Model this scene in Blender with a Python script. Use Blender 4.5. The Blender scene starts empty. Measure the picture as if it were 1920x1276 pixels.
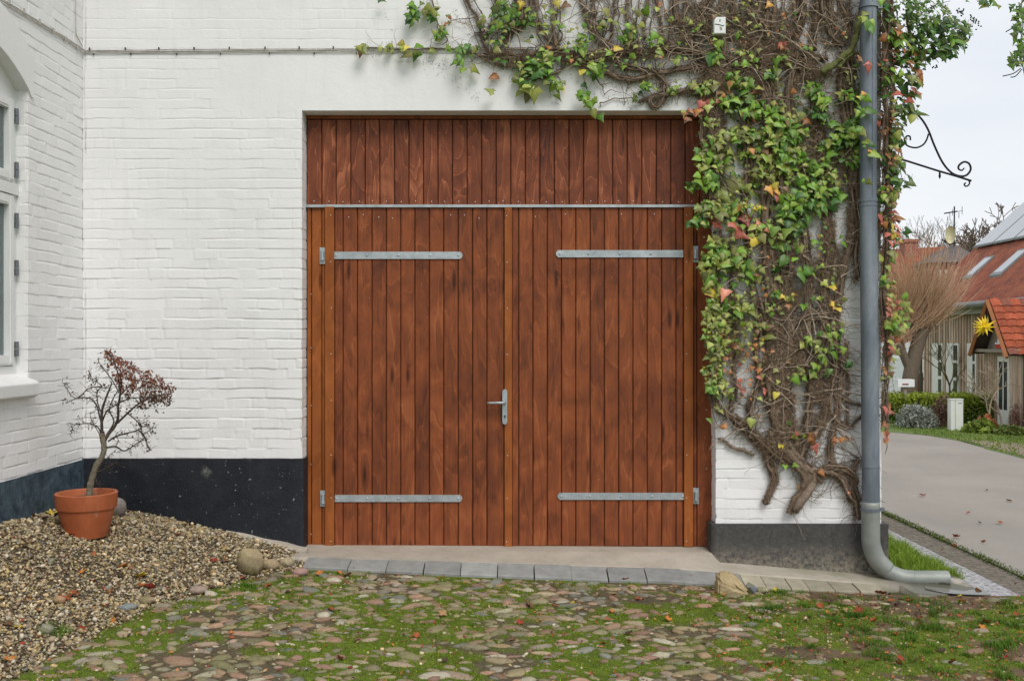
import bpy, math, random
import numpy as np
from mathutils import Vector, Matrix

SC = bpy.context.scene
COL = SC.collection
D, H, F = 6.914, 1.426, 1866.7      # camera distance to the garage wall, eye height, focal length in photo pixels
PXM = 270.0
rng = np.random.default_rng(7)
random.seed(7)

def W(px, py, Y=0.0):
    z = Y + D
    return ((px - 960) * z / F, Y, H - (py - 638) * z / F)
def WX(px, py, X):
    z = X * F / (px - 960)
    return (X, z - D, H - (py - 638) * z / F)
def Zat(py, Y=0.0): return H - (py - 638) * (Y + D) / F
def Xat(px, Y=0.0): return (px - 960) * (Y + D) / F

# ---------------------------------------------------------------- noise
def _hash(ix, iy, seed):
    h = (ix.astype(np.int64) * 374761393 + iy.astype(np.int64) * 668265263 + seed * 1442695041) & 0xFFFFFFFF
    h = ((h ^ (h >> 13)) * 1274126177) & 0xFFFFFFFF
    h = h ^ (h >> 16)
    return (h & 0xFFFFFF) / float(0xFFFFFF)
def vn(x, y, seed=0):
    x = np.asarray(x, float); y = np.asarray(y, float)
    ix = np.floor(x); iy = np.floor(y); fx = x - ix; fy = y - iy
    fx = fx * fx * (3 - 2 * fx); fy = fy * fy * (3 - 2 * fy)
    a = _hash(ix, iy, seed); b = _hash(ix + 1, iy, seed); c = _hash(ix, iy + 1, seed); d = _hash(ix + 1, iy + 1, seed)
    return (a * (1 - fx) + b * fx) * (1 - fy) + (c * (1 - fx) + d * fx) * fy
def fbm(x, y, seed=0, o=4):
    s = 0; a = .5; t = 0
    for i in range(o):
        s = s + a * vn(x * 2 ** i, y * 2 ** i, seed + i * 17); t += a; a *= .5
    return s / t
def ss(a, b, x):
    t = np.clip((np.asarray(x, float) - a) / (b - a), 0, 1); return t * t * (3 - 2 * t)

# ---------------------------------------------------------------- objects
ORG = {}
def tag(o, label=None, cat=None, group=None, kind=None):
    if label: o['label'] = label
    if cat: o['category'] = cat
    if group: o['group'] = group
    if kind: o['kind'] = kind
    return o
def place(o, parent):
    if parent is not None:
        o.parent = parent
        po = ORG.get(parent.name, (0, 0, 0))
        o.location = tuple(-c for c in po)
    ORG[o.name] = (0, 0, 0)
def empty(name, loc, label, cat, group=None):
    o = bpy.data.objects.new(name, None); COL.objects.link(o)
    o.location = loc; o.empty_display_size = .1
    ORG[o.name] = tuple(loc)
    return tag(o, label, cat, group)
def obj(name, V, Fc, mat, parent=None, smooth=False, col=None, kind=None):
    me = bpy.data.meshes.new(name)
    if isinstance(Fc, np.ndarray):
        V = np.ascontiguousarray(V, dtype=np.float32); n, k = Fc.shape
        me.vertices.add(len(V)); me.vertices.foreach_set('co', V.ravel())
        me.loops.add(n * k); me.loops.foreach_set('vertex_index', Fc.astype(np.int32).ravel())
        me.polygons.add(n); me.polygons.foreach_set('loop_start', np.arange(0, n * k, k, dtype=np.int32))
        me.update(calc_edges=True)
    else:
        me.from_pydata([tuple(v) for v in V], [], [tuple(f) for f in Fc]); me.update()
    if smooth: me.polygons.foreach_set('use_smooth', np.ones(len(me.polygons), dtype=bool))
    if col is not None:
        c = np.asarray(col, dtype=np.float32)
        if c.ndim == 1: c = np.stack([c, c, c], 1)
        if c.shape[1] == 3: c = np.concatenate([c, np.ones((len(c), 1), np.float32)], 1)
        a = me.color_attributes.new(name='Col', type='FLOAT_COLOR', domain='POINT')
        a.data.foreach_set('color', np.ascontiguousarray(c).ravel())
    if mat is not None: me.materials.append(mat)
    o = bpy.data.objects.new(name, me); COL.objects.link(o)
    place(o, parent)
    if kind: o['kind'] = kind
    return o

class MB:
    """collects shapes for ONE mesh"""
    def __init__(s): s.V = []; s.F = []; s.C = []; s.c = (1, 1, 1)
    def add(s, V, Fc, c=None):
        b = len(s.V); s.V += [tuple(v) for v in V]; s.F += [tuple(i + b for i in f) for f in Fc]
        s.C += [c or s.c] * len(V)
        return s
    def box(s, x0, x1, y0, y1, z0, z1, c=None, ch=0.0):
        if ch <= 0:
            V = [(x, y, z) for x in (x0, x1) for y in (y0, y1) for z in (z0, z1)]
            return s.add(V, [(0, 1, 3, 2), (4, 6, 7, 5), (0, 4, 5, 1), (2, 3, 7, 6), (0, 2, 6, 4), (1, 5, 7, 3)], c)
        # chamfered on the side facing -Y
        V = [(x0, y1, z0), (x1, y1, z0), (x1, y1, z1), (x0, y1, z1), (x0, y0 + ch, z0), (x1, y0 + ch, z0), (x1, y0 + ch, z1), (x0, y0 + ch, z1),
             (x0 + ch, y0, z0 + ch), (x1 - ch, y0, z0 + ch), (x1 - ch, y0, z1 - ch), (x0 + ch, y0, z1 - ch)]
        return s.add(V, [(0, 3, 2, 1), (0, 1, 5, 4), (1, 2, 6, 5), (2, 3, 7, 6), (3, 0, 4, 7), (4, 5, 9, 8), (5, 6, 10, 9), (6, 7, 11, 10), (7, 4, 8, 11), (8, 9, 10, 11)], c)
    def prism(s, pts, y0, y1, ch=0.0, axis='y', c=None):
        """closed 2D outline (x,z) extruded along y (y0 is the front)"""
        n = len(pts); cx = sum(p[0] for p in pts) / n; cz = sum(p[1] for p in pts) / n
        def shrink(p):
            d = math.hypot(p[0] - cx, p[1] - cz) or 1; k = max(0, 1 - ch / d); return (cx + (p[0] - cx) * k, cz + (p[1] - cz) * k)
        rings = [[(p[0], y1, p[1]) for p in pts], [(p[0], y0 + (ch if y1 > y0 else -ch), p[1]) for p in pts]]
        if ch > 0: rings.append([(q[0], y0, q[1]) for q in map(shrink, pts)])
        V = [v for r in rings for v in r]
        if axis == 'x': V = [(v[1], v[0], v[2]) for v in V]
        Fc = [tuple(range(n))[::-1]]
        for r in range(len(rings) - 1):
            for i in range(n): Fc.append((r * n + i, r * n + (i + 1) % n, (r + 1) * n + (i + 1) % n, (r + 1) * n + i))
        Fc.append(tuple((len(rings) - 1) * n + i for i in range(n)))
        return s.add(V, Fc, c)
    def tube(s, pts, rad, n=8, caps=True, c=None):
        P = [Vector(p) for p in pts]; m = len(P)
        if not hasattr(rad, '__len__'): rad = [rad] * m
        V = []; Fc = []; up = None
        for i in range(m):
            t = (P[min(i + 1, m - 1)] - P[max(i - 1, 0)])
            if t.length < 1e-9: t = Vector((0, 0, 1))
            t.normalize()
            if up is None:
                up = Vector((0, -1, 0)) if abs(t.y) < .9 else Vector((1, 0, 0))
            u = up - t * up.dot(t)
            if u.length < 1e-6: u = t.orthogonal()
            u.normalize(); up = u; w = t.cross(u)
            for k in range(n):
                a = 2 * math.pi * k / n
                V.append(P[i] + (u * math.cos(a) + w * math.sin(a)) * rad[i])
        for i in range(m - 1):
            for k in range(n):
                Fc.append((i * n + k, i * n + (k + 1) % n, (i + 1) * n + (k + 1) % n, (i + 1) * n + k))
        if caps and n > 2: Fc.append(tuple(range(n))[::-1]); Fc.append(tuple((m - 1) * n + k for k in range(n)))
        return s.add(V, Fc, c)
    def lathe(s, prof, cx, cy, n=40, c=None):
        V = []; Fc = []
        for r, z in prof:
            for k in range(n):
                a = 2 * math.pi * k / n; V.append((cx + r * math.cos(a), cy + r * math.sin(a), z))
        for i in range(len(prof) - 1):
            for k in range(n): Fc.append((i * n + k, i * n + (k + 1) % n, (i + 1) * n + (k + 1) % n, (i + 1) * n + k))
        return s.add(V, Fc, c)
    def build(s, name, mat, parent=None, smooth=False, kind=None):
        return obj(name, s.V, s.F, mat, parent, smooth, np.array(s.C, dtype=np.float32), kind)

def spline(pts, k=5):
    P = [Vector(p) for p in pts]
    if len(P) < 3: return P
    out = []
    for i in range(len(P) - 1):
        a = P[max(i - 1, 0)]; b = P[i]; c = P[i + 1]; d = P[min(i + 2, len(P) - 1)]
        for j in range(k):
            t = j / k
            out.append(.5 * ((2 * b) + (c - a) * t + (2 * a - 5 * b + 4 * c - d) * t * t + (3 * b - a - 3 * c + d) * t ** 3))
    out.append(P[-1]); return out

def scatter(bV, bF, M, off, cols):
    """many transformed copies of a base shape merged into arrays"""
    N = len(off); k = len(bV)
    V = np.einsum('nij,kj->nki', M, bV) + off[:, None, :]
    Fc = bF[None] + (np.arange(N) * k)[:, None, None]
    C = np.repeat(cols, k, axis=0)
    return V.reshape(-1, 3), Fc.reshape(-1, bF.shape[1]), C

def ico(sub=1):
    t = (1 + 5 ** .5) / 2
    V = [(-1, t, 0), (1, t, 0), (-1, -t, 0), (1, -t, 0), (0, -1, t), (0, 1, t), (0, -1, -t), (0, 1, -t), (t, 0, -1), (t, 0, 1), (-t, 0, -1), (-t, 0, 1)]
    Fc = [(0, 11, 5), (0, 5, 1), (0, 1, 7), (0, 7, 10), (0, 10, 11), (1, 5, 9), (5, 11, 4), (11, 10, 2), (10, 7, 6), (7, 1, 8), (3, 9, 4), (3, 4, 2), (3, 2, 6), (3, 6, 8), (3, 8, 9), (4, 9, 5), (2, 4, 11), (6, 2, 10), (8, 6, 7), (9, 8, 1)]
    V = [Vector(v).normalized() for v in V]
    for _ in range(sub):
        mid = {}; nF = []
        def m(a, b):
            key = (min(a, b), max(a, b))
            if key not in mid: mid[key] = len(V); V.append(((V[a] + V[b]) / 2).normalized())
            return mid[key]
        for a, b, c in Fc:
            ab, bc, ca = m(a, b), m(b, c), m(c, a); nF += [(a, ab, ca), (b, bc, ab), (c, ca, bc), (ab, bc, ca)]
        Fc = nF
    return np.array([tuple(v) for v in V]), np.array(Fc)
ICO0, ICO1, ICO2, ICO3 = ico(0), ico(1), ico(2), ico(3)

# ---------------------------------------------------------------- materials
class N:
    def __init__(s, name):
        s.m = bpy.data.materials.new(name); s.m.use_nodes = True; s.nt = s.m.node_tree; s.nt.nodes.clear()
        s.out = s.nt.nodes.new('ShaderNodeOutputMaterial'); s.b = s.nt.nodes.new('ShaderNodeBsdfPrincipled')
        s.nt.links.new(s.b.outputs[0], s.out.inputs[0])
        s.tc = s.nt.nodes.new('ShaderNodeTexCoord')
    def put(s, sock, v):
        if isinstance(v, bpy.types.NodeSocket): s.nt.links.new(v, sock)
        elif isinstance(v, (tuple, list)) and len(v) == 3 and sock.type == 'RGBA': sock.default_value = (*v, 1)
        else: sock.default_value = v
    def coord(s, scale=(1, 1, 1), vec=None, loc=(0, 0, 0)):
        n = s.nt.nodes.new('ShaderNodeMapping'); s.put(n.inputs[0], vec or s.tc.outputs['Object']); n.inputs[3].default_value = scale; n.inputs[1].default_value = loc
        return n.outputs[0]
    def noise(s, sc, det=4, rough=.55, vec=None, dist=0, color=False):
        n = s.nt.nodes.new('ShaderNodeTexNoise'); s.put(n.inputs['Vector'], vec or s.tc.outputs['Object'])
        n.inputs['Scale'].default_value = sc; n.inputs['Detail'].default_value = det; n.inputs['Roughness'].default_value = rough; n.inputs['Distortion'].default_value = dist
        return n.outputs[1 if color else 0]
    def vor(s, sc, vec=None, feat='F1', out=0):
        n = s.nt.nodes.new('ShaderNodeTexVoronoi'); n.feature = feat; s.put(n.inputs['Vector'], vec or s.tc.outputs['Object']); n.inputs['Scale'].default_value = sc
        return n.outputs[out]
    def math(s, op, a, b=0.0, c=0.0):
        n = s.nt.nodes.new('ShaderNodeMath'); n.operation = op; s.put(n.inputs[0], a); s.put(n.inputs[1], b)
        s.put(n.inputs[2], c); return n.outputs[0]
    def mix(s, f, a, b, mode='MIX'):
        n = s.nt.nodes.new('ShaderNodeMixRGB'); n.blend_type = mode; s.put(n.inputs[0], f); s.put(n.inputs[1], a); s.put(n.inputs[2], b); return n.outputs[0]
    def ramp(s, f, stops, interp='LINEAR'):
        n = s.nt.nodes.new('ShaderNodeValToRGB'); s.put(n.inputs[0], f); cr = n.color_ramp; cr.interpolation = interp
        while len(cr.elements) < len(stops): cr.elements.new(.5)
        for e, (p, c) in zip(cr.elements, stops):
            e.position = p; e.color = (*c, 1) if isinstance(c, (tuple, list)) else (c, c, c, 1)
        return n.outputs[0]
    def attr(s, name='Col', fac=False):
        n = s.nt.nodes.new('ShaderNodeVertexColor'); n.layer_name = name; return n.outputs[0]
    def island(s):
        return s.nt.nodes.new('ShaderNodeNewGeometry').outputs['Random Per Island']
    def sep(s, v):
        n = s.nt.nodes.new('ShaderNodeSeparateXYZ'); s.put(n.inputs[0], v); return n.outputs
    def comb(s, x, y, z):
        n = s.nt.nodes.new('ShaderNodeCombineXYZ'); s.put(n.inputs[0], x); s.put(n.inputs[1], y); s.put(n.inputs[2], z); return n.outputs[0]
    def bump(s, h, strength=.5, dist=.01, prev=None):
        n = s.nt.nodes.new('ShaderNodeBump'); s.put(n.inputs['Height'], h); n.inputs['Strength'].default_value = strength; n.inputs['Distance'].default_value = dist
        if prev is not None: s.put(n.inputs['Normal'], prev)
        return n.outputs[0]
    def done(s, color, rough=.7, normal=None, metal=0.0, spec=None, trans=None, sheen=None):
        s.put(s.b.inputs['Base Color'], color); s.put(s.b.inputs['Roughness'], rough); s.put(s.b.inputs['Metallic'], metal)
        if spec is not None: s.put(s.b.inputs['Specular IOR Level'], spec)
        if normal is not None: s.put(s.b.inputs['Normal'], normal)
        return s.m

M = {}
def simple(key, col, rough=.7, metal=0, nsc=8, var=.12, bump=0.0, bsc=60, attr=False, spec=None):
    n = N(key); base = n.attr() if attr else col
    f = n.noise(nsc, 5, .6)
    v = n.ramp(f, [(.25, 1 - var * 2), (.75, 1 + var * .6)])
    c = n.mix(1.0, base, v, 'MULTIPLY')
    nm = n.bump(n.noise(bsc, 5, .6), bump, .01) if bump else None
    M[key] = n.done(c, rough, nm, metal, spec); return M[key]

# painted white brick
n = N('white_paint')
c = n.mix(1.0, (.79, .785, .785), n.ramp(n.noise(1.3, 5, .6), [(.3, (.93, .93, .93)), (.7, (1.03, 1.03, 1.03))]), 'MULTIPLY')
dirt_shade = n.math('MULTIPLY', n.sep(n.attr())[0], n.ramp(n.noise(14, 4), [(.35, .15), (.65, 1.0)]))  # crevice shading of the joints held in the colour, plus the corner crack
c = n.mix(dirt_shade, c, (.30, .27, .23))
# small spots of old creeper roots and weather specks
sp = n.ramp(n.noise(70, 2, .5), [(.70, 0.0), (.74, 1.0)]); reg = n.ramp(n.noise(2.1, 2), [(.48, 0.0), (.62, .55)])
c = n.mix(n.math('MULTIPLY', sp, reg), c, (.42, .38, .33))
streak = n.ramp(n.noise(3.0, 4, .6, n.coord((6, 6, .5))), [(.52, 0.0), (.8, .16)])
c = n.mix(streak, c, (.5, .49, .45))
h = n.math('ADD', n.math('MULTIPLY', n.noise(45, 4, .65), .6), n.math('MULTIPLY', n.noise(180, 3, .6), .25))
M['white'] = n.done(c, .62, n.bump(h, .35, .006), spec=.35)

def plinth_mat(name, ca, cb, specks, sc, rough=.55):
    n = N(name)
    c = n.mix(n.ramp(n.noise(sc, 7, .68, dist=.6), [(.35, 0.0), (.66, 1.0)]), ca, cb)
    sp = n.ramp(n.noise(48, 2, .45), [(.722, 0.0), (.745, 1.0)])
    sc2 = n.math('MULTIPLY', n.ramp(n.vor(2.3, n.coord((1, 1, .8))), [(.03, .9), (.11, 0.0)]), n.ramp(n.noise(22, 6, .75), [(.46, 0.0), (.62, 1.0)]))
    c = n.mix(n.math('MULTIPLY', sc2, specks), c, (.33, .33, .30))
    c = n.mix(n.math('MULTIPLY', sp, specks), c, (.5, .5, .48))
    st = n.ramp(n.noise(4.5, 6, .75, n.coord((1.4, 1, .6)), dist=.8), [(.66, 0.0), (.78, .5)])
    c = n.mix(n.math('MULTIPLY', st, specks), c, (.30, .31, .30))
    dirt_shade = n.sep(n.attr())[0]
    c = n.mix(n.math('MULTIPLY', dirt_shade, n.ramp(n.noise(40, 5, .7), [(.38, 0.0), (.6, 1.0)])), c, (.30, .26, .20))
    return n.done(c, rough, n.bump(n.math('ADD', n.noise(60, 5, .7), n.math('MULTIPLY', n.noise(9, 3), .8)), .5, .01), spec=.3)
M['plinth_black'] = plinth_mat('black_blue_plinth_paint', (.010, .012, .017), (.021, .024, .031), .5, 5)
M['plinth_blue'] = plinth_mat('slate_blue_plinth_paint', (.020, .036, .052), (.080, .122, .152), .0, 13, .75)
M['plinth_grey'] = plinth_mat('dark_grey_plinth_render', (.050, .048, .046), (.085, .082, .078), .25, 30, .8)

def wood_mat(name, dark, mid, light, fig=9.0, figmix=.6, rough=.42, tone=.2):
    n = N(name)
    isl = n.island()
    o = n.tc.outputs['Object']; x, y, z = n.sep(o)
    off = n.math('MULTIPLY', isl, 37.0)
    v = n.comb(n.math('ADD', n.math('MULTIPLY', x, 5.5), off), n.math('MULTIPLY', y, 3.0), n.math('ADD', n.math('MULTIPLY', z, 1.05), n.math('MULTIPLY', isl, 91.0)))
    g = n.noise(1.0, 2.5, .5, v, dist=.5)
    fr = n.math('FRACT', n.math('MULTIPLY', g, fig))
    rings = n.ramp(fr, [(0.0, .15), (.07, 1.0), (.16, .55), (.55, .40), (.93, .18), (1.0, .12)])     # a bright early-wood line, then a slow fall
    wob = n.comb(n.math('ADD', n.math('MULTIPLY', x, 120.0), off), y, n.math('MULTIPLY', z, 2.2))
    fine = n.noise(1.0, 5, .7, wob)
    blot = n.noise(2.6, 6, .62, n.comb(n.math('ADD', n.math('MULTIPLY', x, 2.2), n.math('MULTIPLY', isl, 3.0)), y, n.math('MULTIPLY', z, 1.3)), dist=.9)
    t = n.math('ADD', n.math('MULTIPLY', rings, figmix), n.math('MULTIPLY', fine, .40))
    t = n.math('ADD', t, n.math('MULTIPLY', n.math('SUBTRACT', blot, .5), .95))
    t = n.math('ADD', t, n.math('MULTIPLY', n.math('SUBTRACT', isl, .5), tone))
    c = n.ramp(t, [(.02, dark), (.40, mid), (.85, light)])
    kn = n.vor(1.0, n.comb(n.math('ADD', n.math('MULTIPLY', x, 9.0), off), 0.0, n.math('MULTIPLY', z, 1.7)))
    c = n.mix(n.ramp(kn, [(.06, .85), (.17, 0.0)]), c, tuple(v * .5 for v in dark))
    wear = n.ramp(n.noise(75, 2, .5), [(.745, 0.0), (.77, .6)])
    c = n.mix(wear, c, tuple(min(1, v * 1.6) for v in light))
    return n.done(c, n.ramp(fine, [(.3, rough), (.8, rough + .18)]), n.bump(n.math('ADD', fine, n.math('MULTIPLY', rings, .3)), .25, .002), spec=.18)
M['wood'] = wood_mat('red_brown_stained_boards', (.085, .027, .015), (.245, .070, .026), (.44, .158, .064), 8, .24, tone=.12)
M['wood_light'] = wood_mat('orange_brown_stained_battens', (.17, .050, .014), (.325, .100, .026), (.47, .165, .048), 5, .2, tone=.1)
M['wood_panel'] = wood_mat('dark_red_brown_panel_boards', (.075, .024, .016), (.205, .061, .029), (.50, .18, .088), 11, .36)
n = N('galvanised_steel')
sp = n.vor(55, feat='F1', out=1)
c = n.mix(.30, n.ramp(n.noise(9, 4), [(.3, (.33, .37, .39)), (.7, (.48, .52, .54))]), n.ramp(n.sep(sp)[0], [(0, (.3,) * 3), (1, (.75,) * 3)]), 'SOFT_LIGHT')
M['galv'] = n.done(c, n.ramp(n.noise(20, 3), [(.3, .38), (.7, .6)]), n.bump(n.noise(80, 3), .15, .003), .55)
n = N('zinc_pipe')
v = n.coord((1, 1, .35))
c = n.ramp(n.noise(4.0, 6, .65, v, dist=.4), [(.27, (.09, .11, .135)), (.5, (.17, .20, .235)), (.74, (.31, .34, .37))])
c = n.mix(n.ramp(n.noise(24, 5, .7, n.coord((1, 1, .25))), [(.6, 0.0), (.75, .4)]), c, (.34, .36, .36))
M['zinc'] = n.done(c, n.ramp(n.noise(12, 3), [(.3, .42), (.7, .65)]), n.bump(n.noise(30, 3, .6, v), .2, .006), .35)
n = N('weathered_zinc_outlet')
z = n.sep(n.tc.outputs['Object'])[2]
c = n.ramp(n.noise(6, 5, .6), [(.3, (.21, .23, .21)), (.75, (.32, .335, .31))])
wet = n.math('LESS_THAN', z, n.math('ADD', -.232, n.math('MULTIPLY', n.noise(14, 3), .05)))
c = n.mix(n.math('MULTIPLY', wet, .8), c, (.085, .09, .055))
M['zinc_low'] = n.done(c, .55, n.bump(n.noise(40, 3), .15, .005), .25)

n = N('concrete_apron')
c = n.ramp(n.noise(3.5, 6, .65), [(.28, (.33, .29, .235)), (.72, (.47, .42, .35))])
c = n.mix(n.ramp(n.noise(26, 5, .7), [(.55, 0.0), (.8, .45)]), c, (.14, .12, .09))
x, y, z = n.sep(n.tc.outputs['Object'])
gr = n.math('MULTIPLY', n.ramp(n.math('DIVIDE', n.math('SUBTRACT', x, 1.6), 1.2), [(0.0, 0.0), (1.0, .8)]), n.ramp(n.noise(5, 4), [(.42, 0.0), (.62, 1.0)]))
c = n.mix(gr, c, (.14, .16, .055))
wt = n.math('MULTIPLY', n.ramp(n.math('DIVIDE', n.math('SUBTRACT', x, 2.2), .8), [(0.2, 0.0), (.6, 1.0)]), n.ramp(n.noise(2.5, 3), [(.40, 0.0), (.5, .8)]))
c = n.mix(wt, c, (.06, .052, .04))
M['concrete'] = n.done(c, n.math('SUBTRACT', .85, n.math('MULTIPLY', wt, .7)), n.bump(n.noise(70, 5, .7), .35, .006))
n = N('grey_kerb_stone')
c = n.mix(1.0, n.attr(), n.ramp(n.noise(12, 6, .7), [(.3, (.75, .75, .75)), (.7, (1.15, 1.15, 1.15))]), 'MULTIPLY')
M['kerb'] = n.done(c, .8, n.bump(n.noise(60, 5, .7), .4, .006))
def attr_mat(key, rough=.8, nsc=30, var=.25, bsc=120, bump=.4, spec=.3):
    n = N(key); c = n.mix(1.0, n.attr(), n.ramp(n.noise(nsc, 5, .65), [(.25, (1 - var,) * 3), (.75, (1 + var,) * 3)]), 'MULTIPLY')
    M[key] = n.done(c, rough, n.bump(n.noise(bsc, 4, .65), bump, .004), spec=spec)
attr_mat('stones', .78, 60, .28, 200, .5)
attr_mat('pebbles', .85, 200, .2, 400, .3)
attr_mat('soil', .95, 60, .45, 90, .9)
n = N('bark')
fb = n.noise(1.0, 6, .75, n.coord((210, 210, 60)), dist=1.0); f2 = n.noise(38, 5, .7)
c = n.mix(1.0, n.attr(), n.ramp(n.math('ADD', n.math('MULTIPLY', fb, .6), n.math('MULTIPLY', f2, .4)), [(.34, (.38,) * 3), (.5, (.95,) * 3), (.66, (1.7,) * 3)]), 'MULTIPLY')
M['bark'] = n.done(c, .92, n.bump(fb, .8, .006, n.bump(f2, .6, .012)), spec=.15)
attr_mat('leaf_dry', .75, 60, .3, 90, .4)
attr_mat('tiles', .85, 25, .4, 60, .5)
attr_mat('painted', .6, 10, .06, 40, .05)
n = N('leaves')
c = n.mix(1.0, n.attr(), n.ramp(n.noise(55, 4, .6), [(.25, (.92, .94, .88)), (.75, (1.42, 1.38, 1.45))]), 'MULTIPLY')
m = n.done(c, .40, n.bump(n.noise(110, 3), .3, .003), spec=.45)
tr = n.nt.nodes.new('ShaderNodeBsdfTranslucent'); n.put(tr.inputs[0], c); mx = n.nt.nodes.new('ShaderNodeMixShader'); mx.inputs[0].default_value = .22
n.nt.links.new(n.b.outputs[0], mx.inputs[1]); n.nt.links.new(tr.outputs[0], mx.inputs[2]); n.nt.links.new(mx.outputs[0], n.out.inputs[0]); M['leaves'] = m
n = N('grass_blades')
c = n.attr(); m = n.done(c, .6, spec=.25)
tr = n.nt.nodes.new('ShaderNodeBsdfTranslucent'); n.put(tr.inputs[0], c); mx = n.nt.nodes.new('ShaderNodeMixShader'); mx.inputs[0].default_value = .3
n.nt.links.new(n.b.outputs[0], mx.inputs[1]); n.nt.links.new(tr.outputs[0], mx.inputs[2]); n.nt.links.new(mx.outputs[0], n.out.inputs[0]); M['grass'] = m
n = N('terracotta')
c = n.ramp(n.noise(5, 6, .65, n.coord((1, 1, .6))), [(.28, (.30, .075, .024)), (.55, (.43, .115, .040)), (.8, (.50, .20, .10))])
c = n.mix(n.ramp(n.noise(9, 5, .7, n.coord((1, 1, .35))), [(.56, 0.0), (.75, .45)]), c, (.50, .36, .27))
M['terracotta'] = n.done(c, .75, n.bump(n.noise(60, 4), .2, .004))
simple('frame_white', (.74, .75, .74), .35, nsc=5, var=.05)
simple('hinge_grey', (.17, .18, .20), .45, .4)
simple('iron', (.012, .014, .018), .5, .5, var=.2)
simple('cable', (.52, .50, .46), .6, var=.25, nsc=30)
simple('cable_dark', (.10, .085, .07), .7)
simple('white_plastic', (.78, .79, .79), .4, var=.05)
simple('dark_hole', (.01, .01, .01), .8)
simple('yellow_star', (.90, .66, .02), .5, var=.1)
simple('cream', (.62, .56, .36), .6)
n = N('glass_pane')
n.b.inputs['IOR'].default_value = 1.5
m = n.done((.20, .23, .24), .05, spec=.9)
tr = n.nt.nodes.new('ShaderNodeBsdfTransparent'); tr.inputs[0].default_value = (.80, .86, .88, 1); mx = n.nt.nodes.new('ShaderNodeMixShader'); mx.inputs[0].default_value = .55
n.nt.links.new(n.b.outputs[0], mx.inputs[1]); n.nt.links.new(tr.outputs[0], mx.inputs[2]); n.nt.links.new(mx.outputs[0], n.out.inputs[0]); M['glass'] = m
n = N('road_asphalt')
c = n.ramp(n.noise(.7, 6, .6), [(.3, (.27, .245, .215)), (.7, (.345, .315, .28))])
c = n.mix(n.ramp(n.vor(120), [(.2, .3), (.5, 0.0)]), c, (.12, .11, .10))
c = n.mix(n.ramp(n.noise(35, 3, .6), [(.68, 0.0), (.73, .5)]), c, (.10, .08, .06))
c = n.mix(n.ramp(n.noise(1.6, 5, .7, n.coord((1, .35, 1))), [(.5, 0.0), (.7, .35)]), c, (.22, .205, .19))
M['road'] = n.done(c, .85, n.bump(n.noise(120, 4, .7), .4, .006))
n = N('wet_gutter')
c = n.ramp(n.noise(30, 4, .6), [(.35, (.14, .135, .13)), (.6, (.44, .44, .46))])
c = n.mix(n.ramp(n.noise(55, 2, .5), [(.62, 0.0), (.66, 1.0)]), c, (.025, .02, .015))
M['gutter_wet'] = n.done(c, n.ramp(n.noise(18, 3), [(.4, .08), (.65, .4)]), n.bump(n.noise(25, 4), .4, .008), spec=.7)
n = N('gutter_brick')
br = n.nt.nodes.new('ShaderNodeTexBrick'); n.put(br.inputs['Vector'], n.coord((1, 1, 1))); br.inputs['Scale'].default_value = 4
n.put(br.inputs['Color1'], (.20, .165, .135)); n.put(br.inputs['Color2'], (.145, .12, .10)); n.put(br.inputs['Mortar'], (.07, .075, .03))
br.inputs['Mortar Size'].default_value = .02
c = n.mix(1.0, br.outputs[0], n.ramp(n.noise(20, 5, .7), [(.3, (.6, .6, .6)), (.7, (1.2, 1.2, 1.2))]), 'MULTIPLY')
M['gutter_brick'] = n.done(c, .85, n.bump(n.noise(50, 4), .5, .006))
n = N('puddle_water'); M['water'] = n.done((.10, .09, .07), .05, n.bump(n.noise(9, 3), .12, .004), spec=1.0)
n = N('lawn')
c = n.ramp(n.noise(1.2, 7, .7), [(.3, (.075, .12, .022)), (.55, (.13, .19, .035)), (.75, (.20, .19, .08))])
M['lawn'] = n.done(c, .9, n.bump(n.noise(60, 4), .8, .03))
n = N('verge_gravel')
c = n.ramp(n.noise(22, 6, .75), [(.3, (.17, .12, .085)), (.7, (.38, .31, .24))])
M['verge_gravel'] = n.done(c, .9, n.bump(n.noise(60, 4), .8, .02))
# ================================================================ THE WHITE HOUSE
XL, XR = -2.98, 2.563           # inner corner with the side wing, free corner by the road
DL, DR = -1.459, 1.415          # garage opening
DT = 3.022                      # underside of the lintel
house = empty('white_house', (0, 0, 0), 'white painted brick house with black plinth and a wide brown timber garage door', 'house')

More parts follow.
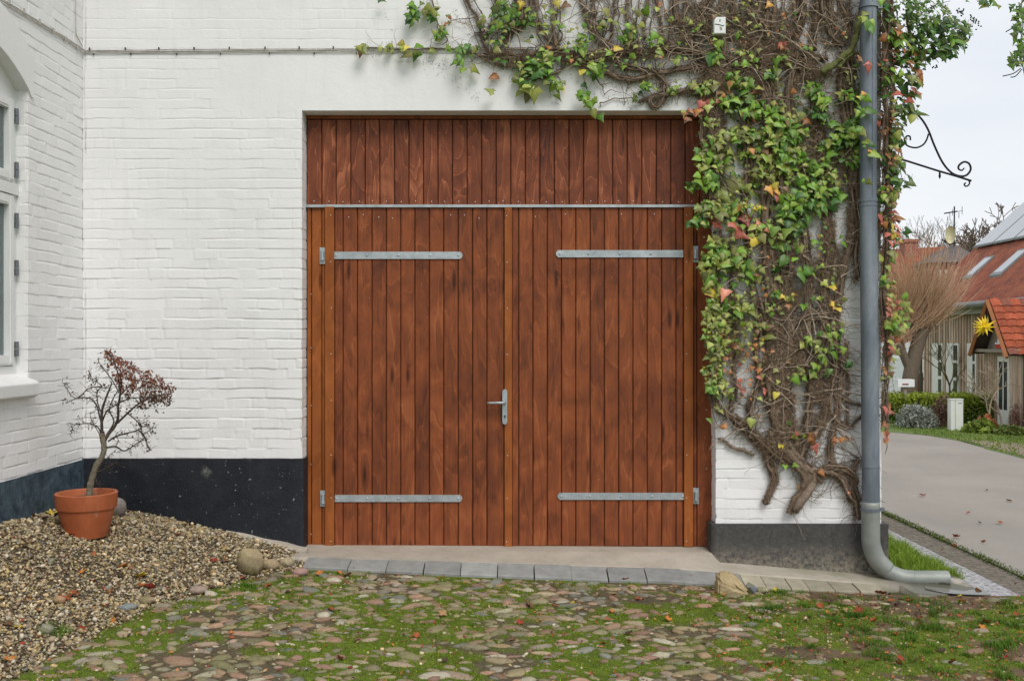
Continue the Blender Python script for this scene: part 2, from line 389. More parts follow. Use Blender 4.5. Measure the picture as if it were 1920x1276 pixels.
CH = .0693
def row_bounds(seed, r, L0, L1):
    g = random.Random(seed * 1000 + r)
    x = -4.6 - g.random() * .3; out = []
    pat = g.choice([0, 1, 2]); i = 0
    while x < L1 + .6:
        out.append(x)
        w = .252 if (i + pat) % 3 else .127
        if g.random() < .12: w = .18
        x += w * (1 + g.uniform(-.03, .03)); i += 1
    return np.array(out)
def brick_depth(S, Z, seed, jfun):
    """relief (m, positive = towards the viewer) and joint mask of painted brickwork"""
    zz = (Z - 2.338) / CH + .07 * (fbm(S * 1.3, Z * 1.3, seed) - .5) * 2 + .10 * (vn(S * 9, Z * 5, seed + 5) - .5)
    r = np.floor(zz).astype(int); v = zz - r
    d = np.zeros_like(S); jm = np.zeros_like(S)
    L0, L1 = S.min(), S.max()
    j = jfun(S, Z)
    su = np.zeros_like(S); bid = np.zeros_like(S)
    Sw = S + .004 * (vn(S * 30, Z * 30, seed + 9) - .5)
    for rr in range(r.min(), r.max() + 1):
        m = r == rr
        if not m.any(): continue
        b = row_bounds(seed, rr, L0, L1)
        k = np.searchsorted(b, Sw[m]) - 1
        du = np.minimum(Sw[m] - b[k], b[k + 1] - Sw[m]); su[m] = du
        h = _hash(k, np.full_like(k, rr), seed + 3) - .5; h2 = _hash(k, np.full_like(k, rr), seed + 4) - .5; h3 = _hash(k, np.full_like(k, rr), seed + 6)
        mid = (b[k] + b[k + 1]) / 2
        bid[m] = h * .0034 + (Sw[m] - mid) * h2 * .014 + (.5 - v[m]) * .0036 * (h3 * 2.2 - .6)
    dv_lo = v * CH; dv_hi = (1 - v) * CH
    mk = ss(.40, .60, fbm(S * 4.2, Z * 12, seed + 21)); mk2 = ss(.36, .60, fbm(S * 4, Z * 9, seed + 31))
    horiz = np.exp(-(dv_lo / .0045) ** 2) + np.exp(-(dv_hi / .004) ** 2)
    vert = np.exp(-(su / .0055) ** 2)
    d = bid * (.35 + .65 * j) * j - j * (.0050 * horiz * (.10 + .90 * mk) + .0052 * vert * mk2)
    d += .0035 * (fbm(S * 2.2, Z * 2.2, seed + 41) - .5) + .0016 * (fbm(S * 14, Z * 14, seed + 43) - .5)
    dark = ss(.52, .74, fbm(S * 5, Z * 16, seed + 51)) * np.exp(-(dv_lo / .0035) ** 2) * j  # occlusion shade along the lower brick edges, stored as colour
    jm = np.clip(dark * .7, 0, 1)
    return d, jm

def grid_faces(nu, nv, flip=False):
    i = np.arange(nu - 1)[:, None]; j = np.arange(nv - 1)[None, :]
    a = i * nv + j; b = (i + 1) * nv + j; c = (i + 1) * nv + j + 1; d = i * nv + j + 1
    Fq = np.stack([a, b, c, d], -1).reshape(-1, 4)
    return Fq[:, ::-1] if flip else Fq

def profile_wall(segs, z0, z1, seed, jfun, dz=.004, ds=.009, extra=0.0, s0=0.0, zfun=None, dirtfun=None):
    """segs: list of (x,y) points of the wall's plan; outward normal is to the right of travel. Returns V,F,C"""
    pts = np.array(segs, float); dl = np.hypot(*(pts[1:] - pts[:-1]).T); cum = np.concatenate([[0], np.cumsum(dl)])
    n = max(2, int(cum[-1] / ds) + 1)
    s = np.unique(np.concatenate([np.linspace(0, cum[-1], n), cum]))
    px = np.interp(s, cum, pts[:, 0]); py = np.interp(s, cum, pts[:, 1])
    dirs = (pts[1:] - pts[:-1]) / dl[:, None]; nor = np.stack([dirs[:, 1], -dirs[:, 0]], 1)
    nn = np.zeros((len(s), 2))
    for q in range(len(s)):
        k = np.clip(np.searchsorted(cum, s[q], side='right') - 1, 0, len(dl) - 1); v = nor[k].copy()
        for c in range(1, len(dl)):
            if abs(s[q] - cum[c]) < 1e-7: v = nor[c - 1] + nor[c]
        nn[q] = v
    nz = max(2, int((z1 - z0) / dz) + 1); z = np.linspace(z0, z1, nz)
    S, Z = np.meshgrid(s + s0, z, indexing='ij')
    if zfun is not None: Z = zfun(S, (Z - z0) / (z1 - z0))
    d, jm = brick_depth(S, Z, seed, jfun)
    if dirtfun is not None: jm = np.clip(jm + dirtfun(S, Z), 0, 1)
    d = d + extra
    V = np.stack([px[:, None] + nn[:, 0:1] * d, py[:, None] + nn[:, 1:2] * d, Z], -1).reshape(-1, 3)
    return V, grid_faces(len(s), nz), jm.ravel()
def merge(parts):
    V = []; Fc = []; C = []; b = 0
    for v, f, c in parts: V.append(v); Fc.append(f + b); C.append(c); b += len(v)
    return np.concatenate(V), np.concatenate(Fc), np.concatenate(C)

def jmain(S, Z):
    j = .55 + .45 * ss(2.9, 1.2, Z) + .12 * (fbm(S * .9, Z * .9, 77) - .5)
    X = S + XL
    pl = ss(-2.10, -2.02, X + .05 * (vn(Z * 14, Z * 0, 8) - .5)) * ss(3.00, 3.03, Z) * ss(3.42, 3.38, Z)
    j = j * (1 - .96 * pl)
    up = ss(-.9, -.3, X) * ss(3.3, 3.45, Z); j = j * (1 - .45 * up)
    j = j * (.62 + .38 * ss(3.5, 3.1, Z)) + 0
    return j
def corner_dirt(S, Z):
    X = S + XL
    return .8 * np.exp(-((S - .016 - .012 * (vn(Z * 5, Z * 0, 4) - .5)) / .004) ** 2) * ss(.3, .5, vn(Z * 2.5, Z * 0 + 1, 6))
ZT = 3.95
ZP = .596      # top of the plinth
parts = [profile_wall([(XL, 0), (DL, 0), (DL, .17)], ZP - .02, ZT, 11, jmain, dirtfun=corner_dirt)]
# over the garage door
parts.append(profile_wall([(DL, 0), (DR, 0)], DT, ZT, 11, jmain, s0=DL - XL))
def jr(S, Z): return .8 + 0 * S
parts.append(profile_wall([(DR, .17), (DR, 0), (XR, 0), (XR, .5)], .14, ZT, 11, lambda S, Z: .85 * (1 - .4 * ss(3.2, 3.5, Z)), s0=DR - XL - .17))
V, Fq, C = merge(parts)
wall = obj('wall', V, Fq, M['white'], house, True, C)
mb = MB()
mb.c = (0, 0, 0)
mb.box(DL + .001, DR - .001, .004, .2, DT - .002, DT + .1)                 # soffit of the lintel
mb.box(XL - .3, XR - .002, .02, .25, ZT - .06, 5.0)                        # wall above the frame
mb.box(XR - .25, XR - .003, .5, 7.0, -.3, 5.0)                             # side wall along the road
mb.box(XL - .3, DL - .01, .05, .25, -.3, ZT); mb.box(DR + .01, XR - .26, .05, .25, -.3, ZT)
mb.box(DL - .2, DR + .2, .2, .25, DT - .1, ZT)
mb.build('wall_backing', M['white'], house)

# side wing wall: runs towards the camera from the inner corner; s = -Y
WS0, WS1 = .784, 1.94           # window opening along the wall
RV = .085                       # depth of the window reveal
zs, zarch = 1.215, 2.96
wc = (WS0 + WS1) / 2; hw = (WS1 - WS0) / 2
def arch(s): return zarch + .20 * (1 - ((s - wc) / hw) ** 2)
def jside(S, Z): return .85 + .3 * (fbm(S, Z, 5) - .5)
def P(s): return (XL, -s)
parts = [profile_wall([(XL - RV, -WS0), (XL, -WS0), (XL, 0)], .5, ZT, 21, jside, s0=-WS0 - RV, ds=.008)]
def seg(sa, sb, z0, z1, zfun=None, ds=.01):
    return profile_wall([(XL, -sb), (XL, -sa)], z0, z1, 21, jside, s0=-sb, zfun=zfun, ds=ds)
parts.append(seg(WS0, WS1, .5, zs - .02))
parts.append(seg(WS0, WS1, 2.9, ZT, zfun=lambda S, t: arch(-S) + (ZT - arch(-S)) * t))
parts.append(seg(WS1, 3.3, .5, ZT, ds=.02))
V, Fq, C = merge(parts)
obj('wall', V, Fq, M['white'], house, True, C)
# arch soffit, relieving arch band and unseen rest of the wing
mb = MB(); mb.c = (0, 0, 0)
A = [(-(WS0 + (WS1 - WS0) * i / 24)) for i in range(25)]
for i in range(24):
    a, b = A[i], A[i + 1]; za, zb = arch(-a), arch(-b)
    mb.add([(XL + .001, a, za), (XL + .001, b, zb), (XL - RV, b, zb), (XL - RV, a, za)], [(0, 1, 2, 3)])
mb.add([(XL, -WS1, zs), (XL - RV, -WS1, zs), (XL - RV, -WS1, zarch), (XL, -WS1, zarch)], [(0, 1, 2, 3)])
mb.box(XL - .3, XL - .01, -3.3, .05, ZT - .06, 5.0)
mb.box(XL - .3, XL - .02, -WS0, .05, -.1, ZT); mb.box(XL - .3, XL - .02, -3.3, -WS1, -.1, ZT); mb.box(XL - .3, XL - .02, -WS1, -WS0, -.1, zs - .03)
mb.box(XL - 4, XL - .02, -3.31, -3.29, -.1, 5.0)
mb.build('wall_backing', M['white'], house)
V = []; Fc = []
for i in range(41):
    t = i / 40; s = WS0 - .055 + (WS1 - WS0 + .11) * t
    zo = 3.185 + .24 * (1 - ((s - wc) / (hw + .055)) ** 2); zi = arch(min(max(s, WS0), WS1)) - (0.0 if WS0 <= s <= WS1 else .03)
    d = .012
    V += [(XL + d, -s, zi), (XL + d, -s, zo - .006), (XL - .004, -s, zo), (XL - .004, -s, zi)]
    if i: b = 4 * i; Fc += [(b - 4, b - 3, b + 1, b), (b - 3, b - 2, b + 2, b + 1), (b - 1, b - 4, b, b + 3)]
Fc += [(0, 3, 2, 1)]
obj('arch_band', V, Fc, M['white'], house, False, np.zeros(len(V)))

# plinths
def plinth(segs, z0, z1, extra, seed, mat, dirt_shade=None, ds=.02):
    V, Fq, C = profile_wall(segs, z0, z1, seed, lambda S, Z: 0 * S + .03, dz=.02, ds=ds, extra=extra, dirtfun=dirt_shade)
    n = len(V)
    return obj('plinth', V, Fq, mat, house, True, C * 0 + (0 if dirt_shade is None else C))
def cap(segs, z, d0, d1, mat):     # little top ledge
    mb = MB(); mb.c = (0, 0, 0)
    for (a, b, c, d) in segs: mb.box(a, b, c, d, z - .02, z)
    return mb
plinth([(XL, 0), (DL - .0, 0), (DL, .155)], -.25, ZP + .012, .013, 31, M['plinth_black'])
mb = MB(); mb.c = (0, 0, 0); mb.box(XL, DL + .012, -.0125, .02, ZP - .02, ZP + .0118); mb.build('plinth_top', M['plinth_black'], house)
plinth([(XL, -3.3), (XL, -.0)], -.1, .603, .012, 32, M['plinth_blue'])
def pd(S, Z): return ss(.05, -.16, Z + .04 * (vn(S * 9, Z * 9, 3) - .5)) * .8 + 0 * S
plinth([(DR, .155), (DR, 0), (XR + .003, 0), (XR + .003, 7.0)], -.3, .158, .036, 33, M['plinth_grey'], dirt_shade=pd)
mb = MB(); mb.c = (0, 0, 0); mb.box(DR - .034, XR + .037, -.0355, .1, .14, .1575); mb.build('plinth_top', M['plinth_grey'], house)

# roof with eaves above the frame
mb = MB(); mb.c = (.25, .07, .035)
mb.add([(XL - 4, -.35, 4.98), (XR + .2, -.35, 4.98), (XR + .2, 3.6, 8.2), (XL - 4, 3.6, 8.2), (XR + .2, 7.4, 5.0), (XL - 4, 7.4, 5.0),
        (XL - 4, -.35, 4.9), (XR + .2, -.35, 4.9), (XR + .2, 7.4, 4.92), (XL - 4, 7.4, 4.92)],
       [(0, 1, 2, 3), (3, 2, 4, 5), (6, 7, 1, 0), (6, 9, 8, 7), (7, 8, 4, 2, 1), (6, 0, 3, 5, 9)])
mb.build('roof', M['tiles'], house)

# ---------------------------------------------------------------- garage door
YD = .14
def px(x): return Xat(x, YD)
def pz(y): return Zat(y, YD)
def boards(name, xs, zb, zt, y0, mat, parent, th=.022, ch=.0045, back=True):
    mb = MB()
    for a, b in zip(xs[:-1], xs[1:]):
        j = random.uniform(-.0012, .0012); mb.box(a + .0023, b - .0023, y0 + j, y0 + th, zb + random.uniform(-.002, .002), zt, ch=ch)
    o = mb.build(name, mat, parent)
    return o
zbar, zbot, ztop = pz(386), pz(1024), pz(212)
fr = MB()
fr.box(px(574), px(1340), YD - .004, YD + .05, pz(223), ztop, ch=.003)     # head trim
frame = fr.build('garage_door', M['wood'], house)                           # the door's frame carries its panels and leaves
bk = MB(); bk.box(px(570), px(1345), YD + .030, YD + .05, zbot, ztop); bk.build('backing_board', M['dark_hole'], frame)  # black sheet puts deep shade into the gaps between the boards
xs = [px(v) for v in [575, 603, 630] + [630 + 27.3 * k for k in range(1, 26)] + [1340]]
boards('upper_panel', xs, zbar + .004, pz(224), YD + .003, M['wood_panel'], frame)
sidel = boards('side_board', [px(575), px(583.5), px(603), px(609.5)], zbot, zbar - .008, YD + .004, M['wood_light'], frame)
sider = boards('side_board', [px(1300), px(1307), px(1340)], zbot, zbar - .008, YD + .004, M['wood'], frame)
mb = MB(); mb.prism([(px(573), pz(389)), (px(1331), pz(389)), (px(1331), pz(384)), (px(573), pz(384))], YD - .016, YD + .02, ch=.001); mb.build('drip_rail', M['galv'], frame)
leafs = []
for a, b, kk in ((627, 945.5, 0), (959.5, 1281.5, 1)):
    nb = 12; w = (b - a) / nb
    xs = [a] + ([a + 16] if kk == 0 else [a + 13]) ; 
    while xs[-1] + 27 < b - 6: xs.append(xs[-1] + 26.9 + random.uniform(-.3, .3))
    xs.append(b)
    lf = boards('door_leaf', [px(v) for v in xs], zbot + .003, zbar - .006, YD + .001, M['wood'], frame)
    tag(lf, 'door leaf with lever handle' if kk == 0 else 'door leaf closing behind the middle batten')
    leafs.append(lf)
def batten(a, b, par, mat, y=.018):
    mb = MB(); mb.box(px(a), px(b), YD - y, YD + .02, zbot + .001, zbar - .007, ch=.002); return mb.build('batten', mat, par)
batten(610, 627, leafs[0], M['wood_light']); batten(946, 960, leafs[1], M['wood_light'], .014); batten(1282, 1299, leafs[1], M['wood_light'])
# strap hinges
def strap(x0, x1, y0, y1, par):
    z0, z1 = pz(y1), pz(y0); zm = (z0 + z1) / 2; a, b = px(x0), px(x1); t = .016
    if x1 > x0: pts = [(a, z0), (b - t, z0), (b - .004, z0 + .012), (b, zm), (b - .004, z1 - .012), (b - t, z1), (a, z1)]
    else: pts = [(a, z1), (b + t, z1), (b + .004, z1 - .012), (b, zm), (b + .004, z0 + .012), (b + t, z0), (a, z0)]
    mb = MB(); mb.prism(pts, YD - .009, YD + .004, ch=.001)
    L = b - a
    for f in (.013, .255, .50, .745, .968):
        x = a + L * f; V = []; n_ = 10
        for rr, yy in ((.0085, YD - .009), (.0075, YD - .0125), (.004, YD - .0145), (.0001, YD - .015)):
            for k in range(n_): V.append((x + rr * math.cos(k * 2 * math.pi / n_), yy, zm + rr * math.sin(k * 2 * math.pi / n_)))
        Fc = [(r * n_ + k, r * n_ + (k + 1) % n_, (r + 1) * n_ + (k + 1) % n_, (r + 1) * n_ + k) for r in range(3) for k in range(n_)]
        mb.add(V, Fc)
    return mb.build('strap_hinge', M['galv'], par)
def pintle(x0, x1, y0, y1, par):
    a, b, z0, z1 = px(x0), px(x1), pz(y1), pz(y0)
    mb = MB(); mb.prism([(a, z0), (b, z0), (b, z1), (a, z1)], YD - .006, YD + .01, ch=.001)
    xm = (a + b) / 2; h = z1 - z0
    mb.tube([(xm, YD - .016, z0 + h * .30), (xm, YD - .016, z1 - h * .22)], .0115, 12)
    mb.tube([(xm, YD - .016, z0 + h * .22), (xm, YD - .016, z0 + h * .30)], .0150, 12)
    for f in (.1, .9): mb.tube([(xm, YD - .0062, z0 + h * f), (xm, YD - .009, z0 + h * f)], .005, 8)
    return mb.build('hinge_pin', M['galv'], par)
strap(627, 867.5, 472, 485.5, leafs[0]); strap(628, 867, 927, 940, leafs[0])
strap(1281, 1042, 469, 482.5, leafs[1]); strap(1283, 1045, 923, 936, leafs[1])
pintle(599.5, 610.5, 464, 495, frame); pintle(600.5, 611.5, 919, 949, frame); pintle(1298, 1309, 461, 492, frame); pintle(1299, 1310, 914, 944, frame)
# lever handle
a, b, z0, z1 = px(942), px(951.2), pz(795), pz(729); r = (b - a) / 2; xm = (a + b) / 2
pts = [(xm + r * math.cos(t), z1 - r + r * math.sin(t)) for t in [math.pi * k / 8 for k in range(9)]] + [(xm + r * math.cos(t), z0 + r + r * math.sin(t)) for t in [math.pi + math.pi * k / 8 for k in range(9)]]
mb = MB(); mb.prism(pts[::-1], YD - .030, YD - .0205, ch=.002); hp = mb.build('handle_plate', M['galv'], leafs[0])
mb = MB(); zl = pz(754)
mb.tube([(xm, YD - .028, zl), (xm, YD - .055, zl), (xm - .012, YD - .068, zl + .001), (px(932), YD - .070, zl + .001), (px(922), YD - .066, zl), (px(914.5), YD - .062, zl)], [.009, .009, .0095, .0085, .008, .0085], 12)
mb.build('lever', M['galv'], leafs[0], True)
mb = MB(); zk = pz(779); mb.tube([(xm, YD - .029, zk), (xm, YD - .034, zk)], .0085, 12); mb.box(xm - .003, xm + .003, YD - .034, YD - .029, zk - .018, zk)
mb.build('lock_cylinder', M['hinge_grey'], leafs[0])
# white screw heads
sm = MB(); n_ = 8
sm.add([(.0034 * math.cos(k * math.pi / 4), 0, .0034 * math.sin(k * math.pi / 4)) for k in range(8)] + [(.002 * math.cos(k * math.pi / 4), -.0018, .002 * math.sin(k * math.pi / 4)) for k in range(8)],
       [(k, (k + 1) % 8, 8 + (k + 1) % 8, 8 + k) for k in range(8)] + [tuple(range(8, 16))])
scr0 = None
def screw(x, y, Y, par):
    global scr0
    if scr0 is None: scr0 = sm.build('screw', M['white_plastic'], par); o = scr0
    else: o = scr0.copy(); COL.objects.link(o); o.parent = par
    o.location = (Xat(x, YD), Y, Zat(y, YD))
for k in range(27): screw(590 + 27.2 * k + random.uniform(-2, 2), 377.5 + random.uniform(-1, 1), YD + .002, frame)
for y in (404, 491, 577, 663, 750, 852, 932, 1013):
    screw(621.5 + random.uniform(-1, 1), y, YD - .019, leafs[0]); screw(950.5 + random.uniform(-1, 1), y + 1, YD - .015, leafs[1]); screw(1286.5, y, YD - .019, leafs[1])
for x in (654, 681, 710, 736, 845, 871, 898): screw(x, 401 + random.uniform(-2, 8), YD, leafs[0])
for x in (1004, 1060, 1165, 1227): screw(x, 402 + random.uniform(-2, 6), YD, leafs[1])
for y in (551, 652, 760, 870, 1001): screw(583, y, YD + .003, frame); screw(1325, y + 8, YD + .003, frame)

# ---------------------------------------------------------------- window in the side wing
XW = XL - RV + .0
win = MB()
def wbox(mb, s0, s1, z0, z1, x0, x1, c=None): mb.box(x0, x1, -s1, -s0, z0, z1, c)
fw = .045
wt = arch(wc) - .0
# outer frame with an arched head
wbox(win, WS0, WS0 + fw, zs, zarch + .0, XW - .06, XW + .012); wbox(win, WS1 - fw, WS1, zs, zarch, XW - .06, XW + .012)
wbox(win, WS0 + fw, WS1 - fw, zs, zs + .055, XW - .06, XW + .014)
V = []; Fc = []
for i in range(25):
    s = WS0 + (WS1 - WS0) * i / 24; z = arch(s)
    for x in (XW + .010, XW - .06): V += [(x, -s, z), (x, -s, zarch - .06)]
    if i: b = 4 * i; Fc += [(b - 4, b, b + 1, b - 3), (b - 3, b + 1, b + 3, b - 1)]
win.add(V, Fc)
wbox(win, WS0, WS1, 2.315, 2.385, XW - .05, XW + .030)       # transom
wf = win.build('window', M['frame_white'], house)
gl = MB()
for (a, b, z0, z1) in ((WS0 + fw, wc - .0, zs + .055, 2.315), (wc, WS1 - fw, zs + .055, 2.315), (WS0 + fw, wc, 2.385, zarch - .06), (wc, WS1 - fw, 2.385, zarch - .06)):
    sash = MB(); a += .006; b -= .006; z0 += .006; z1 -= .006; q = .062
    for (s0, s1, y0, y1) in ((a, a + q, z0, z1), (b - q, b, z0, z1), (a + q, b - q, z0, z0 + q), (a + q, b - q, z1 - q, z1)):
        wbox(sash, s0, s1, y0, y1, XW - .03, XW + .024)
        wbox(sash, s0 + .012, s1 - .012, y0 + .012, y1 - .012, XW - .02, XW + .030)
    so = sash.build('sash', M['frame_white'], wf)
    g = MB(); wbox(g, a + q - .003, b - q + .003, z0 + q - .003, z1 - q + .003, XW - .012, XW - .006); g.build('pane', M['glass'], wf)
    cu = MB(); m_ = 10
    for k in range(m_):     # pale blind behind the glass
        zz0 = z0 + q + (z1 - z0 - 2 * q) * k / m_; zz1 = z0 + q + (z1 - z0 - 2 * q) * (k + 1) / m_
        cu.add([(XW - .09, -a - q, zz0), (XW - .09, -b + q, zz0), (XW - .075, -b + q, zz1), (XW - .075, -a - q, zz1)], [(0, 1, 2, 3)])
    cu.build('blind', M['frame_white'], wf)
for y0, y1 in ((205, 233), (305, 334), (400, 428), (488, 517), (640, 668)):
    mb = MB(); sc_ = (D - WS0 - .02) / F
    za, zb = H - (y0 - 638) * sc_, H - (y1 - 638) * sc_
    mb.tube([(XW + .032, -WS0 - .035, zb), (XW + .032, -WS0 - .035, zb + (za - zb) * .48)], .0125, 10); mb.tube([(XW + .032, -WS0 - .035, zb + (za - zb) * .52), (XW + .032, -WS0 - .035, za)], .0125, 10)
    mb.build('window_hinge', M['hinge_grey'], wf)
mb = MB()
V = []
for y in (-WS0 - .0 + .02, -WS1 - .03):
    V += [(XL - RV, y, zs + .012), (XL + .045, y, zs - .035), (XL + .062, y, zs - .05), (XL + .058, y, zs - .125), (XL + .03, y, zs - .14), (XL - .03, y, zs - .14)]
mb.add(V, [(0, 1, 2, 3, 4, 5), (11, 10, 9, 8, 7, 6)] + [(i, i + 6, (i + 1) % 6 + 6, (i + 1) % 6) for i in range(6)], (0, 0, 0))
o = mb.build('windowsill', M['white'], house)
bv = o.modifiers.new('b', 'BEVEL'); bv.width = .008; bv.segments = 3

# ---------------------------------------------------------------- downpipe
YP = -.13
dp = MB()
r0, r1 = .0555, .0595
dp.tube([W(1628, -310, YP), W(1628, 380, YP)], r0, 28)
dp.tube([W(1628, 378, YP), W(1633, 945, YP)], r1 - .001, 28)
dp.tube([W(1628, 372, YP), W(1628, 379, YP)], r1 + .003, 28); dp.tube([W(1628, 383, YP), W(1628, 387, YP)], r1 + .002, 28)
dp.tube([W(1632, 872, YP), W(1632, 875, YP)], r1 + .0022, 28)
for y0_, y1_ in ((-310, 372), (388, 870), (876, 944)):       # folded seam of the sheet
    a_ = W(1636, y0_, YP - .056); b_ = W(1639 if y1_ > 380 else 1636, y1_, YP - .0555); dp.tube([a_, b_], .0028, 6)
o = dp.build('downpipe', M['zinc'], house, True)
em = o.modifiers.new('e', 'EDGE_SPLIT'); em.split_angle = math.radians(50)
for a_, b_ in ((10, 16), (951, 957)):
    mb = MB(); mb.tube([W(1632 if a_ > 100 else 1628, b_, YP), W(1632 if a_ > 100 else 1628, a_, YP)], r1 + .006, 28)
    x_, _, z_ = W(1632 if a_ > 100 else 1628, (a_ + b_) / 2, YP); mb.box(x_ + r1, x_ + r1 + .035, YP - .008, YP + .008, z_ - .012, z_ + .012); mb.box(x_ - .01, x_ + .01, YP + r1, 0, z_ - .01, z_ + .01)
    mb.build('pipe_clamp', M['zinc'], o)
mb = MB(); e1 = spline([W(1632.5, 940, YP), W(1632.5, 1000, YP), W(1634, 1022, YP), W(1644, 1048, YP), W(1662, 1067, YP)], 6)
mb.tube(e1, [.0615] * len(e1), 28); mb.build('lower_bend', M['zinc_low'], o, True)
mb = MB(); e2 = spline([W(1655, 1062, YP - .002), W(1668, 1072, YP - .01), W(1690, 1081, YP - .02), W(1712, 1083.5, YP - .03)], 6)
mb.tube(e2, [.0545] * len(e2), 28); mb.build('outlet_bend', M['zinc_low'], o, True)
mb = MB(); y_ = YP - .03
mb.tube([W(1708, 1083.5, y_), W(1777, 1083.5, y_)], .0515, 28, caps=False); mb.tube([W(1777, 1083.5, y_), W(1708, 1083.5, y_)], .048, 28, caps=False)
mb.build('outlet_pipe', M['zinc_low'], o, True)

# ---------------------------------------------------------------- cables, junction box, bracket
cb = empty('wall_cable', W(160, 95, -.02), 'thin white painted cables clipped along the brick wall above the garage door', 'cable')
def wob(pts, amp, k=8):
    out = []
    for a, b in zip(pts[:-1], pts[1:]):
        for i in range(k):
            t = i / k; out.append((a[0] + (b[0] - a[0]) * t, a[1] + (b[1] - a[1]) * t, a[2] + (b[2] - a[2]) * t + random.uniform(-amp, amp)))
    out.append(pts[-1]); return out
for dy, rr in ((0, .0035), (2.4, .0035), (5.2, .003)):
    mb = MB()
    side = [(XL + .010, -1.75, Zat(95 + dy, 0) - .06), (XL + .010, -1.0, Zat(95 + dy, 0) - .02), (XL + .010, -.25, Zat(95 + dy, 0) + .003), (XL + .014, -.014, Zat(95 + dy, 0))]
    main = [W(x, 94.5 + dy - (x - 160) * (.0062 if dy < 4 else .0045), -.010) for x in (162, 300, 450, 600, 720, 900, 1000)]
    mb.tube(spline(wob(side + main, .0018, 5), 2), rr, 6)
    mb.build('strand', M['cable'], cb, True)
for x in (168, 235, 298, 364, 430, 497, 561, 625, 690):
    mb = MB(); x_, y_, z_ = W(x, 91.5 - (x - 160) * .006, -.012); mb.tube([(x_, 0, z_), (x_, -.018, z_)], .0035, 6); mb.box(x_ - .004, x_ + .004, -.018, -.010, z_ - .012, z_ + .006); mb.build('clip', M['cable_dark'], cb)
for x in (175, 245, 331, 413, 505, 589, 668):
    mb = MB(); x_, y_, z_ = W(x, 102.5 - (x - 160) * .005, -.012); mb.tube([(x_, 0, z_), (x_, -.016, z_)], .003, 6); mb.box(x_ - .003, x_ + .003, -.016, -.008, z_ - .004, z_ + .008); mb.build('clip', M['cable_dark'], cb)
for s in (.12, .30, .48, .66, .86, 1.04, 1.2):
    mb = MB(); z_ = Zat(95, 0) - .008; mb.tube([(XL, -s, z_ - .01), (XL + .02, -s, z_ - .01)], .0035, 6); mb.box(XL + .008, XL + .019, -s - .004, -s + .004, z_ - .02, z_ + .014); mb.build('clip', M['cable'], cb)
cb2 = MB(); cb2.tube(spline([(XL + .008, -.13, 3.9), (XL + .008, -.13, 3.55), (XL + .010, -.11, 3.50), (XL + .012, -.03, Zat(93, 0) + .01)], 4), .003, 6)
o = cb2.build('vertical_wire', M['cable'], None, True); tag(o, 'thin white wire running down the side wing beside the inner corner', 'wire')

x0, _, z1 = W(1333, 41, 0); x1, _, z0 = W(1355, 72, 0)
jb = MB(); jb.box(x0, x1, -.105, 0, z0, z1, ch=.005)
j = jb.build('junction_box', M['white_plastic'], None); tag(j, 'small white plate with two black marks fixed among the ivy stems', 'junction box')
mb = MB(); xa, za = (x0 + x1) / 2, z1 - .03
mb.box(xa - .003, xa + .003, -.1065, -.104, za - .004, za + .012); mb.build('slot', M['dark_hole'], j)
mb = MB(); mb.tube([(x0 + .006, -.106, z0 + .065), (xa, -.107, z0 + .06), (xa + .02, -.107, z0 + .052), (x1 - .012, -.107, z0 + .058)], .0022, 6); mb.build('slot', M['dark_hole'], j)

YB = .16
def BP(pts): return spline([W(a, b, YB) for a, b in pts], 5)
br = MB()
main = BP([(1700, 180), (1714, 207), (1730, 226), (1741, 245), (1752, 273), (1767, 304), (1783, 323), (1799, 330), (1812, 328.5), (1820, 318), (1817, 307), (1808, 303.5), (1799, 309), (1797, 316), (1803, 319.5), (1808, 315)])
br.tube(main, [.0075] * (len(main) - 12) + [.0068 - .0002 * i for i in range(12)], 8)
o = br.build('wrought_iron_bracket', M['iron'], None, True); tag(o, 'black wrought iron scroll bracket sticking out past the ivy at the house corner', 'bracket')
mb = MB(); p = BP([(1741, 251), (1737, 263), (1730, 272), (1717, 277), (1701, 273), (1696, 263), (1700, 255.5), (1706, 256), (1707, 263)]); mb.tube(p, .0062, 8); mb.build('scroll', M['iron'], o, True)
mb = MB(); mb.tube([(XR - .02, YB, W(1665, 286, YB)[2]), W(1698, 301, YB), W(1758, 320, YB), W(1799, 332, YB), W(1821, 339, YB)], .0075, 8); mb.tube([W(1762, 321, YB), W(1762, 332, YB)], [.006, .009], 8); mb.tube([W(1762, 331, YB), W(1762, 335, YB)], .005, 8)
mb.build('arm', M['iron'], o, True)
mb = MB(); p = BP([(1816, 337), (1818, 343), (1815, 348), (1810, 349), (1808, 345), (1811, 343)]); mb.tube(p, .0055, 8); mb.build('scroll', M['iron'], o, True)
mb = MB(); xx, _, zz = W(1665, 286, YB); mb.box(XR - .01, XR + .012, YB - .015, YB + .015, W(0, 320, YB)[2], W(0, 150, YB)[2]); mb.tube([(XR, YB, W(0, 150, YB)[2]), W(1700, 180, YB)], .0075, 8); mb.build('wall_bar', M['iron'], o)
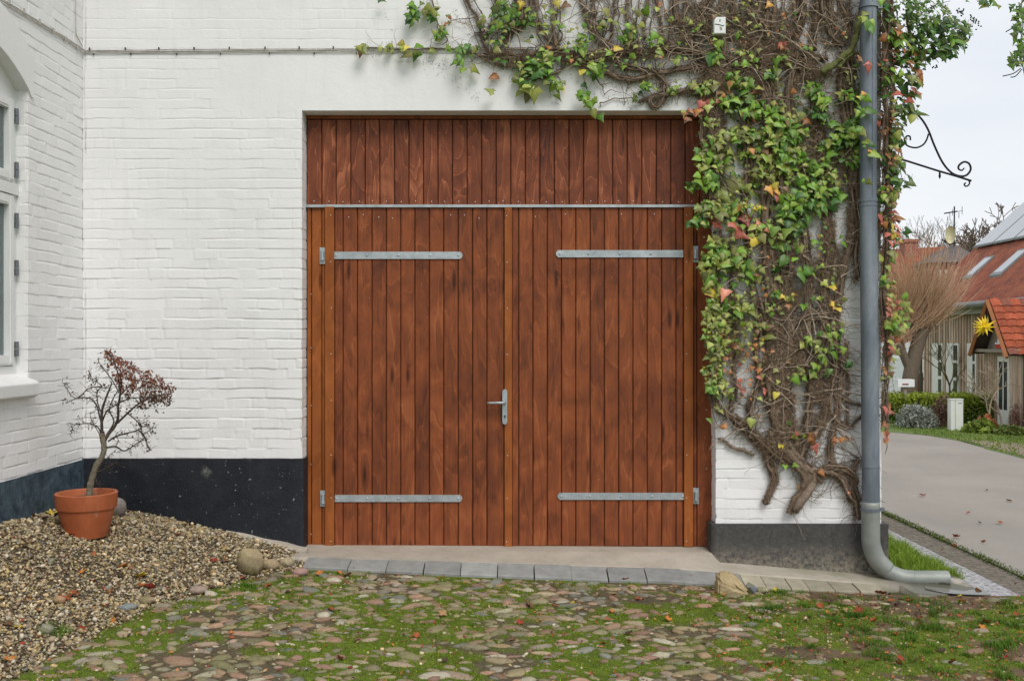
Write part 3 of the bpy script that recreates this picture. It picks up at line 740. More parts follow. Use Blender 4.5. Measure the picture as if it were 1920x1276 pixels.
# ================================================================ GROUND
def base_z(x): return np.interp(x, [-4, -1.3, 1.0, 2.35, 3.0, 6], [-.055, -.055, -.150, -.212, -.232, -.238])
EY = [-6.5, -4, -2.46, -1.4, -.8, -.35, 0]; EX = [-2.6, -2.45, -2.24, -2.04, -1.70, -1.28, -1.12]
def edge_x(y): return np.interp(y, EY, EX)
def ground(x, y, fine=True):
    x = np.asarray(x, float); y = np.asarray(y, float)
    w = np.interp(y, [-3, -1.12, 0], [1.2, 1.15, 1.9]); A = np.interp(y, [-3, -1.12, 0], [.40, .43, .34])
    t = np.clip((edge_x(y) - x) / w, 0, 1.3)
    z = base_z(x) + A * (.35 * t + .65 * (t * t * (3 - 2 * np.minimum(t, 1))))
    z = z - .012 * np.clip(-y - .5, 0, 3)
    if fine: z = z + .022 * (fbm(x * 2.3, y * 2.3, 61) - .5) + .010 * (fbm(x * 11, y * 11, 62) - .5)
    return z
KB = [(560, 1045), (700, 1049), (900, 1055), (1100, 1061), (1250, 1066), (1450, 1080), (1640, 1095), (1760, 1101), (1860, 1106)]
KF = [(560, 1062), (700, 1068), (900, 1078), (1100, 1085), (1250, 1089), (1450, 1100), (1640, 1109), (1760, 1115), (1860, 1119)]
YKB, YKF = -.30, -.475
def kz(tab, Y, x):
    xs = [Xat(a, Y) for a, b in tab]; zs = [Zat(b, Y) for a, b in tab]; return np.interp(x, xs, zs)
def gz(x, y):
    """ground in front of the kerb line meets the kerb just under its top"""
    z = ground(x, y); y = np.asarray(y, float)
    k = ss(-1.1, -.5, y) * ss(-1.6, -1.2, x) * ss(2.9, 2.5, x)
    return z * (1 - k) + (kz(KF, YKF, x) - .016 + .008 * (fbm(x * 6, y * 6, 9) - .5)) * k
# yard sheet
xs = np.arange(-3.0, 5.2, .018); ys = np.arange(-5.0, .021, .018)
X, Y = np.meshgrid(xs, ys, indexing='ij'); Z = gz(X, Y)
under = (Y > -.46) & (X > -1.4) & (X < 2.9)          # keep below the apron
Z = np.where(under, np.minimum(Z, kz(KF, YKF, X) - .05), Z); Z = np.where((Y > -.46) & (X > 2.85), np.minimum(Z, -.285), Z)
gm = ss(.06, -.06, X - edge_x(Y) + .12 * (fbm(X * 5, Y * 5, 71) - .5))       # gravel area
moss = ss(.37, .50, fbm(X * 2.6, Y * 3.4, 81) + .10 * (fbm(X * 14, Y * 14, 82) - .5) * 2 + .04 * ss(1.9, .5, X) - .02 * ss(1.8, 3.0, X)) * (1 - gm)
soil = np.stack([.098 + .02 * ss(1, 2, X), .077 + 0 * X, .044 + 0 * X], -1) * (.7 + .6 * fbm(X * 9, Y * 9, 83))[..., None]
msc = np.stack([.09 + 0 * X, .13 + 0 * X, .012 + 0 * X], -1) * (.6 + .8 * fbm(X * 12, Y * 12, 84))[..., None]
grc = np.stack([.075 + 0 * X, .058 + 0 * X, .036 + 0 * X], -1)
C = soil * (1 - moss[..., None]) + msc * moss[..., None]
C = C * (1 - gm[..., None]) + grc * gm[..., None]
obj('ground', np.stack([X, Y, Z], -1).reshape(-1, 3), grid_faces(len(xs), len(ys)), M['soil'], None, True, C.reshape(-1, 3), 'structure')
def moss_at(x, y):
    g_ = ss(.06, -.06, x - edge_x(y) + .12 * (fbm(x * 5, y * 5, 71) - .5))
    return ss(.37, .50, fbm(x * 2.6, y * 3.4, 81) + .10 * (fbm(x * 14, y * 14, 82) - .5) * 2 + .04 * ss(1.9, .5, x) - .02 * ss(1.8, 3.0, x)) * (1 - g_)
def gravel_at(x, y): return ss(.06, -.06, x - edge_x(y) + .12 * (fbm(x * 5, y * 5, 71) - .5))
mb = MB(); mb.add([(-300, -300, -.30), (300, -300, -.30), (300, 300, -.30), (-300, 300, -.30)], [(0, 1, 2, 3)]); o = mb.build('terrain', M['lawn'], None, kind='structure')

# concrete apron
def zback(x): return np.interp(x, [-1.6, -1.3, 1.375, 1.43, 2.5, 2.75, 3.3], [-.015, -.022, -.036, -.105, -.192, -.205, -.222])
def apron_z(x, y):
    x = np.asarray(x, float); y = np.asarray(y, float)
    t = np.clip((y + .04) / (YKB + .04), 0, 1); z1 = kz(KB, YKB, x) + .003; z2 = kz(KF, YKF, x) + .002
    z = zback(x) * (1 - t) + z1 * t
    t2 = np.clip((y - YKB) / (YKF - YKB), 0, 1)
    return z * (1 - t2) + z2 * t2 + .005 * (fbm(x * 5, y * 5, 91) - .5)
xs = np.arange(-1.47, 3.12, .03); ys = np.linspace(-.482, .16, 28)
X, Y = np.meshgrid(xs, ys, indexing='ij')
yf = np.where(X < 2.60, YKB, YKF)                      # front edge: kerb stones, then broken screed
yf = np.where(X > 2.60, YKF + .03 * (fbm(X * 5, X * 0, 93) - .5) + .5 * np.clip(X - 2.75, 0, 1), yf)
T = (Y - ys[0]) / (ys[-1] - ys[0]); Y = yf + (.16 - yf) * T
Z = apron_z(X, Y)
V = np.stack([X, Y, Z], -1)
lip = V[:, 0, :].copy(); lip[:, 2] -= .06; lip[:, 1] -= .004
V = np.concatenate([lip[:, None, :], V], 1)
obj('apron', V.reshape(-1, 3), grid_faces(len(xs), V.shape[1]), M['concrete'], None, True, None, 'structure')
# cement fillet running up the mound along the plinth
xs = np.arange(-1.98, -1.40, .03); V = []
for x in xs:
    w = .015 + .075 * ss(-2.0, -1.5, x); z0 = float(gz(x, -.02)) + .02
    zt = max(float(np.interp(x, [-1.98, -1.6, -1.45], [.115, .035, -.0])), z0 - .01)
    for k in range(5): t = k / 4; V.append((x, -.012 - w * t, zt + .003 * math.sin(x * 23) * (1 - t) - .035 * t * t))
obj('cement_fillet', np.array(V), grid_faces(len(xs), 5, True), M['concrete'], None, True, None, 'structure')
# kerb stones
mb = MB(); ed = [572, 656, 727, 796, 864, 933, 1001, 1071, 1139, 1210, 1280, 1347, 1392, 1432, 1478, 1512, 1560, 1606, 1652]
for i, (a, b) in enumerate(zip(ed[:-1], ed[1:])):
    xa, xb = Xat(a, -.4) + .003, Xat(b, -.4) - .003; V = []
    g = random.uniform(.8, 1.15); col = (.29 * g, .292 * g, .278 * g) if i != 11 else (.26, .25, .22)
    j = random.uniform(-.004, .004); dz = random.uniform(-.0025, .0025); dy = random.uniform(-.006, .006)
    for x in (xa, xb):
        zb_, zf_ = float(kz(KB, YKB, x)) + .004, float(kz(KF, YKF, x)) + .004
        V += [(x + j, YKB + .001, zb_ - .08), (x + j, YKB + .001, zb_ + dz), (x + j, YKF + .006 + dy, zf_ + dz), (x + j, YKF - .002 + dy, zf_ - .006 + dz), (x + j, YKF - .006 + dy, zf_ - .08)]
    if a >= 1392: col = (.36 * g, .325 * g, .24 * g); V = [(vx, vy, vz - .004) for vx, vy, vz in V]
    mb.add(V, [(0, 1, 2, 3, 4), (9, 8, 7, 6, 5), (1, 6, 7, 2), (2, 7, 8, 3), (3, 8, 9, 4), (0, 5, 6, 1)], col)
mb.build('kerb', M['kerb'], None, kind='structure')
# loose slab and puddle at the outlet
mb = MB(); mb.c = (.22, .215, .16)
zs_ = -.236
P0 = [W(1700, 1088, -.10)[0], W(1800, 1085, -.05)[0]]
mb.add([(2.72, -.10, -.222), (3.02, -.02, -.224), (3.13, -.34, -.232), (2.80, -.40, -.222), (2.72, -.10, -.27), (3.02, -.02, -.27), (3.13, -.34, -.27), (2.80, -.40, -.27)], [(0, 1, 2, 3)[::-1], (0, 1, 5, 4), (1, 2, 6, 5), (2, 3, 7, 6), (3, 0, 4, 7)])
mb.build('paving_slab', M['kerb'], None, kind='structure')
def blob(name, pts, z, mat, kind='structure'):
    p = spline([(a, b, z) for a, b in pts + pts[:1]], 5)[:-1]
    m = MB(); m.add(p, [tuple(range(len(p)))]); o = m.build(name, mat, None, kind=kind)
    return o
mb = MB()
pts = spline([(2.74, -.30, 0), (2.86, -.34, 0), (2.98, -.38, 0), (3.06, -.36, 0), (3.12, -.30, 0), (3.12, -.40, 0), (3.11, -.455, 0), (2.95, -.46, 0), (2.82, -.44, 0), (2.72, -.37, 0)], 4)
pz_ = lambda a, b: float(apron_z(min(a, 3.05), b)) + .005
n_ = len(pts); mb.add([(min(p.x, 3.12), p.y, pz_(p.x, p.y)) for p in pts] + [(2.85, -.44, pz_(2.85, -.44))], [(k, n_, (k + 1) % n_) for k in range(n_)])
mb.build('puddle', M['water'], None, kind='structure')

# road, gutter and verges to the right of the house
def strip(name, xa, xb, y0, y1, za, zb, mat, n=60, rag=0.0):
    ys = np.linspace(y0, y1, n); V = []
    for y in ys:
        a = xa(y) if callable(xa) else xa; b = xb(y) if callable(xb) else xb
        V += [(a + rag * (float(vn(y * 4, 1, 5)) - .5), y, za), (b + rag * (float(vn(y * 4, 7, 5)) - .5), y, zb)]
    return obj(name, V, [(2 * i, 2 * i + 1, 2 * i + 3, 2 * i + 2) for i in range(n - 1)], mat, None, False, None, 'structure')
RY = [-6.9, 4, 6.8, 8.0, 9.3, 10.2, 10.9, 11.4, 11.8]; RX = [7.0, 7.0, 7.05, 7.15, 7.25, 7.1, 6.6, 5.6, 3.6]
def road_r(y): return float(np.interp(y, RY, RX))
strip('road', 3.53, road_r, -6.9, 11.8, -.205, -.200, M['road'], 90)
strip('gutter', 3.09, 3.33, -.52, 12, -.228, -.230, M['gutter_wet'], 90, .05)
strip('gutter_pavers', 3.27, 3.56, -6.9, 12, -.232, -.214, M['gutter_brick'], 60)
mb = MB()
V = []; ys = np.linspace(-6.9, 11.8, 90)
for y in ys: V += [(road_r(y) + .10 * (float(vn(y * 3, 2, 4)) - .5) - .02, y, -.196), (40, y, -.196)]
obj('lawn', V, [(2 * i, 2 * i + 1, 2 * i + 3, 2 * i + 2) for i in range(89)], M['lawn'], None, False, None, 'structure')
mb = MB(); mb.add([(-20, 11.79, -.2), (40, 11.79, -.2), (40, 80, -.2), (-20, 80, -.2)], [(0, 1, 2, 3)]); mb.build('lawn', M['lawn'], None, kind='structure')
mb = MB(); p = []
for y in np.linspace(5.2, 9.2, 24): p.append((road_r(y) + .08 + .12 * (float(vn(y * 3, 5, 4)) - .5), y, -.191))
q = []
for y in np.linspace(9.2, 5.2, 24): q.append((road_r(y) + 1.15 * math.sin((y - 5.1) / 4.3 * math.pi) ** .7 + .1 + .2 * (float(vn(y * 3, 9, 4)) - .5), y, -.191))
mb.add(p + q, [tuple(range(len(p + q)))[::-1]]); mb.build('verge', M['verge_gravel'], None, kind='structure')

# ---------------------------------------------------------------- pebbles, cobbles, grass
def rnd_rot(n, tilt=.5, yaw=None):
    a = rng.uniform(0, 2 * np.pi, n) if yaw is None else rng.normal(0, yaw, n); ca, sa = np.cos(a), np.sin(a); z = np.zeros(n); o = np.ones(n)
    Rz = np.stack([np.stack([ca, -sa, z], -1), np.stack([sa, ca, z], -1), np.stack([z, z, o], -1)], 1)
    b = rng.normal(0, tilt, n); cb_, sb = np.cos(b), np.sin(b)
    Rx = np.stack([np.stack([o, z, z], -1), np.stack([z, cb_, -sb], -1), np.stack([z, sb, cb_], -1)], 1)
    c = rng.normal(0, tilt, n); cc, sc = np.cos(c), np.sin(c)
    Ry = np.stack([np.stack([cc, z, sc], -1), np.stack([z, o, z], -1), np.stack([-sc, z, cc], -1)], 1)
    return Rz @ Rx @ Ry
def stones(name, base, x, y, size, flat, sink, pal, mat, tilt, kind, jit=.10, elong=.35, smooth=True, yaw=None):
    n = len(x); S = np.zeros((n, 3, 3)); sx = size * (1 + rng.uniform(-elong, elong, n)); sy = size * (1 + rng.uniform(-elong, elong * .3, n))
    if yaw: sx = sx * 1.28; sy = sy * .80
    S[:, 0, 0] = sx; S[:, 1, 1] = sy; S[:, 2, 2] = size * flat
    Mx = rnd_rot(n, tilt, yaw) @ S
    z = gz(x, y) + sink
    pal = np.array(pal); w = rng.integers(0, len(pal), n); cols = pal[w] * rng.uniform(.66, 1.18, n)[:, None]
    if yaw:
        g_ = ss(.45, .7, fbm(x * 4, y * 4, 131))[:, None] * .45; cols = cols * (1 - g_) + np.array((.20, .19, .075)) * g_
    V, Fq, C = scatter(base[0], base[1], Mx, np.stack([x, y, z], 1), cols)
    k = len(base[0]); V = V.reshape(n, k, 3); ctr = V.mean(1, keepdims=True)
    V = ctr + (V - ctr) * (1 + rng.normal(0, jit, (n, k, 1))); V = V.reshape(-1, 3)
    return obj(name, V, Fq, mat, None, smooth, C, kind)
GP = [(.66, .57, .42), (.085, .06, .035), (.42, .33, .18), (.36, .29, .15), (.14, .10, .06), (.50, .38, .24), (.24, .18, .10), (.40, .35, .27), (.30, .26, .20), (.46, .42, .36), (.24, .19, .14), (.34, .31, .22), (.20, .20, .18), (.52, .48, .42), (.33, .25, .19), (.27, .25, .15), (.38, .32, .22), (.14, .12, .09)]
n0 = 52000; x = rng.uniform(-2.98, -.9, n0); y = rng.uniform(-3.2, -.015, n0)
g_ = gravel_at(x, y); keep = rng.random(n0) < np.clip(g_ * 1.0 + .02, 0, 1) * (1 - .0 * y)
keep &= ~((y > -.0)); x, y = x[keep], y[keep]
size = np.clip(rng.lognormal(math.log(.0069), .42, len(x)), .0035, .022)
GP = [(a * 1.14, b * 1.08, c * .95) for a, b, c in GP]
stones('gravel', ICO0, x, y, size, .60, rng.uniform(-.003, .012, len(x)), GP, M['pebbles'], .5, 'stuff', .13, .4)
# cobbles: rows of field stones bedded in moss
cs = []
sp_ = .074
for yy in np.arange(-4.4, -.50, sp_ * .80):
    for xx in np.arange(-2.5, 4.4, sp_):
        cs.append((xx + rng.uniform(-.032, .032), yy + rng.uniform(-.026, .026)))
cs = np.array(cs); x, y = cs[:, 0], cs[:, 1]
pr = np.interp(x, [-2.5, .9, 1.8, 2.6, 4.4], [.92, .86, .50, .32, .25]) * (.55 + .75 * ss(.30, .55, fbm(x * 1.8, y * 1.8, 101)))
pr = pr * (1 - .20 * moss_at(x, y)); keep = (rng.random(len(x)) < pr) & (x > edge_x(y) + .02)
x, y = x[keep], y[keep]
size = np.clip(rng.lognormal(math.log(.0335), .26, len(x)), .018, .058) * (1 - .15 * ss(1.2, 2.4, x))
CP = [(.29, .22, .155), (.32, .20, .135), (.25, .205, .15), (.33, .26, .165), (.22, .19, .14), (.29, .18, .13), (.40, .36, .27), (.19, .19, .155), (.25, .165, .11), (.27, .22, .13), (.20, .175, .10), (.23, .21, .12)]
stones('cobblestones', ICO1, x, y, size, .40, -.004 + rng.uniform(-.007, .003, len(x)), CP, M['stones'], .13, 'structure', .075, .45, True, .45)
# small stones strewn between cobbles
n0 = 1900; x = rng.uniform(-2.3, 4.6, n0); y = -.5 - rng.random(n0) ** 1.1 * 3.6; k = x > edge_x(y); x, y = x[k], y[k]
stones('small_stones', ICO0, x, y, rng.uniform(.004, .013, len(x)), .6, .001, GP + CP, M['stones'], .4, 'stuff', .12, .4)

def blades(name, x, y, z, h, wdt, lean, cols, kind='stuff', parent=None):
    n = len(x); a = rng.uniform(0, 2 * np.pi, n); dx, dy = np.cos(a), np.sin(a); la = rng.uniform(0, 2 * np.pi, n); L = lean * h * rng.uniform(.2, 1, n)
    p = np.stack([x, y, z], 1); w = np.stack([dx, dy, dx * 0], 1) * wdt[:, None]; ld = np.stack([np.cos(la), np.sin(la), 0 * la], 1)
    up = np.array([0, 0, 1.0])
    V = np.stack([p - w, p + w, p - w * .7 + up * h[:, None] * .6 + ld * L[:, None] * .35, p + w * .7 + up * h[:, None] * .6 + ld * L[:, None] * .35, p + up * h[:, None] * .92 + ld * L[:, None]], 1)
    Fq = np.array([(0, 1, 3), (0, 3, 2), (2, 3, 4)])[None] + (np.arange(n) * 5)[:, None, None]
    C = np.repeat(cols, 5, axis=0); sh = np.tile(np.array([.7, .7, 1, 1, 1.15]), n); C = C * sh[:, None]
    return obj(name, V.reshape(-1, 3), Fq.reshape(-1, 3), M['grass'], parent, False, C, kind)
def gcol(n, a=(.07, .16, .015), b=(.16, .24, .03), v=.3):
    t = rng.random(n)[:, None]; return (np.array(a) * (1 - t) + np.array(b) * t) * rng.uniform(1 - v, 1 + v, n)[:, None]
# moss: very short dense blades
n0 = 150000; x = rng.uniform(-2.3, 4.4, n0); y = rng.uniform(-3.3, -.49, n0); k = rng.random(n0) < moss_at(x, y) * .9 + .01; x, y = x[k], y[k]
blades('moss', x, y, gz(x, y) - .004, rng.uniform(.007, .018, len(x)), rng.uniform(.0015, .0030, len(x)), 1.0, gcol(len(x), (.115, .175, .010), (.30, .38, .020)))
# grass tufts
def tufts(cx, cy, hh, per=40, spread=.045, zf=gz, a=(.05, .14, .012), b=(.15, .26, .03)):
    m = len(cx); x = np.repeat(cx, per) + rng.normal(0, 1, m * per) * spread * np.repeat(hh / .05, per) ** .5; y = np.repeat(cy, per) + rng.normal(0, 1, m * per) * spread * np.repeat(hh / .05, per) ** .5
    h = np.repeat(hh, per) * rng.uniform(.45, 1.15, m * per)
    tone = np.repeat(rng.uniform(.75, 1.25, m), per)[:, None]
    return x, y, zf(x, y) - .004, h, rng.uniform(.0013, .0026, m * per), tone * gcol(m * per, a, b)
cx = []; cy = []; hh = []
def addt(n, x0, x1, y0, y1, h0, h1):
    global cx, cy, hh
    cx += list(rng.uniform(x0, x1, n)); cy += list(rng.uniform(y0, y1, n)); hh += list(rng.uniform(h0, h1, n))
addt(230, 1.3, 4.0, -2.1, -.52, .015, .045); addt(90, 1.8, 4.0, -1.9, -.6, .03, .06); addt(24, -1.2, 1.5, -2.2, -.55, .012, .03)
addt(8, -1.6, -1.2, -.9, -.55, .015, .03)
for X_, Y_, h in ((-2.30, -1.95, .06), (-2.27, -1.9, .05), (-2.45, -2.4, .06), (-2.52, -2.42, .05), (-1.60, -.92, .035), (-1.55, -.95, .03), (1.55, -1.0, .05), (1.58, -.97, .045), (2.35, -1.25, .055), (2.42, -1.22, .06), (2.0, -1.0, .04), (2.62, -1.55, .06), (2.7, -1.5, .06), (2.2, -1.5, .05), (3.1, -1.05, .05), (2.1, -2.0, .05), (2.4, -2.05, .055), (2.5, -.62, .05), (1.72, -.60, .05)):
    for q in range(3): cx.append(X_ + rng.normal(0, .02)); cy.append(Y_ + rng.normal(0, .02)); hh.append(h)
x, y, z, h, w, c = tufts(np.array(cx), np.array(cy), np.array(hh), 34, .022)
blades('grass', x, y, z, h, w, .8, c)
# grass between the side wall and the gutter
n0 = 26000; x = rng.uniform(2.61, 3.16, n0); y = rng.uniform(-.02, 5.5, n0); y = -.02 + (y + .02) * rng.random(n0) ** .5
k = (x < 3.16 - .05 * vn(y * 4, y * 0, 2)) & (rng.random(n0) < .35 + .65 * ss(.3, .6, fbm(x * 6, y * 6, 44))); x, y = x[k], y[k]
blades('grass', x, y, np.full(len(x), -.25), rng.uniform(.04, .11, len(x)) * (.6 + .8 * fbm(x * 5, y * 5, 45)), rng.uniform(.0018, .0034, len(x)), .9, gcol(len(x), (.12, .22, .018), (.30, .40, .05)))
mb = MB(); mb.add([(2.5, -.45, -.245), (3.2, -.45, -.245), (3.2, 12, -.245), (2.5, 12, -.245)], [(0, 1, 2, 3)], (.07, .07, .025)); mb.build('soil', M['soil'], None, kind='structure')
# moss line between pavers and road
n0 = 9000; y = -2.0 + rng.random(n0) ** 1.3 * 12; x = 3.545 + rng.normal(0, .022, n0); k = rng.random(n0) < .25 + .75 * ss(.35, .6, fbm(y * 2, y * 0, 12)); x, y = x[k], y[k]
blades('grass', x, y, np.full(len(x), -.215), rng.uniform(.012, .035, len(x)), rng.uniform(.0025, .005, len(x)), .8, gcol(len(x), (.05, .09, .012), (.13, .18, .02)))
# verge grass by the hedge
n0 = 16000; x = rng.uniform(7.0, 12.5, n0); y = rng.uniform(4, 12.3, n0); k = np.array([road_r(b) < a for a, b in zip(x, y)]); x, y = x[k], y[k]
blades('grass', x, y, np.full(len(x), -.2), rng.uniform(.02, .06, len(x)), rng.uniform(.005, .009, len(x)), .8, gcol(len(x), (.11, .20, .02), (.24, .32, .05)))

# ---------------------------------------------------------------- single stones
def boulder(name, px_, py_, Y, rx, ry, rz, col, label, seed, sink=.2, rotz=0, cat='stone', facet=0.0):
    V = ICO3[0].copy(); r = 1 + .22 * (fbm(V[:, 0] * 1.3 + seed * 7, V[:, 1] * 1.3 + V[:, 2] * 1.1 + seed, seed) - .5) * 2 + .05 * (vn(V[:, 0] * 5 + seed, V[:, 2] * 5 + V[:, 1] * 5, seed) - .5)
    V = V * r[:, None]
    if facet:
        g = np.random.default_rng(seed)
        for _ in range(9):
            nn_ = g.normal(0, 1, 3); nn_ /= np.linalg.norm(nn_); V = V - np.maximum(0, V @ nn_ - facet * g.uniform(.8, 1.05))[:, None] * nn_
    V *= np.array([rx, ry, rz]); c, s_ = math.cos(rotz), math.sin(rotz); V = np.stack([V[:, 0] * c - V[:, 1] * s_, V[:, 0] * s_ + V[:, 1] * c, V[:, 2]], 1)
    x, _, zb = W(px_, py_, Y)
    g = float(gz(x, Y)); z = g + rz * (1 - sink)
    t = ss(-.2, .8, V[:, 2] / rz + .6 * (fbm(V[:, 0] * 30, V[:, 1] * 30 + V[:, 2] * 20, seed) - .5))[:, None]
    C = np.array(col) * (.8 + .35 * t)
    mg = ss(.50, .62, fbm(V[:, 0] * 14 + 5, V[:, 2] * 14, seed + 3))[:, None] * .6
    C = C * (1 - mg) + np.array((.15, .15, .05)) * mg
    o = obj(name, V, ICO3[1], M['stones'], None, True, C); o.location = (x, Y, z)
    return tag(o, label, cat)
boulder('boulder', 470, 1085, -.62, .084, .075, .100, (.30, .24, .14), 'upright egg-shaped mossy boulder where the gravel mound meets the cobbles', 3, .28, facet=.86)
boulder('stone', 507, 1075, -.50, .062, .05, .038, (.30, .23, .14), 'flat tan stone lying directly beside the upright mossy boulder', 5, .35)
boulder('stone', 538, 1062, -.42, .050, .045, .036, (.32, .26, .17), 'round pale tan stone close to the foot of the black plinth', 6, .35)
boulder('stone', 563, 1090, -.62, .050, .04, .028, (.30, .19, .16), 'small pinkish flat stone between the mossy boulder and the kerb', 8, .4)
boulder('stone', 212, 975, -.30, .085, .07, .075, (.26, .22, .20), 'rounded grey stone half hidden behind the terracotta pot', 9, .3)
import bmesh
bm = bmesh.new()
for a, b, dys in ((-28, 2, (-.06, .08)), (-26, -22, (-.05, .07)), (-24, -34, (-.01, .06)), (-6, -37, (-.03, .07)), (6, -31, (-.05, .06)), (18, -18, (-.06, .05)), (29, -4, (-.05, .06)), (28, 4, (-.05, .06)), (0, -14, (-.095, .09)), (0, 4, (-.08, .08))):
    for dy in dys: bm.verts.new((a / 277, dy, -b / 277))
bmesh.ops.convex_hull(bm, input=bm.verts)
bmesh.ops.bevel(bm, geom=list(bm.edges), offset=.011, segments=2, affect='EDGES')
me = bpy.data.meshes.new('boulder'); bm.to_mesh(me); bm.free(); me.materials.append(M['stones'])
vv = np.array([v.co[:] for v in me.vertices]); cg = ss(.5, .62, fbm(vv[:, 0] * 18 + 3, vv[:, 2] * 18 + vv[:, 1] * 9, 5))[:, None] * ss(.10, .02, vv[:, 2])[:, None]
cc_ = np.array((.40, .31, .17)) * (1 - cg) + np.array((.17, .10, .075)) * cg
at = me.color_attributes.new(name='Col', type='FLOAT_COLOR', domain='POINT'); at.data.foreach_set('color', np.concatenate([cc_, np.ones((len(vv), 1))], 1).astype(np.float32).ravel())
bo = bpy.data.objects.new('boulder', me); COL.objects.link(bo); ORG[bo.name] = (0, 0, 0); bx_ = W(1372, 1117, -.62)[0]; bo.location = (bx_, -.62, float(gz(bx_, -.62)) - .004)
tag(bo, 'angular sandy yellow boulder lying at the edge of the kerb', 'stone')
boulder('stone', 1407, 1108, -.60, .045, .04, .042, (.16, .17, .19), 'small blue grey stone touching the sandy yellow boulder', 13, .3, facet=.8)
boulder('stone', 1428, 1115, -.58, .045, .035, .022, (.34, .30, .22), 'flat cream stone behind the small blue grey stone', 14, .35)
boulder('stone', 109, 1145, -1.62, .036, .03, .024, (.36, .21, .13), 'smooth orange tan pebble lying on the gravel beside red leaves', 15, .2)
boulder('stone', 88, 1200, -1.95, .036, .03, .028, (.38, .36, .33), 'small pale grey pebble on the gravel among brown leaves', 16, .2)
boulder('stone', 240, 1168, -1.42, .050, .045, .020, (.19, .21, .21), 'flat blue grey stone at the lower edge of the gravel', 17, .3)
boulder('stone', 275, 1157, -1.30, .048, .04, .022, (.32, .24, .16), 'flat brown stone at the lower edge of the gravel', 18, .3)
boulder('stone', 372, 1137, -1.05, .055, .045, .024, (.28, .21, .17), 'flat reddish brown stone on the border of gravel and moss', 19, .3)

# ---------------------------------------------------------------- fallen leaves
def leaf_mesh(name, r, seed, kind, col):
    g = random.Random(seed); V = [(0, 0, 0)]; n_ = 22
    for k in range(n_):
        a = 2 * math.pi * k / n_
        rr = (.62 + .38 * abs(math.cos(a * 2.5))) if kind == 'maple' else (.62 + .38 * abs(math.cos(a * .5)) ** 1.5)
        rr *= r * (1 + g.uniform(-.08, .08))
        x, y = rr * math.cos(a), rr * math.sin(a) * (1 if kind == 'maple' else .62)
        z = abs(y) * g.uniform(.35, .6) + (x * x) / r * g.uniform(-.1, .45) + g.uniform(0, .004)
        V.append((x, y, z)); 
    mid = [(v[0] * .55, v[1] * .55, v[2] * .45 + g.uniform(-.002, .003)) for v in V[1:]]
    V2 = [V[0]] + mid + V[1:]
    Fc = [(0, 1 + k, 1 + (k + 1) % n_) for k in range(n_)] + [(1 + k, 1 + n_ + k, 1 + n_ + (k + 1) % n_, 1 + (k + 1) % n_) for k in range(n_)]
    me = bpy.data.meshes.new(name); me.from_pydata(V2, [], Fc); me.update(); me.materials.append(M['leaf_dry'])
    me.polygons.foreach_set('use_smooth', np.ones(len(me.polygons), dtype=bool))
    a = me.color_attributes.new(name='Col', type='FLOAT_COLOR', domain='POINT')
    C = np.array([[c * (1 + g.uniform(-.15, .15) - (.18 if i > n_ else 0)) for c in col] + [1] for i in range(len(V2))], dtype=np.float32)
    a.data.foreach_set('color', C.ravel()); return me
LC = {'rust': (.30, .085, .028), 'brown': (.17, .085, .045), 'tan': (.36, .22, .11), 'orange': (.46, .17, .035), 'yellow': (.58, .42, .05), 'red': (.30, .05, .03), 'dark': (.07, .04, .03)}
LM = {k: [leaf_mesh('fallen_leaf', random.uniform(.026, .040), i * 31 + j * 7, 'maple' if j % 2 else 'oval', c) for j in range(4)] for i, (k, c) in enumerate(LC.items())}
LAB = {'rust': 'rust brown curled', 'brown': 'dull brown dry', 'tan': 'pale tan dry', 'orange': 'bright orange', 'yellow': 'clear yellow', 'red': 'dark red', 'dark': 'nearly black withered'}
def fallen(x, y, kind, where, sc=1.0, z=None, label=None):
    me = random.choice(LM[kind]); o = bpy.data.objects.new('fallen_leaf', me); COL.objects.link(o); ORG[o.name] = (0, 0, 0)
    zz = (float(gz(x, y)) if z is None else z) + .010
    o.location = (x, y, zz); o.rotation_euler = (random.gauss(0, .35), random.gauss(0, .35), random.uniform(0, 6.28)); s_ = sc * random.uniform(.7, 1.15) * (1 if y > -1.2 else .8); o.scale = (s_, s_, s_)
    tag(o, label or f'{LAB[kind]} fallen leaf lying {where}', 'fallen leaf', f'{kind} fallen leaves {where}')
kinds = ['rust', 'brown', 'tan', 'orange', 'red', 'dark', 'rust', 'brown', 'brown']
def on_line(px_, py_, Y0=-1.0):
    Y = Y0
    for _ in range(30):      # where the line of sight meets the ground
        x = Xat(px_, Y); g = float(gz(x, Y)); Zd = (H - g) * F / (py_ - 638); Y = .5 * Y + .5 * (Zd - D)
    return Xat(px_, Y), Y
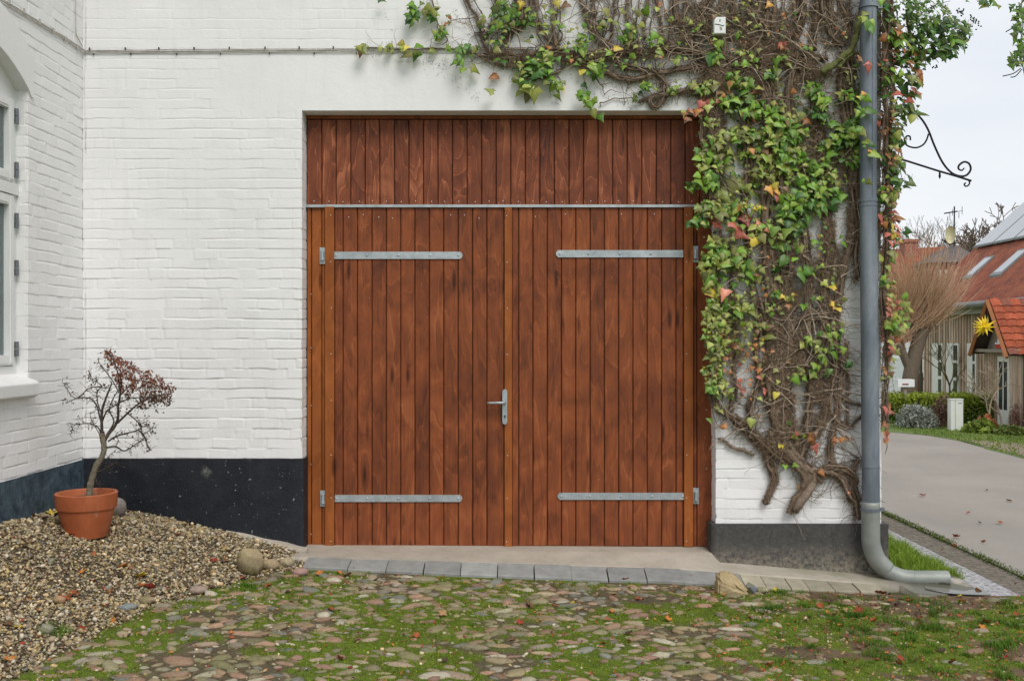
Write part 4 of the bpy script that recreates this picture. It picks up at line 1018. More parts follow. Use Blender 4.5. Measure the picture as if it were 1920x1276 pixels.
for px_, py_, k, s_ in ((65, 970, 'orange', 1.1), (100, 966, 'yellow', 1.2), (85, 975, 'dark', 1.3), (115, 1005, 'brown', 1.5), (135, 1003, 'orange', 1.1), (150, 1008, 'dark', 1.0), (53, 1072, 'tan', 1.3), (232, 1065, 'orange', 1.1), (175, 1092, 'red', .8),
                        (195, 1108, 'red', 1.2), (207, 1113, 'rust', .9), (135, 1118, 'rust', 1.2), (122, 1128, 'rust', 1.4), (147, 1118, 'rust', 1.1), (50, 1150, 'rust', 1.2), (70, 1148, 'orange', 1.0), (17, 1240, 'orange', 1.5), (12, 1175, 'brown', 1.3), (35, 1180, 'yellow', .9), (75, 1198, 'orange', 1.2), (103, 1200, 'rust', .8),
                        (265, 1100, 'rust', 1.2), (280, 1105, 'red', 1.0), (300, 1118, 'dark', 1.0), (265, 1083, 'yellow', 1.0), (275, 1040, 'dark', .9), (400, 1055, 'red', 1.2), (420, 1057, 'brown', 1.1), (155, 1075, 'orange', .8), (435, 1200, 'rust', .9), (40, 1166, 'rust', 1.0), (15, 1212, 'tan', 1.1), (425, 990, 'orange', .8), (240, 962, 'red', .7), (330, 975, 'orange', .6)):
    x, y = on_line(px_, py_); fallen(x, y, k, 'on the gravel mound', s_)
for px_, py_, k, s_ in ((1074, 1135, 'yellow', .8), (990, 1137, 'brown', 1.1), (830, 1155, 'tan', 1.0), (1140, 1165, 'rust', 1.0), (1175, 1090, 'red', 1.0), (780, 1195, 'rust', 1.2), (670, 1203, 'brown', 1.0), (783, 1067, 'brown', .9), (835, 1242, 'dark', 1.2), (620, 1145, 'rust', 1.1), (1180, 1190, 'dark', 1.0), (1195, 1125, 'rust', .9), (635, 1075, 'orange', .9),
                        (1455, 1110, 'yellow', .9), (1255, 1155, 'yellow', .7), (1445, 1250, 'orange', 1.1), (1640, 1165, 'rust', 1.1), (1685, 1248, 'rust', 1.2), (1665, 1228, 'orange', .8), (1680, 1190, 'red', .9), (1835, 1110, 'orange', 1.1), (1850, 1170, 'rust', 1.1), (1800, 1120, 'yellow', .8), (1880, 1205, 'brown', 1.1), (1320, 1210, 'brown', 1.1), (1565, 1155, 'tan', 1.0), (1610, 1150, 'red', 1.0), (1548, 1180, 'brown', .9),
                        (1840, 1180, 'orange', .9), (1905, 1140, 'red', 1.0), (1785, 1245, 'rust', 1.0), (1655, 1115, 'rust', 1.1), (1300, 1095, 'orange', .8), (1290, 1090, 'tan', 1.0), (600, 1078, 'orange', 1.0), (660, 1070, 'tan', 1.1), (650, 1082, 'brown', 1.2)):
    x, y = on_line(px_, py_, -.8); fallen(x, y, k, 'on the mossy cobbles', s_)
for i in range(95):
    x = random.uniform(-1.8, 3.9) if i % 2 else random.uniform(1.3, 3.9); y = random.uniform(-2.3, -.52)
    if x < float(edge_x(y)): continue
    fallen(x, y, random.choice(kinds), 'on the mossy cobbles', random.uniform(.45, .95))
for i in range(90):
    y = random.uniform(-2.4, -.1); x = random.uniform(-2.9, float(edge_x(y))); fallen(x, y, random.choice(kinds), 'on the gravel mound', random.uniform(.4, .9))
for px_, py_, k in ((1875, 982, 'rust'), (1793, 1008, 'rust'), (1845, 1018, 'rust'), (1815, 963, 'red'), (1788, 1026, 'rust'), (1765, 1034, 'tan'), (1837, 982, 'dark'), (1755, 1080, 'orange'), (1905, 1097, 'tan'), (1850, 920, 'dark'), (1890, 940, 'rust'), (1730, 930, 'rust')):
    Y = (H + .2) * F / (py_ - 638) - D; fallen(Xat(px_, Y), Y, k, 'on the road and gutter', .9, -.2)

# leaf crumbs and seed litter
n0 = 6500; x = np.where(rng.random(n0) < .5, rng.uniform(-2.9, 4.2, n0), rng.uniform(1.0, 4.2, n0)); y = -.02 - rng.random(n0) * 3.0; k = (y < -.5) | (x < edge_x(y)); x, y = x[k], y[k]
lv = np.array([(-1, 0, 0), (0, .45, .25), (1, 0, .1), (0, -.45, .2)]); lf_ = np.array([(0, 3, 2), (0, 2, 1)])
V, Fq, C = scatter(lv, lf_, rnd_rot(len(x), .45) * rng.uniform(.005, .015, len(x))[:, None, None], np.stack([x, y, gz(x, y) + .009], 1), np.array(list(LC.values()))[rng.choice([0, 1, 1, 2, 2, 3, 5, 5], len(x))] * rng.uniform(.6, 1.2, len(x))[:, None])
obj('leaf_litter', V, Fq, M['leaf_dry'], None, False, C, 'stuff')
# ================================================================ IVY
ivy = empty('ivy', (1.95, -.05, -.1), 'large old ivy with thick hairy stems covering the wall corner beside the garage door', 'ivy')
STEMS = []      # (pts px, r0, r1, depth)
def S(pts, r0, r1=None, y=None): STEMS.append((pts, r0, r1 if r1 is not None else r0, y))
# stumps and trunks at the bottom
S([(1487, 958), (1496, 940), (1512, 915), (1516, 893), (1503, 875), (1490, 855), (1474, 832), (1460, 805), (1452, 780), (1458, 745), (1460, 715), (1460, 680), (1468, 640), (1462, 600), (1450, 560), (1442, 505), (1437, 455), (1434, 400), (1440, 340), (1446, 280)], 13, 9)
S([(1530, 905), (1514, 890), (1496, 868), (1480, 845)], 9, 14)
S([(1475, 850), (1466, 800), (1470, 760), (1476, 715), (1482, 670), (1478, 620), (1470, 570), (1458, 520), (1452, 440)], 12, 7)
S([(1470, 830), (1448, 770), (1444, 730), (1448, 690), (1446, 640), (1440, 600), (1425, 560)], 12, 6)
S([(1435, 943), (1438, 936), (1447, 915), (1452, 895), (1446, 872), (1434, 850), (1422, 834), (1402, 812), (1380, 790), (1352, 770), (1336, 752), (1328, 720)], 8, 5)
S([(1480, 868), (1455, 850), (1425, 825), (1398, 800), (1375, 780)], 9, 8)
S([(1612, 972), (1605, 950), (1596, 935), (1586, 912), (1572, 893), (1550, 884), (1528, 882), (1510, 880)], 5, 9)
S([(1607, 900), (1590, 885), (1570, 878), (1545, 878)], 5, 7)
S([(1612, 940), (1600, 905), (1598, 885), (1612, 860)], 5, 3)
S([(1500, 860), (1508, 830), (1512, 798), (1517, 765), (1523, 730), (1533, 705), (1545, 660), (1560, 625), (1565, 590)], 8, 7)
S([(1502, 850), (1520, 820), (1536, 797), (1548, 765), (1553, 730), (1563, 700), (1570, 660), (1568, 610)], 7, 5)
S([(1566, 880), (1558, 850), (1562, 815), (1570, 790), (1572, 755), (1578, 715), (1585, 680), (1588, 640)], 6, 3.5)
S([(1532, 712), (1548, 722), (1565, 735), (1585, 750), (1602, 756), (1620, 762)], 4, 3)
S([(1621, 775), (1606, 788), (1592, 802), (1578, 790), (1560, 778), (1552, 760)], 3, 2.5)
S([(1592, 802), (1588, 760), (1590, 720), (1586, 690)], 2.5, 2)
S([(1345, 822), (1362, 828), (1375, 840), (1395, 845), (1415, 852)], 2.5, 3.5)
S([(1410, 790), (1405, 765), (1418, 735), (1424, 700), (1418, 660), (1422, 615), (1415, 560), (1405, 500), (1400, 440)], 5, 4)
S([(1372, 790), (1370, 760), (1380, 730), (1376, 690), (1385, 640), (1378, 590), (1370, 520), (1365, 450)], 4, 3)
S([(1345, 770), (1342, 730), (1350, 690), (1345, 640), (1352, 580), (1345, 500), (1350, 430), (1342, 380)], 4, 3)
# the middle
S([(1520, 740), (1522, 700), (1535, 660), (1548, 610), (1545, 560), (1552, 500), (1554, 445), (1551, 395), (1545, 340), (1540, 280), (1530, 200), (1515, 140)], 9, 7)
S([(1500, 700), (1515, 640), (1518, 590), (1514, 540), (1516, 490), (1510, 430), (1500, 370), (1495, 300), (1485, 220)], 7, 6)
S([(1478, 620), (1500, 600), (1520, 585), (1540, 600), (1560, 612)], 5, 5)
S([(1566, 600), (1575, 540), (1585, 490), (1597, 440), (1600, 390), (1596, 330), (1590, 260), (1580, 190), (1575, 140)], 7, 7)
S([(1606, 520), (1604, 470), (1607, 420), (1603, 360), (1606, 290), (1598, 220)], 5, 5)
S([(1480, 640), (1475, 560), (1482, 500), (1478, 440), (1470, 380), (1465, 300), (1470, 220), (1480, 150)], 6, 6)
S([(1330, 265), (1334, 230), (1332, 200), (1338, 160), (1332, 125)], 10, 12)
S([(1345, 330), (1345, 280), (1350, 230), (1345, 180), (1352, 130)], 7, 9)
S([(1400, 440), (1395, 380), (1405, 310), (1398, 240), (1400, 180), (1392, 120)], 5, 6)
S([(1340, 380), (1330, 330), (1322, 280), (1318, 240), (1325, 190)], 5, 6)
# horizontals above the door
S([(905, 102), (945, 104), (980, 106), (1012, 98), (1040, 94), (1065, 100), (1095, 104), (1130, 104), (1155, 98), (1180, 97), (1215, 96), (1248, 93), (1285, 96), (1320, 100), (1360, 108), (1400, 112), (1450, 106), (1500, 104), (1545, 112)], 5, 11)
S([(1115, 102), (1160, 96), (1210, 98), (1250, 94), (1300, 95)], 7, 7)
S([(1010, 94), (1045, 104), (1080, 117), (1112, 123), (1150, 142), (1165, 147), (1190, 150), (1215, 142), (1228, 134), (1250, 134), (1290, 126), (1325, 123), (1360, 130)], 8, 7)
S([(1128, 108), (1145, 108), (1162, 122), (1185, 127), (1205, 130), (1228, 136), (1240, 148), (1247, 165), (1243, 185), (1228, 201), (1218, 188), (1232, 180), (1260, 175), (1290, 170), (1312, 176), (1328, 185)], 6, 6)
S([(1195, 192), (1215, 184), (1235, 178)], 4, 5)
S([(1125, 195), (1145, 186), (1170, 184), (1197, 184)], 1.5, 1.5)
S([(860, 92), (885, 100), (905, 108), (930, 118), (960, 122), (990, 118), (1015, 108)], 3, 5)
S([(690, 90), (720, 92), (760, 92), (800, 92), (840, 92), (870, 96)], 1.2, 2)
S([(830, 85), (838, 75), (828, 60), (820, 40), (812, 15), (806, -15)], 1.5, 2)
S([(1110, 125), (1118, 145), (1130, 165), (1134, 178)], 2, 1.2)
S([(1060, 110), (1052, 128), (1040, 138), (1018, 145), (1000, 150)], 4, 2)
# risers to the top of the frame
for p, a, b in (([(872, -20), (880, 10), (893, 31), (900, 60), (910, 88), (925, 104)], 4, 3), ([(925, -20), (932, 10), (931, 32), (920, 55), (905, 75)], 3, 3), ([(978, -20), (980, 10), (975, 40), (960, 60), (945, 82)], 6, 5), ([(990, -20), (995, 10), (990, 40), (970, 60)], 5, 4),
                ([(1003, -20), (1006, 20), (1012, 45), (1020, 66), (1036, 82)], 4, 4), ([(1037, 35), (1040, 60), (1041, 85)], 4, 5), ([(1087, -20), (1092, 10), (1102, 40), (1112, 62), (1122, 80), (1130, 95)], 5, 4), ([(1113, -20), (1110, 20), (1108, 45), (1104, 60)], 4, 4),
                ([(1150, -20), (1152, 15), (1148, 40), (1145, 66), (1140, 85)], 3, 3), ([(1178, 0), (1176, 30), (1180, 45), (1188, 66), (1196, 82)], 4, 3), ([(1216, -20), (1212, 19), (1208, 45), (1210, 72)], 4, 4), ([(1226, -20), (1232, 10), (1240, 45), (1244, 75), (1262, 92)], 5, 4),
                ([(1262, -20), (1266, 25), (1276, 55), (1290, 72), (1300, 85)], 5, 6), ([(1280, -20), (1284, 20), (1276, 50), (1290, 72)], 5, 4), ([(1300, -20), (1306, 10), (1320, 20), (1316, 45), (1302, 70)], 5, 5), ([(1322, -20), (1318, 15), (1312, 40), (1305, 65)], 4, 4),
                ([(1335, -20), (1330, 15), (1325, 45), (1330, 80)], 6, 6), ([(1360, -20), (1366, 15), (1362, 45), (1370, 80)], 5, 5), ([(1382, -20), (1376, 20), (1392, 50), (1404, 80)], 5, 6), ([(1400, -20), (1404, 20), (1410, 45), (1414, 70)], 5, 5), ([(1423, -20), (1424, 20), (1418, 50), (1424, 85)], 5, 5),
                ([(1437, -20), (1440, 20), (1438, 45), (1445, 80)], 6, 6), ([(1455, -20), (1452, 20), (1448, 60), (1455, 90)], 5, 4), ([(1487, -20), (1488, 15), (1494, 45), (1492, 80), (1496, 100)], 5, 5), ([(1505, -20), (1507, 20), (1500, 42), (1490, 60), (1478, 78)], 6, 6),
                ([(1532, -20), (1530, 25), (1529, 60), (1527, 95)], 5, 5), ([(1543, -20), (1545, 25), (1552, 50), (1564, 75), (1580, 88)], 6, 6), ([(1558, -20), (1556, 15), (1562, 40), (1578, 62), (1592, 76)], 4, 4), ([(1575, -20), (1580, 15), (1590, 35), (1596, 60)], 4, 4), ([(1592, -20), (1590, 20), (1598, 45)], 5, 4)):
    S([(p[0][0] + random.uniform(-25, 25), -330), (p[0][0] + random.uniform(-20, 20), -190), (p[0][0] + random.uniform(-12, 12), -90)] + p, a, b)
    for _ in range(2):
        o_ = random.choice((-1, 1)) * random.uniform(6, 17); S([(u + o_ + random.uniform(-4, 4), v + random.uniform(-3, 6)) for u, v in [(p[0][0], -60)] + p], a * .42, b * .42)
# right of the pipe and round the corner
S([(1655, -300), (1660, -150), (1658, -20), (1662, 60), (1656, 140), (1662, 220), (1658, 300), (1664, 380), (1660, 470), (1656, 560), (1662, 640), (1660, 720), (1658, 790)], 7, 2.5, -.07)
S([(1666, -300), (1674, -150), (1672, -20), (1668, 70), (1674, 160), (1666, 260), (1670, 360), (1664, 440)], 5, 3, -.05)
GREEN = [([(1541, 136), (1560, 122), (1580, 106), (1597, 90), (1606, 68), (1612, 40), (1618, 10), (1622, -20), (1600, -120), (1612, -240)], 6, 6), ([(1572, 128), (1588, 108), (1602, 100), (1615, 96)], 4, 2), ([(1615, 35), (1628, 18), (1640, -10)], 3, 3),
         ([(1680, 118), (1700, 104), (1712, 96), (1705, 60), (1700, 30)], 4, 3)]
for i, (pts, r0, r1, y) in enumerate(STEMS):
    if max(p[1] for p in pts) < 205: STEMS[i] = (pts, r0 * .74, r1 * .74, y); r0, r1 = r0 * .74, r1 * .74
    x_, y_ = pts[-1]
    if x_ > 1320 and 115 < y_ < 290 and x_ < 1640 and pts[0][1] > y_ + 100: STEMS[i] = (pts + [(x_ + random.uniform(-12, 12), (y_ + 104) / 2 + 8), (x_ + random.uniform(-18, 14), 102)], r0, r1, y)
branch = MB(); ST = []
def stempath(pts, r0, r1, y):
    k = 5; P_ = spline([(a, b, 0) for a, b in pts], k); n_ = len(P_); sd = random.random() * 100; out = []; rr = []
    amp = 1.6 if r0 > 3 else 2.2
    for i, p in enumerate(P_):
        t = i / (n_ - 1); r = r0 + (r1 - r0) * t; r *= 1 + .42 * (float(fbm(np.array(i * .45 + sd), np.array(1.0), 3)) - .5) * 2
        a = p.x + amp * (float(vn(i * .5 + sd, 3.1, 1)) - .5) * 2; b = p.y + amp * (float(vn(i * .5 + sd, 7.7, 2)) - .5) * 2
        Y = (y if y is not None else -.008) - r / PXM * .8 - .012 * float(vn(i * .25 + sd, 5.5, 4))
        out.append(W(a, b, Y)); rr.append(r / PXM)
    return out, rr
BC = [(.18, .128, .09), (.225, .165, .12), (.14, .10, .07), (.26, .20, .15), (.20, .15, .11)]
for pts, r0, r1, y in STEMS:
    if max(r0, r1) >= 4.3:         # thick stems are bundles of fused strands
        for q in range(5):
            off = (q - 2) * max(r0, r1) * .36; p2 = [(a + off * random.uniform(.3, 1.3) + random.uniform(-3, 3), b + random.uniform(-4, 4)) for a, b in pts]
            f = random.uniform(.26, .46); P_, R_ = stempath(p2, r0 * f, r1 * f, (y if y is not None else -.008) - random.uniform(0, .03)); branch.tube(P_, R_, 8, c=random.choice(BC)); ST.append((P_, R_))
        P_, R_ = stempath(pts, r0 * .62, r1 * .62, y)
    else: P_, R_ = stempath(pts, r0 * .85, r1 * .85, y)
    branch.tube(P_, R_, 9, c=random.choice(BC)); ST.append((P_, R_))
branch.build('stem', M['bark'], ivy, True)
# sawn pale ends of the two cut stumps
mb = MB(); mb.c = (.40, .29, .21)
p = [W(1489, 957, -.07), W(1499, 943, -.085), W(1515, 922, -.085), (W(1526, 905, -.075))]; mb.tube(spline(p, 4), [.010, .019, .024, .027, .030, .029, .030, .029, .028, .027, .025, .022, .018][:13], 10, c=(.25, .19, .145))
mb.build('sawn_stump', M['bark'], ivy, True)
mb = MB()
for pts, a, b in GREEN:
    P_, R_ = stempath(pts, a, b, -.09 if pts[0][0] < 1640 else -.02); mb.tube(P_, R_, 9, c=(.15, .16, .06)); ST.append((P_, R_))
mb.build('green_branch', M['bark'], ivy, True)

# fine tendrils wandering from the stems
td = MB()
allp = [(p, r) for P_, R_ in ST for p, r in zip(P_, R_)]
def img(p): z = p[1] + D; return 960 + p[0] * F / z, 638 - (p[2] - H) * F / z
TN = []
for i in range(5600):
    p, r = random.choice(allp); p = Vector(p); a, b = img(p)
    if random.random() < .35 and b < 120: continue
    ang = random.uniform(0, 6.28); L = random.randint(3, 15); step = random.uniform(.010, .020); rr = random.choice((.0010, .0014, .0018, .0024, .0036)) * random.uniform(.8, 1.2); pts = [p.copy()]; turn = random.gauss(0, .15)
    for k in range(L):
        ang += turn + random.gauss(0, .22); q = pts[-1] + Vector((math.cos(ang) * step, random.gauss(0, .004), math.sin(ang) * step)); q.y = min(max(q.y, -.13), -.006)
        if q.x > XR + .08 or q.x < -1.2: break
        if DL < q.x < DR - .05 and q.z < DT + .02: break
        pts.append(q)
    if len(pts) < 3: continue
    e = img(pts[-1])
    if 838 < e[1] and e[0] < 1480: continue
    c = random.choice([(.23, .17, .125), (.31, .25, .19), (.15, .105, .078), (.19, .125, .09), (.36, .29, .22)]); td.tube(pts, [rr * (1 - .6 * k / len(pts)) for k in range(len(pts))], 4, False, c); TN.append(pts)
for i in range(560):
    p, r = random.choice(allp); a, b = img(Vector(p))
    if b > 840 or b < -20 or (a < 1310 and b > 125) or a < 930: continue
    ang = random.choice((0, 3.14)) + random.gauss(0, .7); rr = random.uniform(.0022, .0048); pts = [Vector(p) + Vector((0, -.03, 0))]; turn = random.gauss(0, .05); step = .022
    for k in range(random.randint(8, 22)):
        ang += turn + random.gauss(0, .16); q = pts[-1] + Vector((math.cos(ang) * step, random.gauss(0, .004), math.sin(ang) * step)); q.y = min(max(q.y, -.15), -.015)
        if q.x > XR + .05 or (q.x < DR - .06 and q.z < 3.25): break
        pts.append(q)
    if len(pts) > 5: td.tube(pts, [rr * (1 - .5 * k / len(pts)) for k in range(len(pts))], 5, False, random.choice([(.36, .28, .21), (.48, .39, .30), (.27, .19, .14)]))
td.build('tendril', M['bark'], ivy, True)
# hairy aerial roots: short spikes along both sides of every stem
hp_ = []; hd = []; hl = []
for P_, R_ in ST:
    for i in range(len(P_) - 1):
        a = Vector(P_[i]); b = Vector(P_[i + 1]); d = (b - a); L = d.length
        if L < 1e-6 or R_[i] < .006: continue
        d.normalize(); s_ = Vector((d.z, 0, -d.x))
        for k in range(int(L / .0013)):
            sg = random.choice((-1, 1)); t = random.random(); q = a.lerp(b, t) + s_ * sg * R_[i] * random.uniform(.5, .95)
            v = s_ * sg + Vector((random.gauss(0, .5), random.uniform(-.5, .35), random.gauss(0, .5))); v.normalize()
            hp_.append(q); hd.append(v); hl.append(random.uniform(.005, .022) * (1.7 if random.random() < .15 else 1))
hp_ = np.array([tuple(v) for v in hp_]); hd = np.array([tuple(v) for v in hd]); hl = np.array(hl)
sd_ = np.cross(hd, np.array([0, 1.0, 0])); sd_ /= np.linalg.norm(sd_, axis=1)[:, None] + 1e-9; w_ = rng.uniform(.0007, .0014, len(hp_))[:, None]
md = hp_ + hd * hl[:, None] * .5 + rng.normal(0, .0022, hp_.shape); tp = hp_ + hd * hl[:, None] + rng.normal(0, .003, hp_.shape); tp[:, 1] = np.minimum(tp[:, 1], -.002); oy = np.array([0, -1.0, 0]) * w_
V = np.stack([hp_ - sd_ * w_, hp_ + sd_ * w_, hp_ + oy, md - sd_ * w_ * .8, md + sd_ * w_ * .8, md + oy, tp], 1)
Fq = np.array([(0, 1, 4), (0, 4, 3), (1, 2, 5), (1, 5, 4), (2, 0, 3), (2, 3, 5), (3, 4, 6), (4, 5, 6), (5, 3, 6)])[None] + (np.arange(len(hp_)) * 7)[:, None, None]
C = np.repeat(np.array([(.20, .135, .085), (.26, .18, .115), (.14, .095, .06)])[rng.integers(0, 3, len(hp_))], 7, axis=0)
obj('aerial_root', V.reshape(-1, 3), Fq.reshape(-1, 3), M['bark'], ivy, False, C)
# mats of short curly root fibres
fa = []
for (x, y, rx, ry, n2) in ((1465, 640, 46, 125, 22000), (1340, 200, 24, 90, 6000), (1462, 780, 28, 60, 4500), (1535, 740, 22, 80, 3500), (1550, 450, 16, 130, 3500), (1512, 480, 14, 120, 2500), (1470, 820, 30, 40, 2500), (1602, 420, 14, 110, 4000), (1430, 98, 130, 20, 9000), (1450, 140, 110, 34, 9000), (1490, 480, 95, 80, 9000), (1545, 300, 42, 110, 5000), (1380, 560, 45, 70, 5000), (1660, 400, 12, 350, 3600), (955, 108, 50, 18, 1300), (1090, 106, 70, 12, 1200), (1340, 330, 24, 90, 1600), (1400, 40, 130, 50, 5000), (1470, 820, 60, 45, 2000), (1545, 884, 45, 10, 700), (1360, 700, 40, 80, 1600), (1200, 100, 60, 10, 700), (1290, 60, 40, 40, 800), (1550, 660, 45, 80, 1300), (1560, 60, 40, 50, 900)):
    a = rng.uniform(0, 6.28, n2); q = rng.random(n2) ** .5; px_ = x + rx * q * np.cos(a); py_ = y + ry * q * np.sin(a)
    k = fbm(px_ * .045, py_ * .03, 19) > .42 + .06 * q; px_, py_ = px_[k], py_[k]; Yd = -.004 - .075 * rng.random(len(px_)) ** 1.3; z_ = Yd + D
    fa.append(np.stack([(px_ - 960) * z_ / F, Yd, H - (py_ - 638) * z_ / F], 1))
fa = np.concatenate(fa); nf = len(fa); an = rng.uniform(0, 6.28, nf); d1 = np.stack([np.cos(an), rng.normal(0, .25, nf), np.sin(an)], 1); an2 = an + rng.normal(0, .9, nf); d2 = np.stack([np.cos(an2), rng.normal(0, .25, nf), np.sin(an2)], 1)
L_ = rng.uniform(.006, .024, nf)[:, None]; w_ = rng.uniform(.0006, .0015, nf)[:, None]; s1 = np.stack([-np.sin(an), 0 * an, np.cos(an)], 1); s2 = np.stack([-np.sin(an2), 0 * an2, np.cos(an2)], 1)
p1_ = fa + d1 * L_; p2_ = p1_ + d2 * L_
V = np.stack([fa - s1 * w_, fa + s1 * w_, p1_ - s2 * w_, p1_ + s2 * w_, p2_, fa + np.array([0, -1.2, 0]) * w_, p1_ + np.array([0, -1.2, 0]) * w_], 1); V[:, :, 1] = np.minimum(V[:, :, 1], -.0015)
Fq = np.array([(0, 5, 6), (0, 6, 2), (5, 1, 3), (5, 3, 6), (2, 6, 4), (6, 3, 4), (0, 2, 3), (0, 3, 1)])[None] + (np.arange(nf) * 7)[:, None, None]
C = np.repeat(np.array([(.24, .165, .105), (.31, .22, .15), (.16, .11, .07), (.46, .36, .26)])[rng.integers(0, 4, nf)], 7, axis=0)
obj('aerial_root', V.reshape(-1, 3), Fq.reshape(-1, 3), M['bark'], ivy, False, C)
# little root feet left on the plaster where shoots were torn off
mb = MB()
for (x0, y0, x1, y1, n_) in ((665, 100, 840, 112, 60), (760, 110, 860, 128, 40), (820, 125, 860, 148, 22), (800, 130, 900, 180, 24), (1030, 190, 1060, 196, 14), (1130, 178, 1200, 205, 30), (850, 20, 890, 75, 50), (720, 20, 735, 60, 10), (1060, 135, 1100, 165, 10), (880, 180, 900, 183, 8), (1150, 150, 1160, 180, 14)):
    for i in range(n_):
        t = random.random(); a = x0 + (x1 - x0) * t + random.gauss(0, 3); b = y0 + (y1 - y0) * t + random.gauss(0, 5)
        p = Vector(W(a, b, -.003)); an = random.uniform(0, 3.14); L = random.uniform(.002, .010)
        mb.tube([p, p + Vector((math.cos(an) * L * .5, -.002, math.sin(an) * L * .5)), p + Vector((math.cos(an) * L, -.001, math.sin(an) * L))], .0011, 3, False, (.20, .15, .12))
mb.build('ivy_root_remnant', M['bark'], ivy)

# ---- leaves
def ivy_shape(kind):
    if kind == 0: O = [(0, .10), (.26, .20), (.50, .06), (.47, -.16), (.38, -.30), (.30, -.52), (.13, -.78), (0, -1.0)]      # heart
    elif kind == 1: O = [(0, .08), (.24, .24), (.56, .20), (.40, -.06), (.34, -.22), (.22, -.38), (.11, -.68), (0, -.98)]     # three-lobed
    else: O = [(0, .05), (.30, .28), (.42, .08), (.66, -.10), (.38, -.26), (.27, -.44), (.12, -.72), (0, -1.0)]
    full = O + [(-a, b) for a, b in O[-2:0:-1]]
    V = [(0, 0, .02)] + [(0, -.5, .03)] + [(a, b, -.30 * abs(a) - .14 * b * b) for a, b in full]; n_ = len(full)
    Fc = []
    for k in range(n_):
        a, b = 2 + k, 2 + (k + 1) % n_; m = (full[k][1] + full[(k + 1) % n_][1]) / 2
        Fc.append(((0 if m > -.28 else 1), a, b))
    # stitch along the midrib
    for k in range(n_):
        a = full[k][1]; m0 = (full[k - 1][1] + a) / 2; m1 = (a + full[(k + 1) % n_][1]) / 2
        if (m0 > -.28) != (m1 > -.28): Fc.append((0, 1, 2 + k) if m1 > -.28 else (0, 2 + k, 1) if False else (0, 2 + k, 1))
    return np.array(V), np.array(Fc)
SH = [ivy_shape(k) for k in range(3)]
PAL = {'g': [(.095, .19, .016), (.13, .23, .025), (.065, .15, .016), (.17, .25, .035), (.18, .20, .04)], 'd': [(.035, .095, .016), (.05, .12, .018), (.03, .075, .016), (.08, .15, .02), (.07, .10, .02)], 'o': [(.20, .22, .045), (.16, .16, .05), (.24, .27, .06), (.13, .15, .04)],
       'y': [(.45, .34, .04), (.38, .32, .05), (.50, .26, .05)], 'r': [(.33, .095, .065), (.40, .15, .09), (.26, .07, .045)], 'b': [(.24, .10, .035), (.30, .13, .04), (.16, .09, .04)]}
LP, LS, LCc, LB = [], [], [], []
def leaves(x, y, rx, ry, n_, pal, size=11, Y=None, yr=.085, bend=0):
    if n_ >= 8: n_ = n_ * 1.62; size = size * .92
    for i in range(int(n_)):
        a = random.uniform(0, 6.28); q = random.random() ** .6; X_, Y_ = x + rx * q * math.cos(a), y + ry * q * math.sin(a)
        dep = (Y if Y is not None else -.035) - random.uniform(0, yr)
        k = random.choice(pal); c = np.array(random.choice(PAL[k])) * random.uniform(.8, 1.5)
        LP.append(W(X_, Y_, dep)); LS.append(size / PXM * (random.choice((.6, .8, 1.0, 1.0, 1.25, 1.5)) if n_ > 1 else .95) * random.uniform(.85, 1.15)); LCc.append(c); LB.append(bend)
